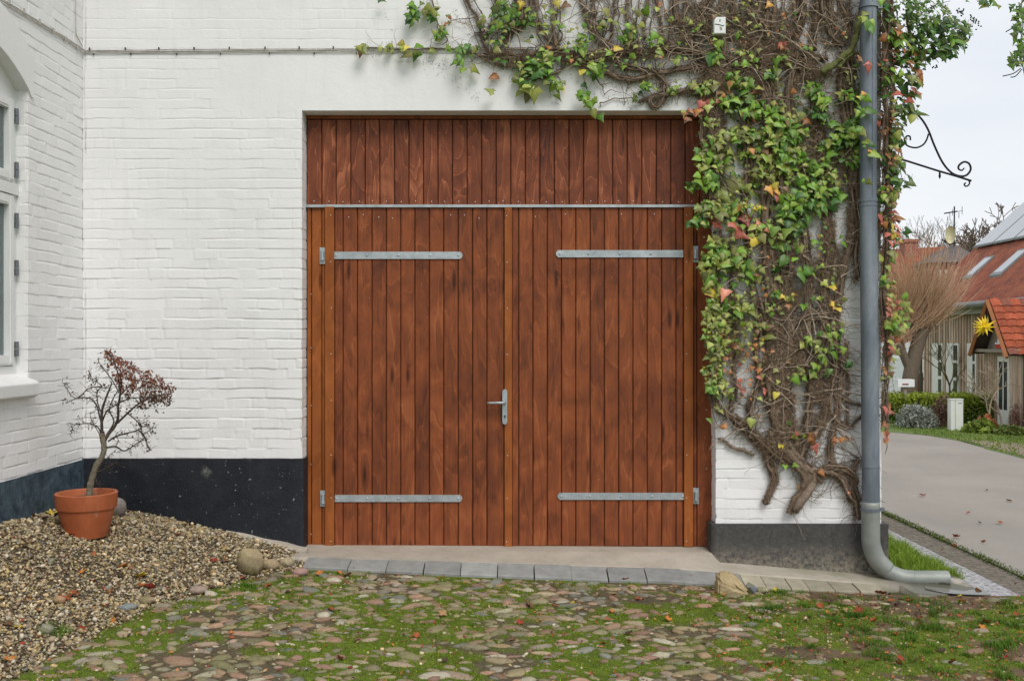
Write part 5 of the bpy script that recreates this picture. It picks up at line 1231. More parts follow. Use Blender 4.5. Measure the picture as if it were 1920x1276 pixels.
E = [(715, 0, 12, 6, 2, 'dd', 13), (783, 20, 20, 18, 13, 'dg', 13), (768, 38, 8, 8, 3, 'd', 12), (810, 20, 15, 20, 9, 'og', 12), (835, 40, 10, 16, 5, 'rob', 11), (820, 60, 14, 16, 8, 'g', 13), (676, 80, 8, 8, 2, 'go', 14), (676, 92, 4, 4, 1, 'b', 15), (692, 90, 4, 3, 1, 'g', 8), (732, 90, 22, 8, 9, 'og', 10), (765, 90, 18, 12, 6, 'yo', 13), (778, 92, 10, 8, 2, 'g', 12), (792, 82, 6, 6, 1, 'g', 18), (811, 90, 4, 4, 1, 'og', 18), (850, 90, 14, 5, 4, 'g', 10),
     (876, 94, 26, 12, 13, 'dg', 11), (862, 118, 12, 12, 5, 'g', 11), (888, 128, 3, 3, 1, 'ob', 22), (926, 142, 5, 6, 1, 'b', 19), (926, 170, 4, 6, 1, 'ob', 22), (930, 80, 10, 8, 4, 'dg', 13), (932, 92, 3, 3, 1, 'o', 16), (944, 22, 24, 24, 13, 'dg', 14), (990, 30, 22, 18, 9, 'gd', 13), (970, 5, 10, 4, 2, 'y', 12), (1000, 135, 38, 22, 26, 'gd', 14), (972, 148, 18, 14, 6, 'go', 14), (990, 165, 22, 10, 5, 'o', 20), (1018, 112, 30, 22, 20, 'g', 11), (976, 120, 6, 10, 2, 'o', 19), (1026, 130, 4, 8, 1, 'o', 20), (1040, 155, 22, 16, 10, 'go', 12), (1055, 165, 4, 6, 1, 'y', 13), (1047, 176, 3, 3, 1, 'g', 14),
     (1000, 135, 3, 3, 1, 'd', 14), (1035, 45, 22, 10, 7, 'go', 9), (1035, 22, 4, 4, 1, 'g', 14), (1021, 10, 3, 3, 1, 'o', 15), (1047, 4, 4, 4, 1, 'y', 15), (1068, 5, 6, 6, 1, 'b', 18), (1085, 137, 4, 4, 1, 'yo', 16), (1097, 155, 4, 4, 1, 'd', 15), (1095, 78, 20, 16, 12, 'g', 12), (1060, 85, 12, 8, 4, 'go', 12), (1118, 128, 16, 18, 12, 'g', 13), (1098, 180, 18, 14, 8, 'g', 14), (1108, 208, 6, 3, 1, 'g', 18), (1125, 215, 3, 3, 1, 'g', 20), (1134, 42, 4, 4, 1, 'd', 18), (1132, 15, 8, 6, 1, 'o', 20), (1153, 88, 2, 2, 1, 'y', 20), (1205, 15, 14, 12, 4, 'go', 15), (1188, 55, 20, 16, 8, 'go', 11), (1167, 60, 10, 10, 3, 'd', 13), (1178, 70, 14, 10, 5, 'g', 12),
     (1210, 166, 20, 14, 11, 'gd', 10), (1190, 185, 5, 12, 4, 'dg', 12), (1228, 72, 20, 14, 9, 'g', 11), (1236, 95, 10, 10, 3, 'og', 11), (1262, 160, 12, 16, 8, 'og', 9), (1296, 40, 10, 8, 3, 'o', 11), (1240, 20, 12, 20, 4, 'bo', 8),
     (1345, 82, 10, 14, 6, 'g', 12), (1338, 105, 16, 12, 9, 'gd', 13), (1385, 62, 8, 6, 3, 'g', 10), (1395, 108, 24, 14, 14, 'go', 12), (1465, 108, 16, 12, 7, 'g', 14), (1466, 82, 10, 14, 4, 'rb', 14), (1445, 5, 5, 6, 1, 'y', 18), (1519, 85, 10, 5, 5, 'g', 8), (1434, 48, 4, 3, 2, 'g', 6), (1405, 5, 20, 6, 6, 'o', 8),
     (1320, 162, 26, 14, 16, 'og', 12), (1330, 185, 16, 14, 8, 'rog', 13), (1305, 212, 24, 12, 12, 'obr', 11), (1335, 225, 18, 12, 9, 'og', 12), (1382, 150, 26, 18, 22, 'g', 13), (1400, 165, 10, 20, 8, 'gd', 14), (1385, 192, 38, 20, 34, 'gd', 13), (1425, 205, 40, 18, 28, 'g', 14), (1448, 138, 12, 18, 9, 'dg', 13), (1435, 135, 3, 3, 1, 'r', 9), (1522, 165, 16, 18, 14, 'g', 13), (1545, 185, 12, 18, 10, 'g', 15), (1460, 225, 24, 14, 14, 'g', 13), (1410, 218, 5, 5, 1, 'r', 15),
     (1495, 222, 24, 12, 14, 'ob', 12), (1535, 210, 18, 12, 9, 'd', 14), (1450, 250, 34, 18, 26, 'go', 13), (1490, 245, 24, 18, 18, 'g', 15), (1385, 250, 42, 14, 28, 'go', 12), (1345, 265, 26, 16, 16, 'og', 13), (1345, 300, 36, 26, 40, 'go', 13), (1320, 290, 18, 18, 10, 'g', 13), (1470, 285, 44, 18, 34, 'g', 14), (1420, 290, 22, 16, 10, 'bog', 12), (1410, 322, 3, 3, 1, 'o', 30), (1421, 317, 4, 4, 2, 'r', 15), (1385, 345, 12, 10, 3, 'o', 22), (1440, 320, 24, 18, 18, 'go', 12), (1500, 315, 40, 22, 30, 'g', 13), (1478, 310, 16, 12, 5, 'oy', 16),
     (1550, 275, 16, 14, 9, 'g', 15), (1570, 262, 34, 24, 22, 'gd', 13), (1555, 225, 16, 12, 8, 'g', 13), (1600, 235, 36, 18, 24, 'g', 14), (1615, 250, 26, 16, 14, 'dg', 15), (1590, 175, 22, 10, 12, 'g', 13), (1620, 190, 20, 20, 14, 'gd', 14), (1620, 295, 22, 16, 9, 'gyd', 14), (1298, 350, 12, 8, 8, 'dg', 11), (1325, 335, 22, 20, 16, 'g', 16), (1340, 390, 34, 18, 20, 'go', 14), (1365, 380, 26, 18, 16, 'go', 14), (1350, 365, 5, 14, 2, 'o', 22), (1405, 388, 26, 16, 14, 'gyo', 13), (1455, 350, 22, 14, 8, 'yob', 13), (1462, 368, 4, 4, 2, 'r', 14), (1490, 370, 34, 30, 44, 'dg', 15), (1540, 370, 28, 24, 24, 'gd', 15), (1520, 345, 30, 14, 14, 'g', 14), (1575, 360, 14, 14, 6, 'g', 16),
     (1310, 420, 20, 12, 12, 'gd', 14), (1318, 395, 14, 8, 5, 'dg', 13), (1345, 412, 12, 8, 3, 'r', 14), (1374, 415, 3, 3, 1, 'r', 20), (1399, 402, 4, 4, 1, 'r', 24), (1381, 435, 2, 2, 1, 'r', 36), (1407, 448, 3, 3, 1, 'y', 26), (1385, 425, 34, 24, 12, 'go', 13), (1430, 440, 22, 20, 9, 'go', 13), (1445, 420, 28, 16, 9, 'gr', 13), (1480, 415, 26, 20, 14, 'gd', 16), (1518, 410, 6, 12, 2, 'dg', 22), (1475, 445, 20, 20, 10, 'g', 15), (1497, 462, 6, 10, 2, 'g', 22), (1475, 480, 12, 16, 5, 'og', 18),
     (1340, 470, 26, 18, 20, 'g', 14), (1362, 485, 26, 20, 18, 'g', 15), (1330, 500, 18, 20, 10, 'og', 15), (1385, 480, 30, 24, 16, 'go', 16), (1345, 525, 18, 10, 7, 'g', 13), (1345, 452, 24, 10, 9, 'o', 11), (1400, 515, 24, 16, 10, 'go', 13), (1416, 505, 14, 12, 5, 'dg', 12), (1325, 520, 6, 12, 4, 'go', 13), (1328, 540, 3, 3, 1, 'oy', 30), (1360, 543, 3, 3, 1, 'r', 26), (1455, 503, 8, 12, 4, 'd', 14), (1505, 512, 14, 12, 7, 'g', 14), (1380, 565, 24, 16, 12, 'go', 12), (1395, 580, 22, 12, 12, 'g', 13), (1458, 548, 8, 6, 3, 'g', 13), (1478, 555, 14, 10, 5, 'gy', 13), (1440, 575, 5, 5, 1, 'g', 10), (1507, 572, 6, 6, 2, 'g', 12),
     (1560, 535, 10, 5, 3, 'y', 13), (1570, 568, 14, 14, 6, 'yo', 13), (1535, 555, 10, 6, 2, 'g', 12), (1540, 640, 34, 16, 14, 'go', 12), (1565, 615, 16, 18, 10, 'og', 12), (1550, 660, 16, 16, 9, 'g', 12), (1525, 636, 12, 6, 4, 'g', 12), (1580, 655, 6, 6, 3, 'g', 12), (1437, 613, 4, 4, 1, 'b', 15), (1435, 630, 8, 6, 2, 'gy', 12), (1335, 600, 16, 36, 40, 'o', 9), (1352, 600, 18, 16, 12, 'go', 12), (1345, 650, 20, 24, 34, 'o', 9), (1370, 640, 22, 22, 14, 'ob', 10), (1334, 690, 18, 24, 26, 'og', 9), (1365, 668, 10, 6, 3, 'r', 13), (1345, 720, 24, 18, 22, 'og', 9), (1350, 620, 30, 80, 60, 'ogo', 9),
     (1405, 640, 30, 40, 14, 'ob', 8), (1500, 700, 22, 10, 9, 'go', 12), (1530, 690, 16, 14, 9, 'g', 12), (1548, 695, 10, 10, 5, 'gd', 13), (1590, 680, 6, 10, 4, 'gd', 12), (1500, 690, 5, 3, 2, 'g', 11), (1455, 733, 12, 6, 4, 'yg', 11), (1370, 732, 5, 5, 1, 'g', 15), (1332, 788, 3, 3, 1, 'g', 15), (1408, 788, 10, 4, 3, 'g', 13), (1425, 780, 4, 4, 1, 'b', 10), (1493, 748, 4, 4, 1, 'b', 13), (1468, 780, 5, 3, 1, 'r', 11), (1477, 790, 5, 5, 2, 'g', 8), (1498, 812, 16, 8, 4, 'rog', 12), (1525, 815, 10, 6, 3, 'b', 13), (1536, 835, 8, 6, 2, 'r', 12), (1575, 820, 12, 10, 5, 'b', 12), (1470, 872, 6, 5, 2, 'g', 11), (1490, 872, 5, 4, 2, 'g', 13), (1540, 880, 5, 5, 2, 'b', 12), (1592, 920, 4, 4, 2, 'r', 9), (1497, 912, 3, 3, 1, 'b', 12), (1354, 800, 6, 6, 2, 'b', 12), (1465, 838, 20, 6, 4, 'yo', 8),
     (1430, 180, 90, 60, 30, 'bo', 9), (1450, 330, 110, 100, 90, 'go', 10), (1500, 500, 90, 80, 20, 'ob', 8), (1360, 160, 14, 20, 5, 'b', 9), (1400, 60, 130, 40, 14, 'ob', 7), (1100, 100, 180, 20, 26, 'bo', 7)]
E += [(1130, 55, 200, 45, 46, 'go', 9), (1450, 55, 150, 45, 30, 'gob', 8), (1100, 110, 190, 16, 34, 'god', 10), (950, 50, 60, 40, 24, 'god', 10), (1250, -120, 380, 90, 160, 'go', 12), (1600, -130, 60, 110, 60, 'g', 13), (1420, 560, 70, 60, 34, 'go', 9), (1450, 700, 70, 60, 20, 'ob', 8), (1540, 480, 50, 70, 22, 'go', 9), (1352, 745, 22, 25, 14, 'og', 9), (1390, 620, 50, 50, 26, 'og', 9), (1340, 560, 22, 60, 30, 'og', 10), (1400, 700, 60, 50, 16, 'rb', 9), (1340, 640, 22, 90, 40, 'go', 10), (1600, 130, 16, 30, 8, 'go', 10), (1560, 320, 40, 30, 16, 'g', 13), (1600, 290, 24, 20, 9, 'g', 12)]
for e in E: leaves(*e)
for e in [(1345, 280, 40, 120, 90, 'do', 8), (1440, 270, 80, 120, 190, 'do', 9), (1540, 260, 60, 130, 110, 'do', 8), (1600, 220, 25, 90, 40, 'do', 8), (1360, 460, 45, 60, 60, 'do', 8), (1450, 180, 110, 50, 60, 'dob', 8)]: leaves(*e, Y=-.012, yr=.02)
# fewer, darker leaves that hang in front of the pipe
for e in [(1625, 32, 8, 12, 7, 'g', 14), (1633, 45, 8, 8, 4, 'g', 13), (1612, 110, 4, 4, 2, 'b', 14), (1630, 118, 6, 10, 4, 'rb', 14), (1620, 180, 12, 8, 6, 'gy', 13), (1618, 205, 14, 10, 7, 'g', 14), (1612, 240, 12, 10, 7, 'g', 13), (1625, 265, 10, 10, 5, 'gd', 15), (1634, 290, 5, 10, 3, 'yg', 17), (1625, 340, 5, 5, 2, 'g', 14)]: leaves(*e, Y=-.20, yr=.05)
# the corner: leaves right of the pipe, hanging out past the wall
for e in [(1665, 15, 22, 26, 26, 'gd', 13), (1700, 20, 34, 30, 60, 'ddg', 9), (1672, 62, 22, 24, 20, 'gdb', 15), (1740, 25, 44, 34, 110, 'ddg', 8), (1690, 70, 24, 18, 26, 'g', 14), (1762, 55, 26, 30, 44, 'd', 12), (1790, 55, 30, 24, 44, 'd', 10), (1735, 75, 30, 22, 44, 'd', 11), (1775, 90, 22, 18, 22, 'd', 17), (1795, 75, 16, 22, 20, 'dg', 14), (1812, 55, 14, 16, 16, 'd', 8), (1735, 100, 22, 14, 16, 'd', 13), (1700, 105, 30, 22, 34, 'dgb', 13), (1668, 110, 20, 30, 26, 'rbd', 11), (1730, 120, 14, 10, 8, 'd', 11),
          (1675, 140, 22, 18, 22, 'g', 14), (1715, 145, 16, 18, 16, 'odb', 15), (1665, 175, 20, 20, 18, 'bd', 11), (1700, 175, 22, 16, 14, 'dor', 15), (1690, 200, 26, 18, 20, 'do', 13), (1665, 225, 18, 26, 24, 'brd', 11), (1695, 215, 24, 16, 14, 'dg', 12), (1720, 205, 10, 10, 5, 'd', 13), (1680, 250, 20, 24, 26, 'od', 13), (1672, 290, 20, 24, 28, 'dob', 13), (1680, 320, 18, 22, 22, 'dg', 13), (1690, 345, 10, 8, 5, 'd', 11), (1668, 360, 18, 28, 30, 'oobg', 13), (1668, 410, 18, 26, 26, 'orb', 13), (1676, 440, 16, 22, 16, 'dyr', 12), (1668, 480, 14, 26, 16, 'od', 13), (1666, 530, 14, 26, 16, 'ogb', 13), (1672, 575, 18, 24, 20, 'bro', 12), (1680, 610, 20, 20, 20, 'go', 15), (1672, 650, 16, 24, 14, 'or', 13), (1664, 700, 10, 26, 8, 'ob', 11), (1664, 760, 10, 16, 7, 'rb', 12), (1662, 805, 7, 22, 10, 'rb', 8), (1705, 340, 8, 8, 3, 'd', 12), (1702, 434, 7, 4, 4, 'd', 11), (1698, 580, 12, 30, 9, 'g', 13)]:
    leaves(*e, Y=.06, yr=.22, bend=1)
n_ = len(LP)
P_ = np.array(LP); sz = np.array(LS); cc = np.clip(np.array(LCc), 0, 1); bend = np.array(LB)
nr = np.stack([rng.normal(0, .42, n_) + .25 * bend, -np.ones(n_) + .25 * bend, rng.normal(.45, .32, n_)], 1); nr /= np.linalg.norm(nr, axis=1)[:, None]
ti = rng.normal(0, .75, n_); down = np.stack([np.sin(ti), 0 * ti, -np.cos(ti)], 1); down -= nr * (down * nr).sum(1)[:, None]; down /= np.linalg.norm(down, axis=1)[:, None]
yax = -down; xax = np.cross(yax, nr)
Mx = np.stack([xax, yax, nr], -1) * sz[:, None, None]
kk = rng.choice([0, 1, 2], n_, p=[.45, .33, .22])
parts = []
for s_ in range(3):
    m = kk == s_; V, Fq, C = scatter(SH[s_][0], SH[s_][1], Mx[m], P_[m], cc[m]); nv = len(SH[s_][0])
    mult = np.ones(nv); mult[0] = 1.35; mult[1] = 1.2; mult[2:] = .93; C = C * np.tile(mult, m.sum())[:, None]; parts.append((V, Fq, np.clip(C, 0, 1)))
V, Fq, C = merge(parts); obj('foliage', V, Fq, M['leaves'], ivy, False, C)
# leaf stalks
ct = MB()
for i in range(0, n_, 2):
    p = Vector(P_[i]); q = p + Vector((random.uniform(-.02, .02), random.uniform(.005, .03), random.uniform(.01, .05))); ct.tube([p, p.lerp(q, .5) + Vector((random.uniform(-.006, .006), 0, 0)), q], .0011, 3, False, (.20, .15, .06))
ct.build('leaf_stalk', M['bark'], ivy)
# twigs and berries of the overhanging part
tw = MB()
for pts in ([(1660, 40), (1700, 50), (1745, 45), (1790, 40), (1815, 45)], [(1665, 70), (1710, 72), (1750, 80), (1780, 100)], [(1700, 50), (1735, 20), (1760, 8), (1782, 2)], [(1745, 45), (1772, 60), (1800, 50), (1825, 45)], [(1670, 110), (1705, 90), (1740, 96), (1760, 118)], [(1660, 170), (1690, 160), (1715, 150)], [(1660, 210), (1695, 195), (1712, 210), (1722, 225)], [(1655, 290), (1680, 270), (1690, 330), (1700, 345)], [(1660, 440), (1685, 436), (1722, 437)], [(1662, 560), (1690, 600), (1702, 640)], [(1710, 72), (1735, 70), (1765, 72)], [(1660, 800), (1664, 830), (1660, 850)]):
    P2 = spline([W(a, b, .02 + random.uniform(-.08, .08)) for a, b in pts], 5); tw.tube(P2, [.0045 * (1 - .7 * i / len(P2)) for i in range(len(P2))], 6, c=(.13, .10, .06))
tw.build('ivy_twig', M['bark'], ivy, True)
bV, bF = ICO0; bp = []
for (x, y, r_, n2) in ((1805, 24, 8, 10), (1829, 42, 10, 16), (1822, 33, 6, 8), (1797, 20, 5, 6), (1779, 22, 6, 7), (1810, 88, 6, 6), (1752, 125, 6, 6)):
    for _ in range(n2): bp.append(W(x + random.gauss(0, r_ * .5), y + random.gauss(0, r_ * .5), .02 + random.gauss(0, .02)))
bp = np.array(bp); V, Fq, C = scatter(bV, bF, np.tile(np.eye(3) * .0065, (len(bp), 1, 1)), bp, np.tile(np.array([(.03, .05, .03)]), (len(bp), 1))); obj('berry', V, Fq, M['leaves'], ivy, True, C)

# ivy shoots hanging into the picture from above, by the road
def leafset(cx, cy, rx, ry, n2, pal, size, Y, parent, name='foliage'):
    global LP, LS, LCc, LB
    LP, LS, LCc, LB = [], [], [], []
    leaves(0, 0, 0, 0, 0, 'g')
    for q in (cx if isinstance(cx, list) else [(cx, cy, rx, ry, n2)]): leaves(*q, pal, size, Y, .25)
    P2 = np.array(LP); k2 = len(P2); s2 = np.array(LS) * (Y + D) / D
    a1 = rng.normal(0, .5, k2); nr = np.stack([a1, -np.ones(k2), rng.normal(.3, .4, k2)], 1); nr /= np.linalg.norm(nr, axis=1)[:, None]
    t2 = rng.normal(0, .7, k2); dn = np.stack([np.sin(t2), 0 * t2, -np.cos(t2)], 1); dn -= nr * (dn * nr).sum(1)[:, None]; dn /= np.linalg.norm(dn, axis=1)[:, None]
    Mx = np.stack([np.cross(-dn, nr), -dn, nr], -1) * s2[:, None, None]
    V, Fq, C = scatter(SH[1][0], SH[1][1], Mx, P2, np.array(LCc)); return obj(name, V, Fq, M['leaves'], parent, False, np.clip(C, 0, 1))
hb = empty('hanging_branch', W(1915, 0, .5), 'leafy dark green branch hanging down from above over the road', 'branch')
leafset([(1908, 15, 14, 10, 10), (1912, 35, 12, 14, 12), (1908, 55, 10, 10, 14), (1912, 80, 12, 10, 12), (1905, 110, 12, 14, 16), (1915, 100, 10, 20, 12), (1850, 5, 20, 5, 6), (1812, 0, 8, 4, 3), (1862, 6, 16, 8, 6), (1925, 50, 12, 60, 20)], 0, 0, 0, 0, 'ddg', 10, .5, hb)
tw = MB()
for pts in ([(1925, -30), (1915, 10), (1918, 50), (1912, 90), (1918, 125), (1925, 160)], [(1914, 128), (1900, 138), (1880, 143)], [(1916, 130), (1904, 143), (1895, 145)], [(1900, 52), (1893, 56), (1886, 60)], [(1780, -5), (1830, -12), (1880, -10), (1925, -20)]):
    P2 = spline([W(a, b, .5) for a, b in pts], 5); tw.tube(P2, .004, 5, c=(.06, .05, .04))
tw.build('ivy_twig', M['bark'], hb, True)
# ================================================================ POT AND LITTLE TREE
YPOT = -.78
pxx, _, _ = W(162, 1000, YPOT); zb = float(gz(pxx, YPOT)) - .015; sc_ = (YPOT + D) / F
R = 55.5 * sc_; zt = H - (927 - 638) * sc_ ; zt = H - (922 - 638) * sc_
pot = MB(); rb = 38 * sc_; ztr = zt - 29 * sc_
pot.lathe([(.0001, zb), (rb - .004, zb), (rb, zb + .006), (R * .905, ztr - .002), (R * .955, ztr), (R * .97, ztr + .008), (R * .995, zt - .010), (R, zt - .004), (R - .004, zt), (R - .018, zt), (R - .022, zt - .006), (R * .80, zt - .12), (.0001, zt - .12)], pxx, YPOT, 64)
o = pot.build('flower_pot', M['terracotta'], None, True); tag(o, 'round terracotta flower pot holding a little bare tree on the gravel', 'flower pot')
em = o.modifiers.new('e', 'EDGE_SPLIT'); em.split_angle = math.radians(40)
ps = MB(); ps.c = (.07, .05, .035); V = []; 
ps.lathe([(R * .86, zt - .040), (R * .5, zt - .032), (.001, zt - .03)], pxx, YPOT, 40); ps.build('potting_soil', M['soil'], o, True)

tree = empty('small_tree', W(168, 922, YPOT), 'small leaning half bare tree with rusty red leaves growing in the terracotta pot', 'small tree')
tr_ = MB(); TB = []
def TP(pts, r0, r1, dy=0.0, k=5):
    n_ = len(pts); P2 = spline([W(a, b, YPOT + dy * i / (n_ - 1)) for i, (a, b) in enumerate(pts)], k); m = len(P2)
    return P2, [(r0 + (r1 - r0) * i / (m - 1)) * sc_ for i in range(m)]
P2, R2 = TP([(167, 930), (169, 912), (173, 895), (181, 872), (190, 858), (195, 843), (194, 828), (191, 812)], 6.2, 5.0)
R2 = [r * (1 + .25 * (float(vn(i * .6, 2, 2)) - .5)) for i, r in enumerate(R2)]; tr_.tube(P2, R2, 12, c=(.21, .18, .13)); tr_.build('trunk', M['bark'], tree, True)
BR = [([(193, 830), (190, 800), (191, 770), (196, 752), (203, 733), (209, 718)], 3.4, 1.2, -.05), ([(195, 826), (205, 812), (215, 800), (222, 782), (221, 762), (225, 740), (228, 718), (224, 700)], 3.4, 1.2, .06), ([(220, 792), (241, 773), (260, 757), (288, 744), (319, 738)], 2.2, .8, -.1),
      ([(192, 800), (186, 780), (184, 766), (175, 750), (160, 745), (141, 748), (124, 755)], 1.8, .7, .08), ([(147, 746), (155, 738), (165, 729), (183, 724), (200, 728)], 1.1, .9, -.05), ([(141, 745), (133, 740), (125, 728), (119, 719)], .9, .4, .05), ([(190, 812), (184, 800), (168, 794), (150, 794), (134, 796)], 1.5, .6, .12),
      ([(134, 796), (136, 805), (133, 812)], .6, .4, 0), ([(203, 826), (218, 817), (240, 811), (260, 806), (266, 797)], 1.7, .8, -.12), ([(260, 806), (270, 815), (275, 832), (284, 845)], 1.5, .7, 0), ([(200, 838), (216, 836), (232, 844), (245, 840), (256, 831), (269, 822)], 1.7, .7, .1), ([(236, 772), (250, 783), (262, 796), (268, 812), (272, 824)], 1.3, .7, .08),
      ([(183, 884), (194, 880), (208, 872), (221, 866)], 1.3, .9, -.05), ([(222, 735), (212, 715), (200, 698), (190, 686), (182, 671)], 1.2, .5, .05), ([(225, 735), (224, 715), (220, 695), (212, 676), (203, 664), (199, 657)], 1.4, .6, 0), ([(226, 740), (245, 722), (262, 712), (285, 720), (310, 728)], 1.4, .6, .08), ([(192, 790), (200, 770), (215, 760), (232, 752), (250, 746), (280, 745), (300, 752)], 1.6, .7, -.08),
      ([(190, 775), (184, 755), (182, 735), (190, 722), (176, 712), (168, 698)], 1.3, .5, -.04), ([(188, 815), (178, 800), (170, 785), (170, 772)], 1.0, .4, .06), ([(200, 815), (214, 790), (206, 770), (210, 750), (222, 730)], 1.6, .8, .03), ([(270, 812), (282, 806), (290, 795)], .8, .4, 0), ([(262, 797), (272, 790), (280, 800)], .8, .4, 0), ([(216, 836), (222, 825), (216, 815)], .8, .4, 0), ([(200, 862), (206, 853), (214, 845)], .9, .4, 0), ([(183, 905), (186, 908), (187, 902)], .8, 1.2, 0)]
brm = MB()
for pts, a, b, dy in BR:
    P2, R2 = TP([(x + random.uniform(-.8, .8), y + random.uniform(-.8, .8)) for x, y in pts], a, b, dy); brm.tube(P2, R2, 8, c=(.085, .068, .055)); TB.append((P2, R2))
twm = MB(); tips = []
for P2, R2 in TB:
    for _ in range(int(len(P2) * .9)):
        i = random.randrange(len(P2) // 3, len(P2)); p = Vector(P2[i]); ang = random.uniform(0, 6.28); pts = [p]; 
        for k in range(random.randint(2, 5)):
            ang += random.gauss(0, .5); pts.append(pts[-1] + Vector((math.cos(ang) * .012, random.gauss(0, .009), math.sin(ang) * .012)))
        twm.tube(pts, [.0017, .0015, .0012, .001, .0008, .0007][:len(pts)], 4, False, (.08, .06, .05)); tips.append(pts[-1])
brm.build('branch', M['bark'], tree, True); twm.build('tree_twig', M['bark'], tree, True)
poly = [(197, 655), (208, 657), (216, 668), (225, 668), (232, 676), (252, 680), (258, 690), (272, 696), (280, 692), (300, 705), (312, 718), (330, 728), (322, 740), (318, 758), (312, 760), (300, 752), (288, 762), (275, 768), (262, 765), (255, 752), (240, 745), (226, 735), (218, 715), (208, 700), (200, 690), (195, 675)]
def inpoly(x, y, pl):
    c = False
    for i in range(len(pl)):
        x1, y1 = pl[i]; x2, y2 = pl[i - 1]
        if (y1 > y) != (y2 > y) and x < (x2 - x1) * (y - y1) / (y2 - y1) + x1: c = not c
    return c
lp = []; lc = []
while len(lp) < 2300:
    x, y = random.uniform(190, 335), random.uniform(650, 772)
    if inpoly(x, y, poly) and float(fbm(np.array(x * .085), np.array(y * .085), 4)) > .36:
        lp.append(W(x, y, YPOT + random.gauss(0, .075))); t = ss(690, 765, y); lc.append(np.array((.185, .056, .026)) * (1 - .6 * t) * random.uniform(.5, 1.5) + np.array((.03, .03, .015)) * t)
for x, y, r_, n2 in ((166, 706, 8, 34), (175, 716, 8, 22), (122, 752, 6, 10), (134, 808, 4, 6), (276, 840, 8, 14), (280, 800, 10, 12), (190, 815, 8, 12), (245, 760, 30, 50), (200, 745, 20, 26), (165, 800, 4, 3), (300, 755, 18, 50)):
    for _ in range(n2): lp.append(W(x + random.gauss(0, r_ * .6), y + random.gauss(0, r_ * .6), YPOT + random.gauss(0, .04))); lc.append(np.array((.09, .055, .03)) * random.uniform(.5, 1.4))
for t_ in tips:
    if random.random() < .35: lp.append(tuple(t_)); lc.append(np.array((.09, .045, .03)))
lp = np.array(lp); n2 = len(lp); lV = np.array([(0, 0, 0), (.45, -.35, .12), (.5, -.8, .1), (0, -1.25, 0), (-.5, -.8, .12), (-.42, -.35, .1)]); lF = np.array([(0, 2, 1), (0, 3, 2), (0, 4, 3), (0, 5, 4)])
Mx = rnd_rot(n2, 1.2) * (rng.uniform(.006, .0125, n2))[:, None, None]
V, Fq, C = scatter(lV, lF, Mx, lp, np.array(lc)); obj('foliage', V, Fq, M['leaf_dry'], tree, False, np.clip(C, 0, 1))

# ================================================================ ACROSS THE ROAD
simple('slat_wood', (.10, .075, .055), .85, nsc=6, var=.3, bump=.3)
n = N('slat_boards')
isl = n.island(); c = n.ramp(isl, [(0, (.34, .25, .18)), (.5, (.52, .39, .29)), (1, (.64, .53, .42))])
c = n.mix(1.0, c, n.ramp(n.noise(4, 5, .6, n.coord((5, 5, .6))), [(.3, (.65, .63, .6)), (.7, (1.25, 1.2, 1.2))]), 'MULTIPLY'); M['slats'] = n.done(c, .9)
n = N('red_brick')
br = n.nt.nodes.new('ShaderNodeTexBrick'); x, y, z = n.sep(n.tc.outputs['Object']); n.put(br.inputs['Vector'], n.comb(n.math('ADD', x, y), z, 0.0)); br.inputs['Scale'].default_value = 3.4
n.put(br.inputs['Color1'], (.36, .07, .035)); n.put(br.inputs['Color2'], (.25, .05, .03)); n.put(br.inputs['Mortar'], (.38, .30, .25)); br.inputs['Mortar Size'].default_value = .025
M['brick'] = n.done(br.outputs[0], .9)
n = N('weathered_roof_tiles')
wv = n.nt.nodes.new('ShaderNodeTexWave'); wv.bands_direction = 'Y'; wv.inputs['Scale'].default_value = 1.6
c = n.ramp(n.noise(3.2, 8, .8), [(.30, (.09, .030, .017)), (.50, (.24, .060, .027)), (.72, (.36, .12, .055))])
c = n.mix(n.ramp(n.noise(14, 2, .5), [(.69, 0.0), (.73, .6)]), c, (.42, .30, .18))
M['roof_red'] = n.done(c, .9, n.bump(n.math('ADD', wv.outputs[1], n.noise(20, 4)), .6, .03))
n = N('slate_roof'); c = n.ramp(n.noise(3, 7, .75), [(.3, (.065, .05, .05)), (.7, (.15, .125, .12))]); M['slate'] = n.done(c, .8, n.bump(n.noise(9, 3), .4, .05))
simple('grey_metal', (.22, .235, .235), .5, .4, nsc=4)
simple('panel_glass', (.38, .41, .44), .15, nsc=3, var=.05, spec=.8)
simple('dark_glass', (.05, .055, .06), .1, spec=.8)
simple('orange_timber', (.42, .16, .06), .7)
hz_ = empty('timber_house', (10.5, 15, -.2), 'low house of brown vertical timber slats with mossy red tile roof and solar panels', 'house')
XF = 10.5; gY0, gY1 = 3.0, 18.45
mb = MB(); mb.c = (.2, .16, .12); mb.box(XF, 17.2, gY0, gY1, -.3, 2.30); V = [(XF, gY1, 2.3), (17.2, gY1, 2.3), (13.85, gY1, 5.2)]; V2 = [(a, gY0, c_) for a, _, c_ in V]; mb.add(V + V2, [(0, 1, 2), (5, 4, 3)]); mb.build('wall', M['slat_wood'], hz_)
mb = MB(); y = gY0
while y < gY1:
    w = random.uniform(.085, .105); mb.box(XF - .022, XF + .01, y, y + w, -.25, 2.25 + random.uniform(-.01, .01)); y += w + random.uniform(.04, .055)
x = XF
while x < 17.1: mb.box(x, x + .1, gY1, gY1 + .02, -.25, 2.3 + min(x - XF, 17.2 - x) * .86); x += .15
mb.build('slat_cladding', M['slats'], hz_)
rs = .884; E0 = (10.2, 2.2)
def roofz(x): return E0[1] + (x - E0[0]) * rs
mb = MB(); rX = 13.85
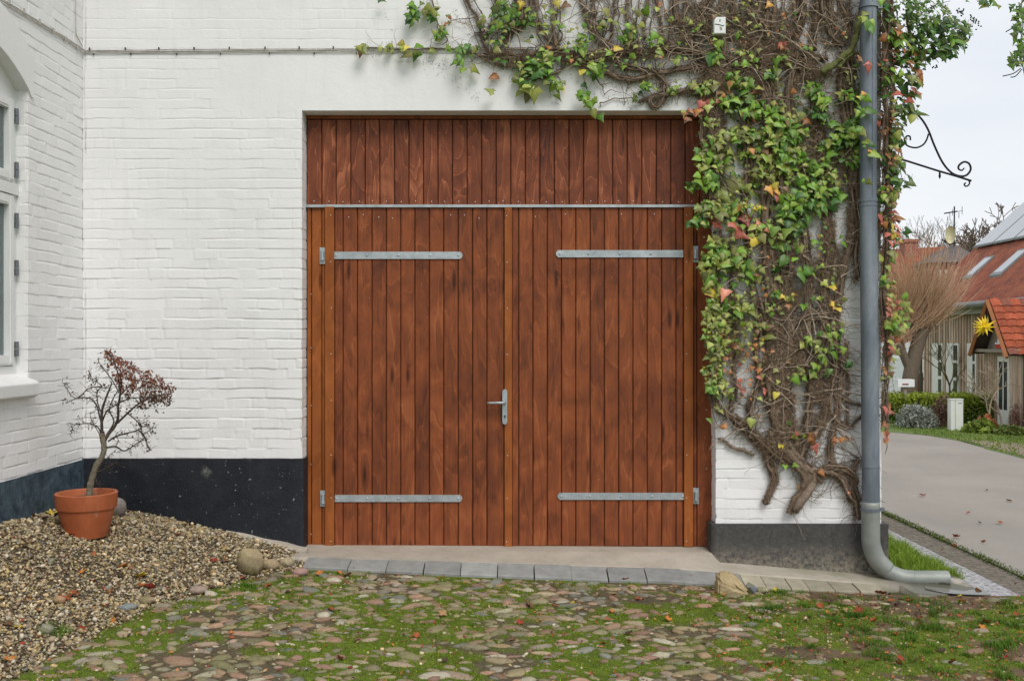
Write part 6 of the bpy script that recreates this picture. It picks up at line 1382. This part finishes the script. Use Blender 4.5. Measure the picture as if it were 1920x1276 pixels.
def slab(mb, x0, x1, y0, y1, t0, t1, c=None):
    V = [(x0, y0, roofz(x0) + t0), (x1, y0, roofz(x1) + t0), (x1, y1, roofz(x1) + t0), (x0, y1, roofz(x0) + t0), (x0, y0, roofz(x0) + t1), (x1, y0, roofz(x1) + t1), (x1, y1, roofz(x1) + t1), (x0, y1, roofz(x0) + t1)]
    mb.add(V, [(0, 3, 2, 1), (4, 5, 6, 7), (0, 1, 5, 4), (1, 2, 6, 5), (2, 3, 7, 6), (3, 0, 4, 7)], c)
slab(mb, E0[0], rX, gY0 - .2, gY1 + .25, 0, .09)
zr = roofz(rX); mb.add([(rX, gY0 - .2, zr + .09), (rX, gY1 + .25, zr + .09), (17.5, gY1 + .25, 2.2), (17.5, gY0 - .2, 2.2)], [(0, 1, 2, 3)])
rf = mb.build('roof', M['roof_red'], hz_)
for (za, zb_, x0, x1) in ((23.62, 24.08, 10.87, 11.45), (22.1, 22.6, 10.83, 11.5), (20.3, 20.85, 10.85, 11.5)):
    mb = MB(); slab(mb, x0, x1, za - D, zb_ - D, .08, .14); sk = mb.build('skylight', M['grey_metal'], rf)
    mb = MB(); slab(mb, x0 + .07, x1 - .05, za - D + .06, zb_ - D - .06, .139, .146); mb.build('pane', M['panel_glass'], sk)
for k in range(6):
    y0 = gY1 + .12 - (k + 1) * 1.02; mb = MB(); slab(mb, 11.80, 13.75, y0, y0 + .985, .17, .21); sp = mb.build('solar_panel', M['grey_metal'], rf)
    mb = MB(); slab(mb, 11.83, 13.72, y0 + .025, y0 + .96, .209, .214); mb.build('pane', M['panel_glass'], sp)
mb = MB(); gp = [(10.14, gY0 - .2, 2.21), (10.14, gY1 + .3, 2.21)]; mb.tube(gp, .075, 12); mb.tube([(10.14, gY1 + .2, 2.2), (10.35, gY1 + .05, 2.05), (10.44, gY1 + .05, 1.8), (10.44, gY1 + .05, -.2)], .035, 8); mb.build('gutter', M['grey_metal'], hz_, True)
mb = MB(); mb.c = (.35, .34, .28); mb.box(10.28, 10.46, gY0, gY1 + .1, 2.02, 2.17); mb.build('fascia', M['painted'], hz_)
def wallwin(za, zb_, z0, z1, bars, X=XF - .03, blind=.45):
    mb = MB(); mb.box(X - .03, X + .02, za - D, zb_ - D, z0, z1, (.78, .77, .72)); w = mb.build('window', M['painted'], hz_)
    m_ = za + (zb_ - za) * blind
    for k in range(bars):
        g = MB(); a = z0 + .06 + (z1 - z0 - .06) * k / bars; b = z0 + (z1 - z0 - .02) * (k + 1) / bars - .03; g.box(X - .034, X - .028, za - D + .06, m_ - D - .03, a, b); g.build('pane', M['dark_glass'], w)
wallwin(23.28, 23.95, .1, 1.36, 3); wallwin(24.15, 24.75, .1, 1.36, 3); wallwin(22.4, 22.85, .1, 1.36, 3); wallwin(21.0, 21.6, .1, 1.36, 3)
# porch with a steep little tiled roof
pch = empty('porch', (9.6, 12.3, -.2), 'small timber porch with steep bright red tiled roof in front of the slatted house', 'porch')
RYd, RZd = 19.2 - D, 2.22; NY, NZ = 18.45 - D, 1.16; FY, FZ = 19.95 - D, 1.18
mb = MB()
for (ya, za, yb, zb_, sgn) in ((RYd, RZd, NY, NZ, 1), (RYd, RZd, FY, FZ, -1)):
    rows, cols = 8, 9
    for r_ in range(rows):
        for c_ in range(cols):
            t0, t1 = r_ / rows, (r_ + 1.12) / rows; x0 = 9.2 + c_ * .19; g = random.uniform(.75, 1.2); col = (.36 * g, .088 * g, .042 * g) if random.random() < .8 else (.22, .08, .055)
            V = []
            for q in range(6):
                xx = x0 + .19 * q / 5; hh_ = .025 * math.sin(math.pi * q / 5) + .012
                for t, e in ((t0, .0), (t1, .022)): V.append((xx, ya + (yb - ya) * t - sgn * .7 * (hh_ + e), za + (zb_ - za) * t + .6 * (hh_ + e)))
            mb.add(V, [(2 * q, 2 * q + 1, 2 * q + 3, 2 * q + 2) for q in range(5)], col)
mb.build('roof', M['tiles'], pch)
mb = MB()
mb.add([(9.2, RYd, RZd - .02), (9.2, NY, NZ - .02), (11, NY, NZ - .02), (11, RYd, RZd - .02), (9.2, FY, FZ - .02), (11, FY, FZ - .02)], [(0, 1, 2, 3), (0, 3, 5, 4)])
mb.build('roof_underlay', M['slat_wood'], pch)
mb = MB()
for (yb, zb_) in ((NY, NZ), (FY, FZ)):
    mb.tube([(9.17, RYd, RZd - .03), (9.17, yb, zb_ - .05)], .045, 4)
mb.build('rake_board', M['orange_timber'], pch)
mb = MB(); y = NY + .06
while y < FY - .06: mb.box(9.45, 9.48, y, y + .085, -.25, 1.24); y += .1
x = 9.5
while x < 10.5: mb.box(x, x + .085, NY + .05, NY + .08, -.25, 1.2); mb.box(x, x + .085, FY - .08, FY - .05, -.25, 1.2); x += .1
mb.build('slat_cladding', M['slats'], pch)
mb = MB(); mb.c = (.3, .26, .22); mb.box(9.47, 9.52, NY + .05, FY - .05, -.25, 1.24); mb.add([(9.47, NY + .05, 1.2), (9.47, FY - .05, 1.2), (9.47, RYd, RZd - .08)], [(0, 1, 2)]); mb.box(9.24, 9.5, NY + .02, FY - .02, 1.20, 1.26); mb.build('wall', M['painted'], pch)
mb = MB(); mb.box(9.42, 9.46, 18.88 - D, 19.32 - D, -.2, 1.12, (.78, .78, .74)); dr = mb.build('door', M['painted'], pch)
for a, b in ((18.94, 19.07), (19.12, 19.26)):
    g = MB(); g.box(9.415, 9.422, a - D, b - D, .1, 1.02); g.build('pane', M['dark_glass'], dr)
# toy sailing boat in the porch gable
bt = empty('model_sailing_boat', (9.3, 12.05, 1.27), 'white and red model sailing boat standing in the gable of the porch', 'model boat')
by, bz = 19.0 - D, 1.265
mb = MB(); mb.c = (.5, .05, .03); mb.add([(9.28, by - .13, bz + .09), (9.28, by + .13, bz + .09), (9.28, by + .08, bz + .01), (9.28, by - .08, bz + .01), (9.36, by - .13, bz + .09), (9.36, by + .13, bz + .09), (9.36, by + .08, bz + .01), (9.36, by - .08, bz + .01)], [(0, 1, 2, 3), (7, 6, 5, 4), (0, 4, 5, 1), (1, 5, 6, 2), (2, 6, 7, 3), (3, 7, 4, 0)]); mb.build('hull', M['painted'], bt)
mb = MB(); mb.c = (.8, .8, .78); mb.tube([(9.32, by, bz + .09), (9.32, by, bz + .50)], .008, 6); mb.add([(9.31, by - .01, bz + .13), (9.31, by - .12, bz + .13), (9.31, by - .01, bz + .48)], [(0, 1, 2)]); mb.add([(9.31, by + .01, bz + .13), (9.31, by + .1, bz + .12), (9.31, by + .01, bz + .42)], [(0, 1, 2)]); mb.box(9.27, 9.37, by - .11, by + .11, bz + .09, bz + .12); mb.build('sail', M['painted'], bt)
# many-pointed yellow star
sx, sy, sz_ = WX(1847, 613, 8.9); mb = MB(); g = random.Random(4)
dirs = [Vector(v).normalized() for v in ICO0[0]] + [Vector(v).normalized() for v in ICO1[0][12:26]]
for d in dirs:
    u = d.orthogonal().normalized(); w = d.cross(u); L = .245 if g.random() < .7 else .19; V = [Vector((sx, sy, sz_)) + (u * math.cos(a) + w * math.sin(a)) * .042 for a in (0, 1.57, 3.14, 4.71)] + [Vector((sx, sy, sz_)) + d * L]
    mb.add(V, [(0, 1, 4), (1, 2, 4), (2, 3, 4), (3, 0, 4)])
st = mb.build('star_lantern', M['yellow_star'], None); tag(st, 'yellow many-pointed paper star hanging in front of the porch', 'star lantern')
mb = MB(); mb.tube([(sx, sy, sz_), (9.2, RYd, RZd - .1)], .006, 5); mb.build('cord', M['iron'], st)
# brick house further away
bh = empty('brick_house', (17, 33, -.2), 'red brick house with chimney and dark hipped roof standing behind the timber house', 'house')
Zb = 40 - D
def WB(px_, py_, Z_): return W(px_, py_, Z_ - D)
mb = MB(); a = WB(1752, 492, 40)[0]; b = WB(1838, 492, 40)[0]; ez = WB(1800, 492, 40)[2]
mb.box(a, b, Zb, Zb + 4, -.3, ez); mb.box(WB(1560, 0, 39)[0], WB(1756, 0, 39)[0], 39 - D + .4, 39 - D + 6, -.3, WB(0, 572, 39)[2])
mb.build('wall', M['brick'], bh)
mb = MB(); mb.c = (.5, .42, .36)
for k in range(7):
    x = a + .15 + k * .26; mb.box(x, x + .12, Zb - .03, Zb, ez - .62, ez - .30)
mb.box(a, b, Zb - .025, Zb, ez - .85, ez - .78); mb.build('brick_frieze', M['painted'], bh)
ap = WB(1790, 457, 42)
mb = MB(); c0 = (a - .2, Zb - .2, ez); c1 = (b + .2, Zb - .2, ez); c2 = (b + .2, Zb + 4.2, ez); c3 = (a - .2, Zb + 4.2, ez); mb.add([c0, c1, c2, c3, ap], [(0, 1, 4), (1, 2, 4), (2, 3, 4), (3, 0, 4)]); mb.build('roof', M['slate'], bh)
mb = MB(); r0_ = WB(1520, 474, 43); r1_ = WB(1775, 462, 43); e0_ = WB(1520, 585, 39); e1_ = WB(1764, 575, 39); mb.add([e0_, e1_, r1_, r0_, (e0_[0], 41, e0_[2]), (e1_[0] + .6, 41, e1_[2])], [(0, 1, 2, 3), (3, 2, 5, 4), (1, 5, 2), (0, 3, 4)]); rr_ = mb.build('roof', M['roof_red'], bh)
mb = MB(); c0 = WB(1697, 448, 42.4); c1 = WB(1722, 500, 42.4); mb.box(c0[0], c1[0], c0[1], c0[1] + .6, c1[2] - .6, c0[2]); mb.box(c0[0] - .05, c1[0] + .05, c0[1] - .05, c0[1] + .65, c0[2] - .14, c0[2] - .02); mb.build('chimney', M['brick'], rr_)
# white plastered gable between the willow and the timber house
mb = MB(); mb.c = (.68, .69, .68); V = [WB(1690, 708, 30), WB(1733, 708, 30), WB(1733, 640, 30), WB(1724, 640, 30), WB(1706, 672, 30)]; V = [(v[0], v[1], v[2]) for v in V]; V[0] = (V[0][0], V[0][1], -.2); V[1] = (V[1][0], V[1][1], -.2)
mb.add(V + [(v[0], v[1] + 3, v[2]) for v in V], [(0, 1, 2, 3, 4), (9, 8, 7, 6, 5)] + [(i, i + 5, (i + 1) % 5 + 5, (i + 1) % 5) for i in range(5)]); o = mb.build('white_shed', M['painted'], None); tag(o, 'white plastered shed gable seen between the willow trunk and the timber house', 'shed')
# picket fence in front of it
pf = MB(); pf.c = (.24, .12, .09)
x0 = WB(1700, 0, 27)[0]; 
for k in range(13): pf.box(x0 + k * .10, x0 + k * .10 + .05, 27 - D, 27 - D + .02, -.2, .55)
pf.box(x0, x0 + 1.3, 27 - D + .02, 27 - D + .05, .35, .42); o = pf.build('fence', M['painted'], None); tag(o, 'short brown picket fence below the white shed gable', 'fence')
# antenna and dish
am = empty('antenna', WB(1789, 460, 41.5), 'thin rooftop television antenna mast with two cross bars', 'antenna')
mb = MB(); mb.tube([WB(1789, 462, 41.5), WB(1789.5, 387, 41.5)], .028, 6); mb.build('mast', M['iron'], am)
mb = MB(); mb.tube([WB(1771, 400, 41.2), WB(1795, 396, 41.8)], .03, 6)
for px_, l0, l1 in ((1781, 398, 413), (1786, 392, 404), (1798, 396, 409), (1804, 387, 402), (1777, 405, 413)): mb.tube([WB(px_, l0, 41.5), WB(px_, l1, 41.5)], .012, 4)
mb.tube([WB(1798, 396, 41.8), WB(1805, 395, 42)], .01, 4); mb.build('cross_bar', M['iron'], am)
dc = Vector(WB(1782, 440, 41.2)); V = []; Fc = []; n2 = 24
for r_, d_ in ((0, .09), (.2, .07), (.34, .03), (.37, 0)):
    for k in range(n2): a = 2 * math.pi * k / n2; V.append((dc.x + r_ * .48 * math.cos(a) + d_ * .8, dc.y - .25 * r_ * math.cos(a) + d_, dc.z + r_ * math.sin(a)))
Fc = [(i * n2 + k, i * n2 + (k + 1) % n2, (i + 1) * n2 + (k + 1) % n2, (i + 1) * n2 + k) for i in range(3) for k in range(n2)]
o = obj('satellite_dish', V, Fc, M['cream'], None, True, np.ones((len(V), 3))); tag(o, 'cream satellite dish below the antenna mast on the roof', 'satellite dish')
mb = MB(); mb.tube([WB(1766, 449, 41.0), WB(1780, 458, 41.3), WB(1788, 455, 41.5)], .03, 6); mb.build('feed_arm', M['iron'], o)

# utility post and letter box
mb = MB(); x0, y0, z0 = WB(1783, 807, 18.0); x1 = WB(1806, 0, 18.0)[0]; z0 = -.21; z1 = WB(0, 750, 18.0)[2]
mb.box(x0, x1, y0, y0 + .14, z0, z1, (.72, .74, .70)); mb.box(x0 - .006, x1 + .006, y0 - .006, y0 + .146, z1, z1 + .025, (.62, .65, .60)); mb.box(x0 + .075, x0 + .082, y0 - .004, y0, z0, z1, (.3, .3, .3)); mb.box(x0 + .13, x0 + .2, y0 - .003, y0 + .001, z1 - .06, z1 - .045, (.2, .2, .2))
o = mb.build('utility_box', M['painted'], None); tag(o, 'slim white electrical cabinet standing on the grass before the hedge', 'utility box')
lb = empty('letter_box', WB(1699, 740, 19.6), 'white horizontal letter box on a post under the willow', 'letter box')
x0, y0, z1 = WB(1684, 711, 19.6); x1, _, z0 = WB(1715, 725, 19.6); mb = MB(); mb.box(x0, x1, y0, y0 + .2, z0, z1, (.8, .81, .82)); mb.build('box', M['painted'], lb)
mb = MB(); mb.box(x0 + .08, x1 - .12, y0 - .005, y0, z0 + .04, z0 + .065, (.25, .04, .04)); mb.build('slot', M['painted'], lb)
mb = MB(); mb.box((x0 + x1) / 2 - .03, (x0 + x1) / 2 + .03, y0 + .05, y0 + .11, -.2, z0, (.3, .25, .2)); mb.build('post', M['painted'], lb)

# hedge
def leafcloud(name, pts, size, cols, parent=None, label=None, cat=None, mat='leaves', kind=None):
    n2 = len(pts); q = np.array([(-.5, 0, 0), (.5, 0, 0), (.35, .2, .9), (-.35, .2, .9)]); f = np.array([(0, 1, 2), (0, 2, 3)])
    V, Fq, C = scatter(q, f, rnd_rot(n2, 1.3) * (size * rng.uniform(.6, 1.3, n2))[:, None, None], pts, cols); o = obj(name, V, Fq, M[mat], parent, False, np.clip(C, 0, 1), kind)
    if label: tag(o, label, cat)
    return o
def shell(n2, x0, x1, y0, y1, z0, z1, r=.05):
    p = np.stack([rng.uniform(x0, x1, n2), rng.uniform(y0, y1, n2), rng.uniform(z0, z1, n2)], 1); s_ = rng.integers(0, 4, n2)
    p[s_ == 0, 1] = y0; p[s_ == 1, 1] = y0; p[s_ == 2, 2] = z1; p[s_ == 3, 0] = x0; return p + rng.normal(0, r * .6, p.shape)
hx0, hx1, hy0, hy1 = 7.35, 10.35, 12.65, 13.2
hd_ = empty('hedge', (8.8, 12.8, -.2), 'low clipped green hedge running in front of the timber house', 'hedge')
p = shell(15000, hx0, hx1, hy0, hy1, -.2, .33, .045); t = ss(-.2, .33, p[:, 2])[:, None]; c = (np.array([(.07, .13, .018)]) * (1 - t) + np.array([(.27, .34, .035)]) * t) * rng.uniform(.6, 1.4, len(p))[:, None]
leafcloud('foliage', p, np.full(len(p), .032), c, hd_)
mb = MB(); mb.box(hx0 + .05, hx1, hy0 + .06, hy1 - .06, -.25, .27, (.02, .035, .01)); mb.build('dark_core', M['painted'], hd_)  # added solid dark box that fills the hedge behind its leaves
def shrub(name, px_, py_, Z_, rw, rh, n2, col, label, size=.03, spiky=0, seed=1):
    c0 = WB(px_, py_, Z_); d = rng.normal(0, 1, (n2, 3)); d /= np.linalg.norm(d, axis=1)[:, None]; d[:, 2] = abs(d[:, 2]); r_ = rng.random(n2) ** .35
    lump = .8 + .4 * fbm(d[:, 0] * 2 + seed, d[:, 2] * 2 + d[:, 1], seed); p = np.stack([c0[0] + d[:, 0] * r_ * lump * rw, c0[1] + d[:, 1] * r_ * lump * rw * .8, -.2 + d[:, 2] * r_ * lump * rh], 1)
    c = np.array([col]) * rng.uniform(.5, 1.5, n2)[:, None]
    root = empty(name, (c0[0], c0[1], -.2), label, 'shrub')
    leafcloud('foliage', p, np.full(n2, size), c, root)
    mb = MB()
    for k in range(70 if spiky else 26):
        a = random.uniform(0, 6.28); e = random.uniform(.25, 1.35); q = Vector((math.cos(a) * math.cos(e) * rw, math.sin(a) * math.cos(e) * rw * .8, math.sin(e) * rh * 1.1)); b_ = Vector((c0[0], c0[1], -.2)); mb.tube([b_, b_ + q * .5 + Vector((0, 0, .03)), b_ + q * random.uniform(.8, 1.12)], [.006, .004, .002], 3, False, tuple(v * .8 for v in col))
    mb.build('stem', M['bark'], root)
    return root
shrub('lavender_shrub', 1718, 795, 18.6, .42, .46, 3500, (.27, .29, .25), 'silvery grey lavender shrub before the hedge under the willow', .028, 1, 2)
shrub('heather_shrub', 1768, 797, 18.8, .30, .62, 3200, (.17, .10, .075), 'brown twiggy shrub between the grey lavender and the white cabinet', .02, 1, 3)
shrub('heather_shrub', 1918, 800, 18.6, .28, .50, 2200, (.20, .10, .075), 'reddish brown twiggy shrub at the far end of the hedge', .02, 1, 8)
shrub('leafy_plant', 1835, 812, 17.6, .27, .22, 500, (.16, .22, .035), 'broad-leaved green and orange plant beside the white cabinet', .08, 0, 4)
shrub('leafy_plant', 1893, 820, 17.2, .30, .17, 1100, (.13, .17, .035), 'low mounded green plant on the verge grass', .035, 0, 5)
shrub('leafy_plant', 1850, 803, 18.0, .18, .25, 160, (.42, .17, .07), 'orange brown withered plant behind the broad-leaved one', .08, 0, 6)
# bare trees
def bare_tree(name, base, height, seed, label, spread=.5, r0=.1, depth=6, col=(.16, .125, .10), cat='tree', up=.25, first=.25, thin=.011, bushy=3):
    g = random.Random(seed); mb = MB(); tk = MB()
    def grow(p, d, L, r_, lv, tgt):
        n2 = 4; pts = [p]; 
        for k in range(n2):
            d = (d + Vector((g.gauss(0, .13), g.gauss(0, .13), g.gauss(0, .08) + up * .12))).normalized(); pts.append(pts[-1] + d * L / n2)
        tgt.tube(pts, [max(thin, r_ * (1 - .35 * k / n2)) for k in range(n2 + 1)], 7 if lv > 3 else 4, False, col)
        if lv <= 0: return
        for k in range(bushy if lv < depth else 4):
            a = g.uniform(0, 6.28); s_ = g.uniform(.4, 1) * spread * 1.7; u = d.orthogonal().normalized(); w = d.cross(u); nd = (d + (u * math.cos(a) + w * math.sin(a)) * s_).normalized()
            grow(pts[-1] if k < 2 else pts[g.randint(2, n2)], nd, L * g.uniform(.62, .82), max(thin, r_ * .62), lv - 1, mb)
    root = empty(name, base, label, cat)
    grow(Vector(base), Vector((0, 0, 1)), height * first, r0, depth, tk)
    tk.build('trunk', M['bark'], root, True); mb.build('branch', M['bark'], root); return root
bare_tree('bare_tree', WB(1905, 640, 46), 8.6, 5, 'tall bare tree rising behind the solar panels of the timber house', .5, .16, 6, thin=.016, cat='tree')
bare_tree('bare_tree', WB(1862, 640, 52), 7.6, 11, 'lower bare reddish tree between the dish and the taller tree', .5, .14, 6, (.20, .13, .10), thin=.018)
bare_tree('bare_tree', WB(1715, 640, 55), 8.8, 23, 'bare tree behind the brick chimney', .34, .09, 5, thin=.009)
bare_tree('bare_tree', WB(1755, 640, 58), 7.8, 29, 'faint bare tree beyond the dark hipped roof next to the antenna', .34, .09, 5, thin=.009)
bare_tree('garden_tree', (WX(1852, 790, 8.7)[0], WX(1852, 790, 8.7)[1], -.2), 1.9, 31, 'small bare ornamental tree in front of the porch', .55, .022, 3, (.34, .29, .18), first=.30, thin=.0045)
bare_tree('garden_tree', (9.1, 11.6, -.2), 1.7, 37, 'crooked bare little tree with pale branches right by the hedge end', .65, .022, 3, (.42, .34, .27), first=.30, thin=.0045)
bare_tree('climbing_shrub', (10.3, 16.6, -.2), 1.9, 41, 'leafless climbing shrub against the slatted wall beside the white window', .30, .03, 4, (.20, .17, .08), first=.3, thin=.0045, cat='shrub')
n2 = 9000; x = rng.uniform(-60, 110, n2); z = rng.random(n2); top = 4 + 5 * fbm(x * .09, x * 0, 7); p = np.stack([x, rng.uniform(95, 100, n2), -.2 + z * top], 1)
leafcloud('woods', p, np.full(n2, 1.1), np.array([(.16, .13, .10)]) * rng.uniform(.5, 1.4, n2)[:, None], kind='stuff')
# pollarded willow
wl = empty('pollard_willow', WB(1705, 790, 21), 'pollarded willow with a thick trunk and dense fan of orange brown twigs', 'willow')
def wp(a, b, Z_=21): return WB(a, b, Z_)
mb = MB(); mb.c = (.17, .135, .10); bb = wp(1702, 790); bb = (bb[0], bb[1], -.25)
mb.tube(spline([bb, wp(1704, 735), wp(1708, 700), wp(1714, 672), wp(1722, 640), wp(1732, 615)], 5), [.175 - .0016 * i for i in range(26)], 14); mb.tube(spline([wp(1708, 700), wp(1696, 670), wp(1686, 645)], 4), .085, 10); mb.tube(spline([wp(1724, 640), wp(1740, 612), wp(1748, 604)], 4), .085, 10); mb.tube(spline([wp(1720, 640), wp(1712, 615), wp(1706, 600)], 4), .08, 10)
mb.build('trunk', M['bark'], wl, True)
mb = MB(); g = random.Random(3)
for (hx, hy, n2) in ((1734, 606, 330), (1748, 600, 150), (1708, 598, 230), (1688, 640, 120)):
    for k in range(n2):
        a = g.gauss(0, .55); L = g.uniform(.7, 2.0) * (1 - .25 * abs(a)); b0 = Vector(wp(hx + g.gauss(0, 7), hy + g.gauss(0, 7), 21 + g.gauss(0, .1))); dy = g.gauss(0, .35)
        d0 = Vector((math.sin(a) * 1.5, dy, math.cos(a) * .8)); d0.normalize(); pts = [b0]
        for q in range(5): d0 = (d0 + Vector((g.gauss(0, .05), g.gauss(0, .05), .14))).normalized(); pts.append(pts[-1] + d0 * L / 5)
        t = g.random(); mb.tube(pts, [.008, .007, .006, .005, .004, .0028], 3, False, (.48 + .18 * t, .32 + .15 * t, .20 + .12 * t))
mb.build('shoot', M['bark'], wl)

# ================================================================ LIGHT AND CAMERA
w = bpy.data.worlds.new('World'); SC.world = w; w.use_nodes = True; nt = w.node_tree; nt.nodes.clear()
out = nt.nodes.new('ShaderNodeOutputWorld'); bg = nt.nodes.new('ShaderNodeBackground'); sky = nt.nodes.new('ShaderNodeTexSky')
SUN_EL, SUN_AZ = math.radians(48), math.radians(156)
sky.sky_type = 'NISHITA'; sky.sun_disc = False; sky.sun_elevation = SUN_EL; sky.sun_rotation = SUN_AZ
tc = nt.nodes.new('ShaderNodeTexCoord'); mp = nt.nodes.new('ShaderNodeMapping'); mp.inputs[3].default_value = (1, 1, 3.0); nt.links.new(tc.outputs['Generated'], mp.inputs[0])
no = nt.nodes.new('ShaderNodeTexNoise'); no.inputs['Scale'].default_value = 2.2; no.inputs['Detail'].default_value = 6; nt.links.new(mp.outputs[0], no.inputs['Vector'])
cr = nt.nodes.new('ShaderNodeValToRGB'); cr.color_ramp.elements[0].position = .32; cr.color_ramp.elements[0].color = (5.5, 5.8, 6.25, 1); cr.color_ramp.elements[1].position = .62; cr.color_ramp.elements[1].color = (6.6, 6.7, 6.85, 1); nt.links.new(no.outputs[0], cr.inputs[0])
mx = nt.nodes.new('ShaderNodeMixRGB'); mx.inputs[0].default_value = .93; nt.links.new(sky.outputs[0], mx.inputs[1]); nt.links.new(cr.outputs[0], mx.inputs[2])
nt.links.new(mx.outputs[0], bg.inputs[0]); bg.inputs[1].default_value = .11; nt.links.new(bg.outputs[0], out.inputs[0])
sl = bpy.data.lights.new('sun', 'SUN'); sl.energy = 1.5; sl.angle = math.radians(28); sl.color = (1, .965, .91)
so = bpy.data.objects.new('sun', sl); COL.objects.link(so)
sd = Vector((math.sin(SUN_AZ) * math.cos(SUN_EL), math.cos(SUN_AZ) * math.cos(SUN_EL), math.sin(SUN_EL))); so.rotation_euler = (-sd).to_track_quat('-Z', 'Y').to_euler(); so.location = sd * 30
cam = bpy.data.cameras.new('camera'); co = bpy.data.objects.new('camera', cam); COL.objects.link(co); co.location = (0, -D, H); co.rotation_euler = (math.pi / 2, 0, 0)
cam.lens = 35.0; cam.sensor_width = 36; cam.clip_end = 1000; cam.clip_start = .05; SC.camera = co
SC.view_settings.view_transform = 'Standard'; SC.view_settings.look = 'None'; SC.view_settings.exposure = .42; SC.view_settings.gamma = 1
SC.render.engine = 'CYCLES'; SC.cycles.max_bounces = 6; SC.cycles.use_denoising = True
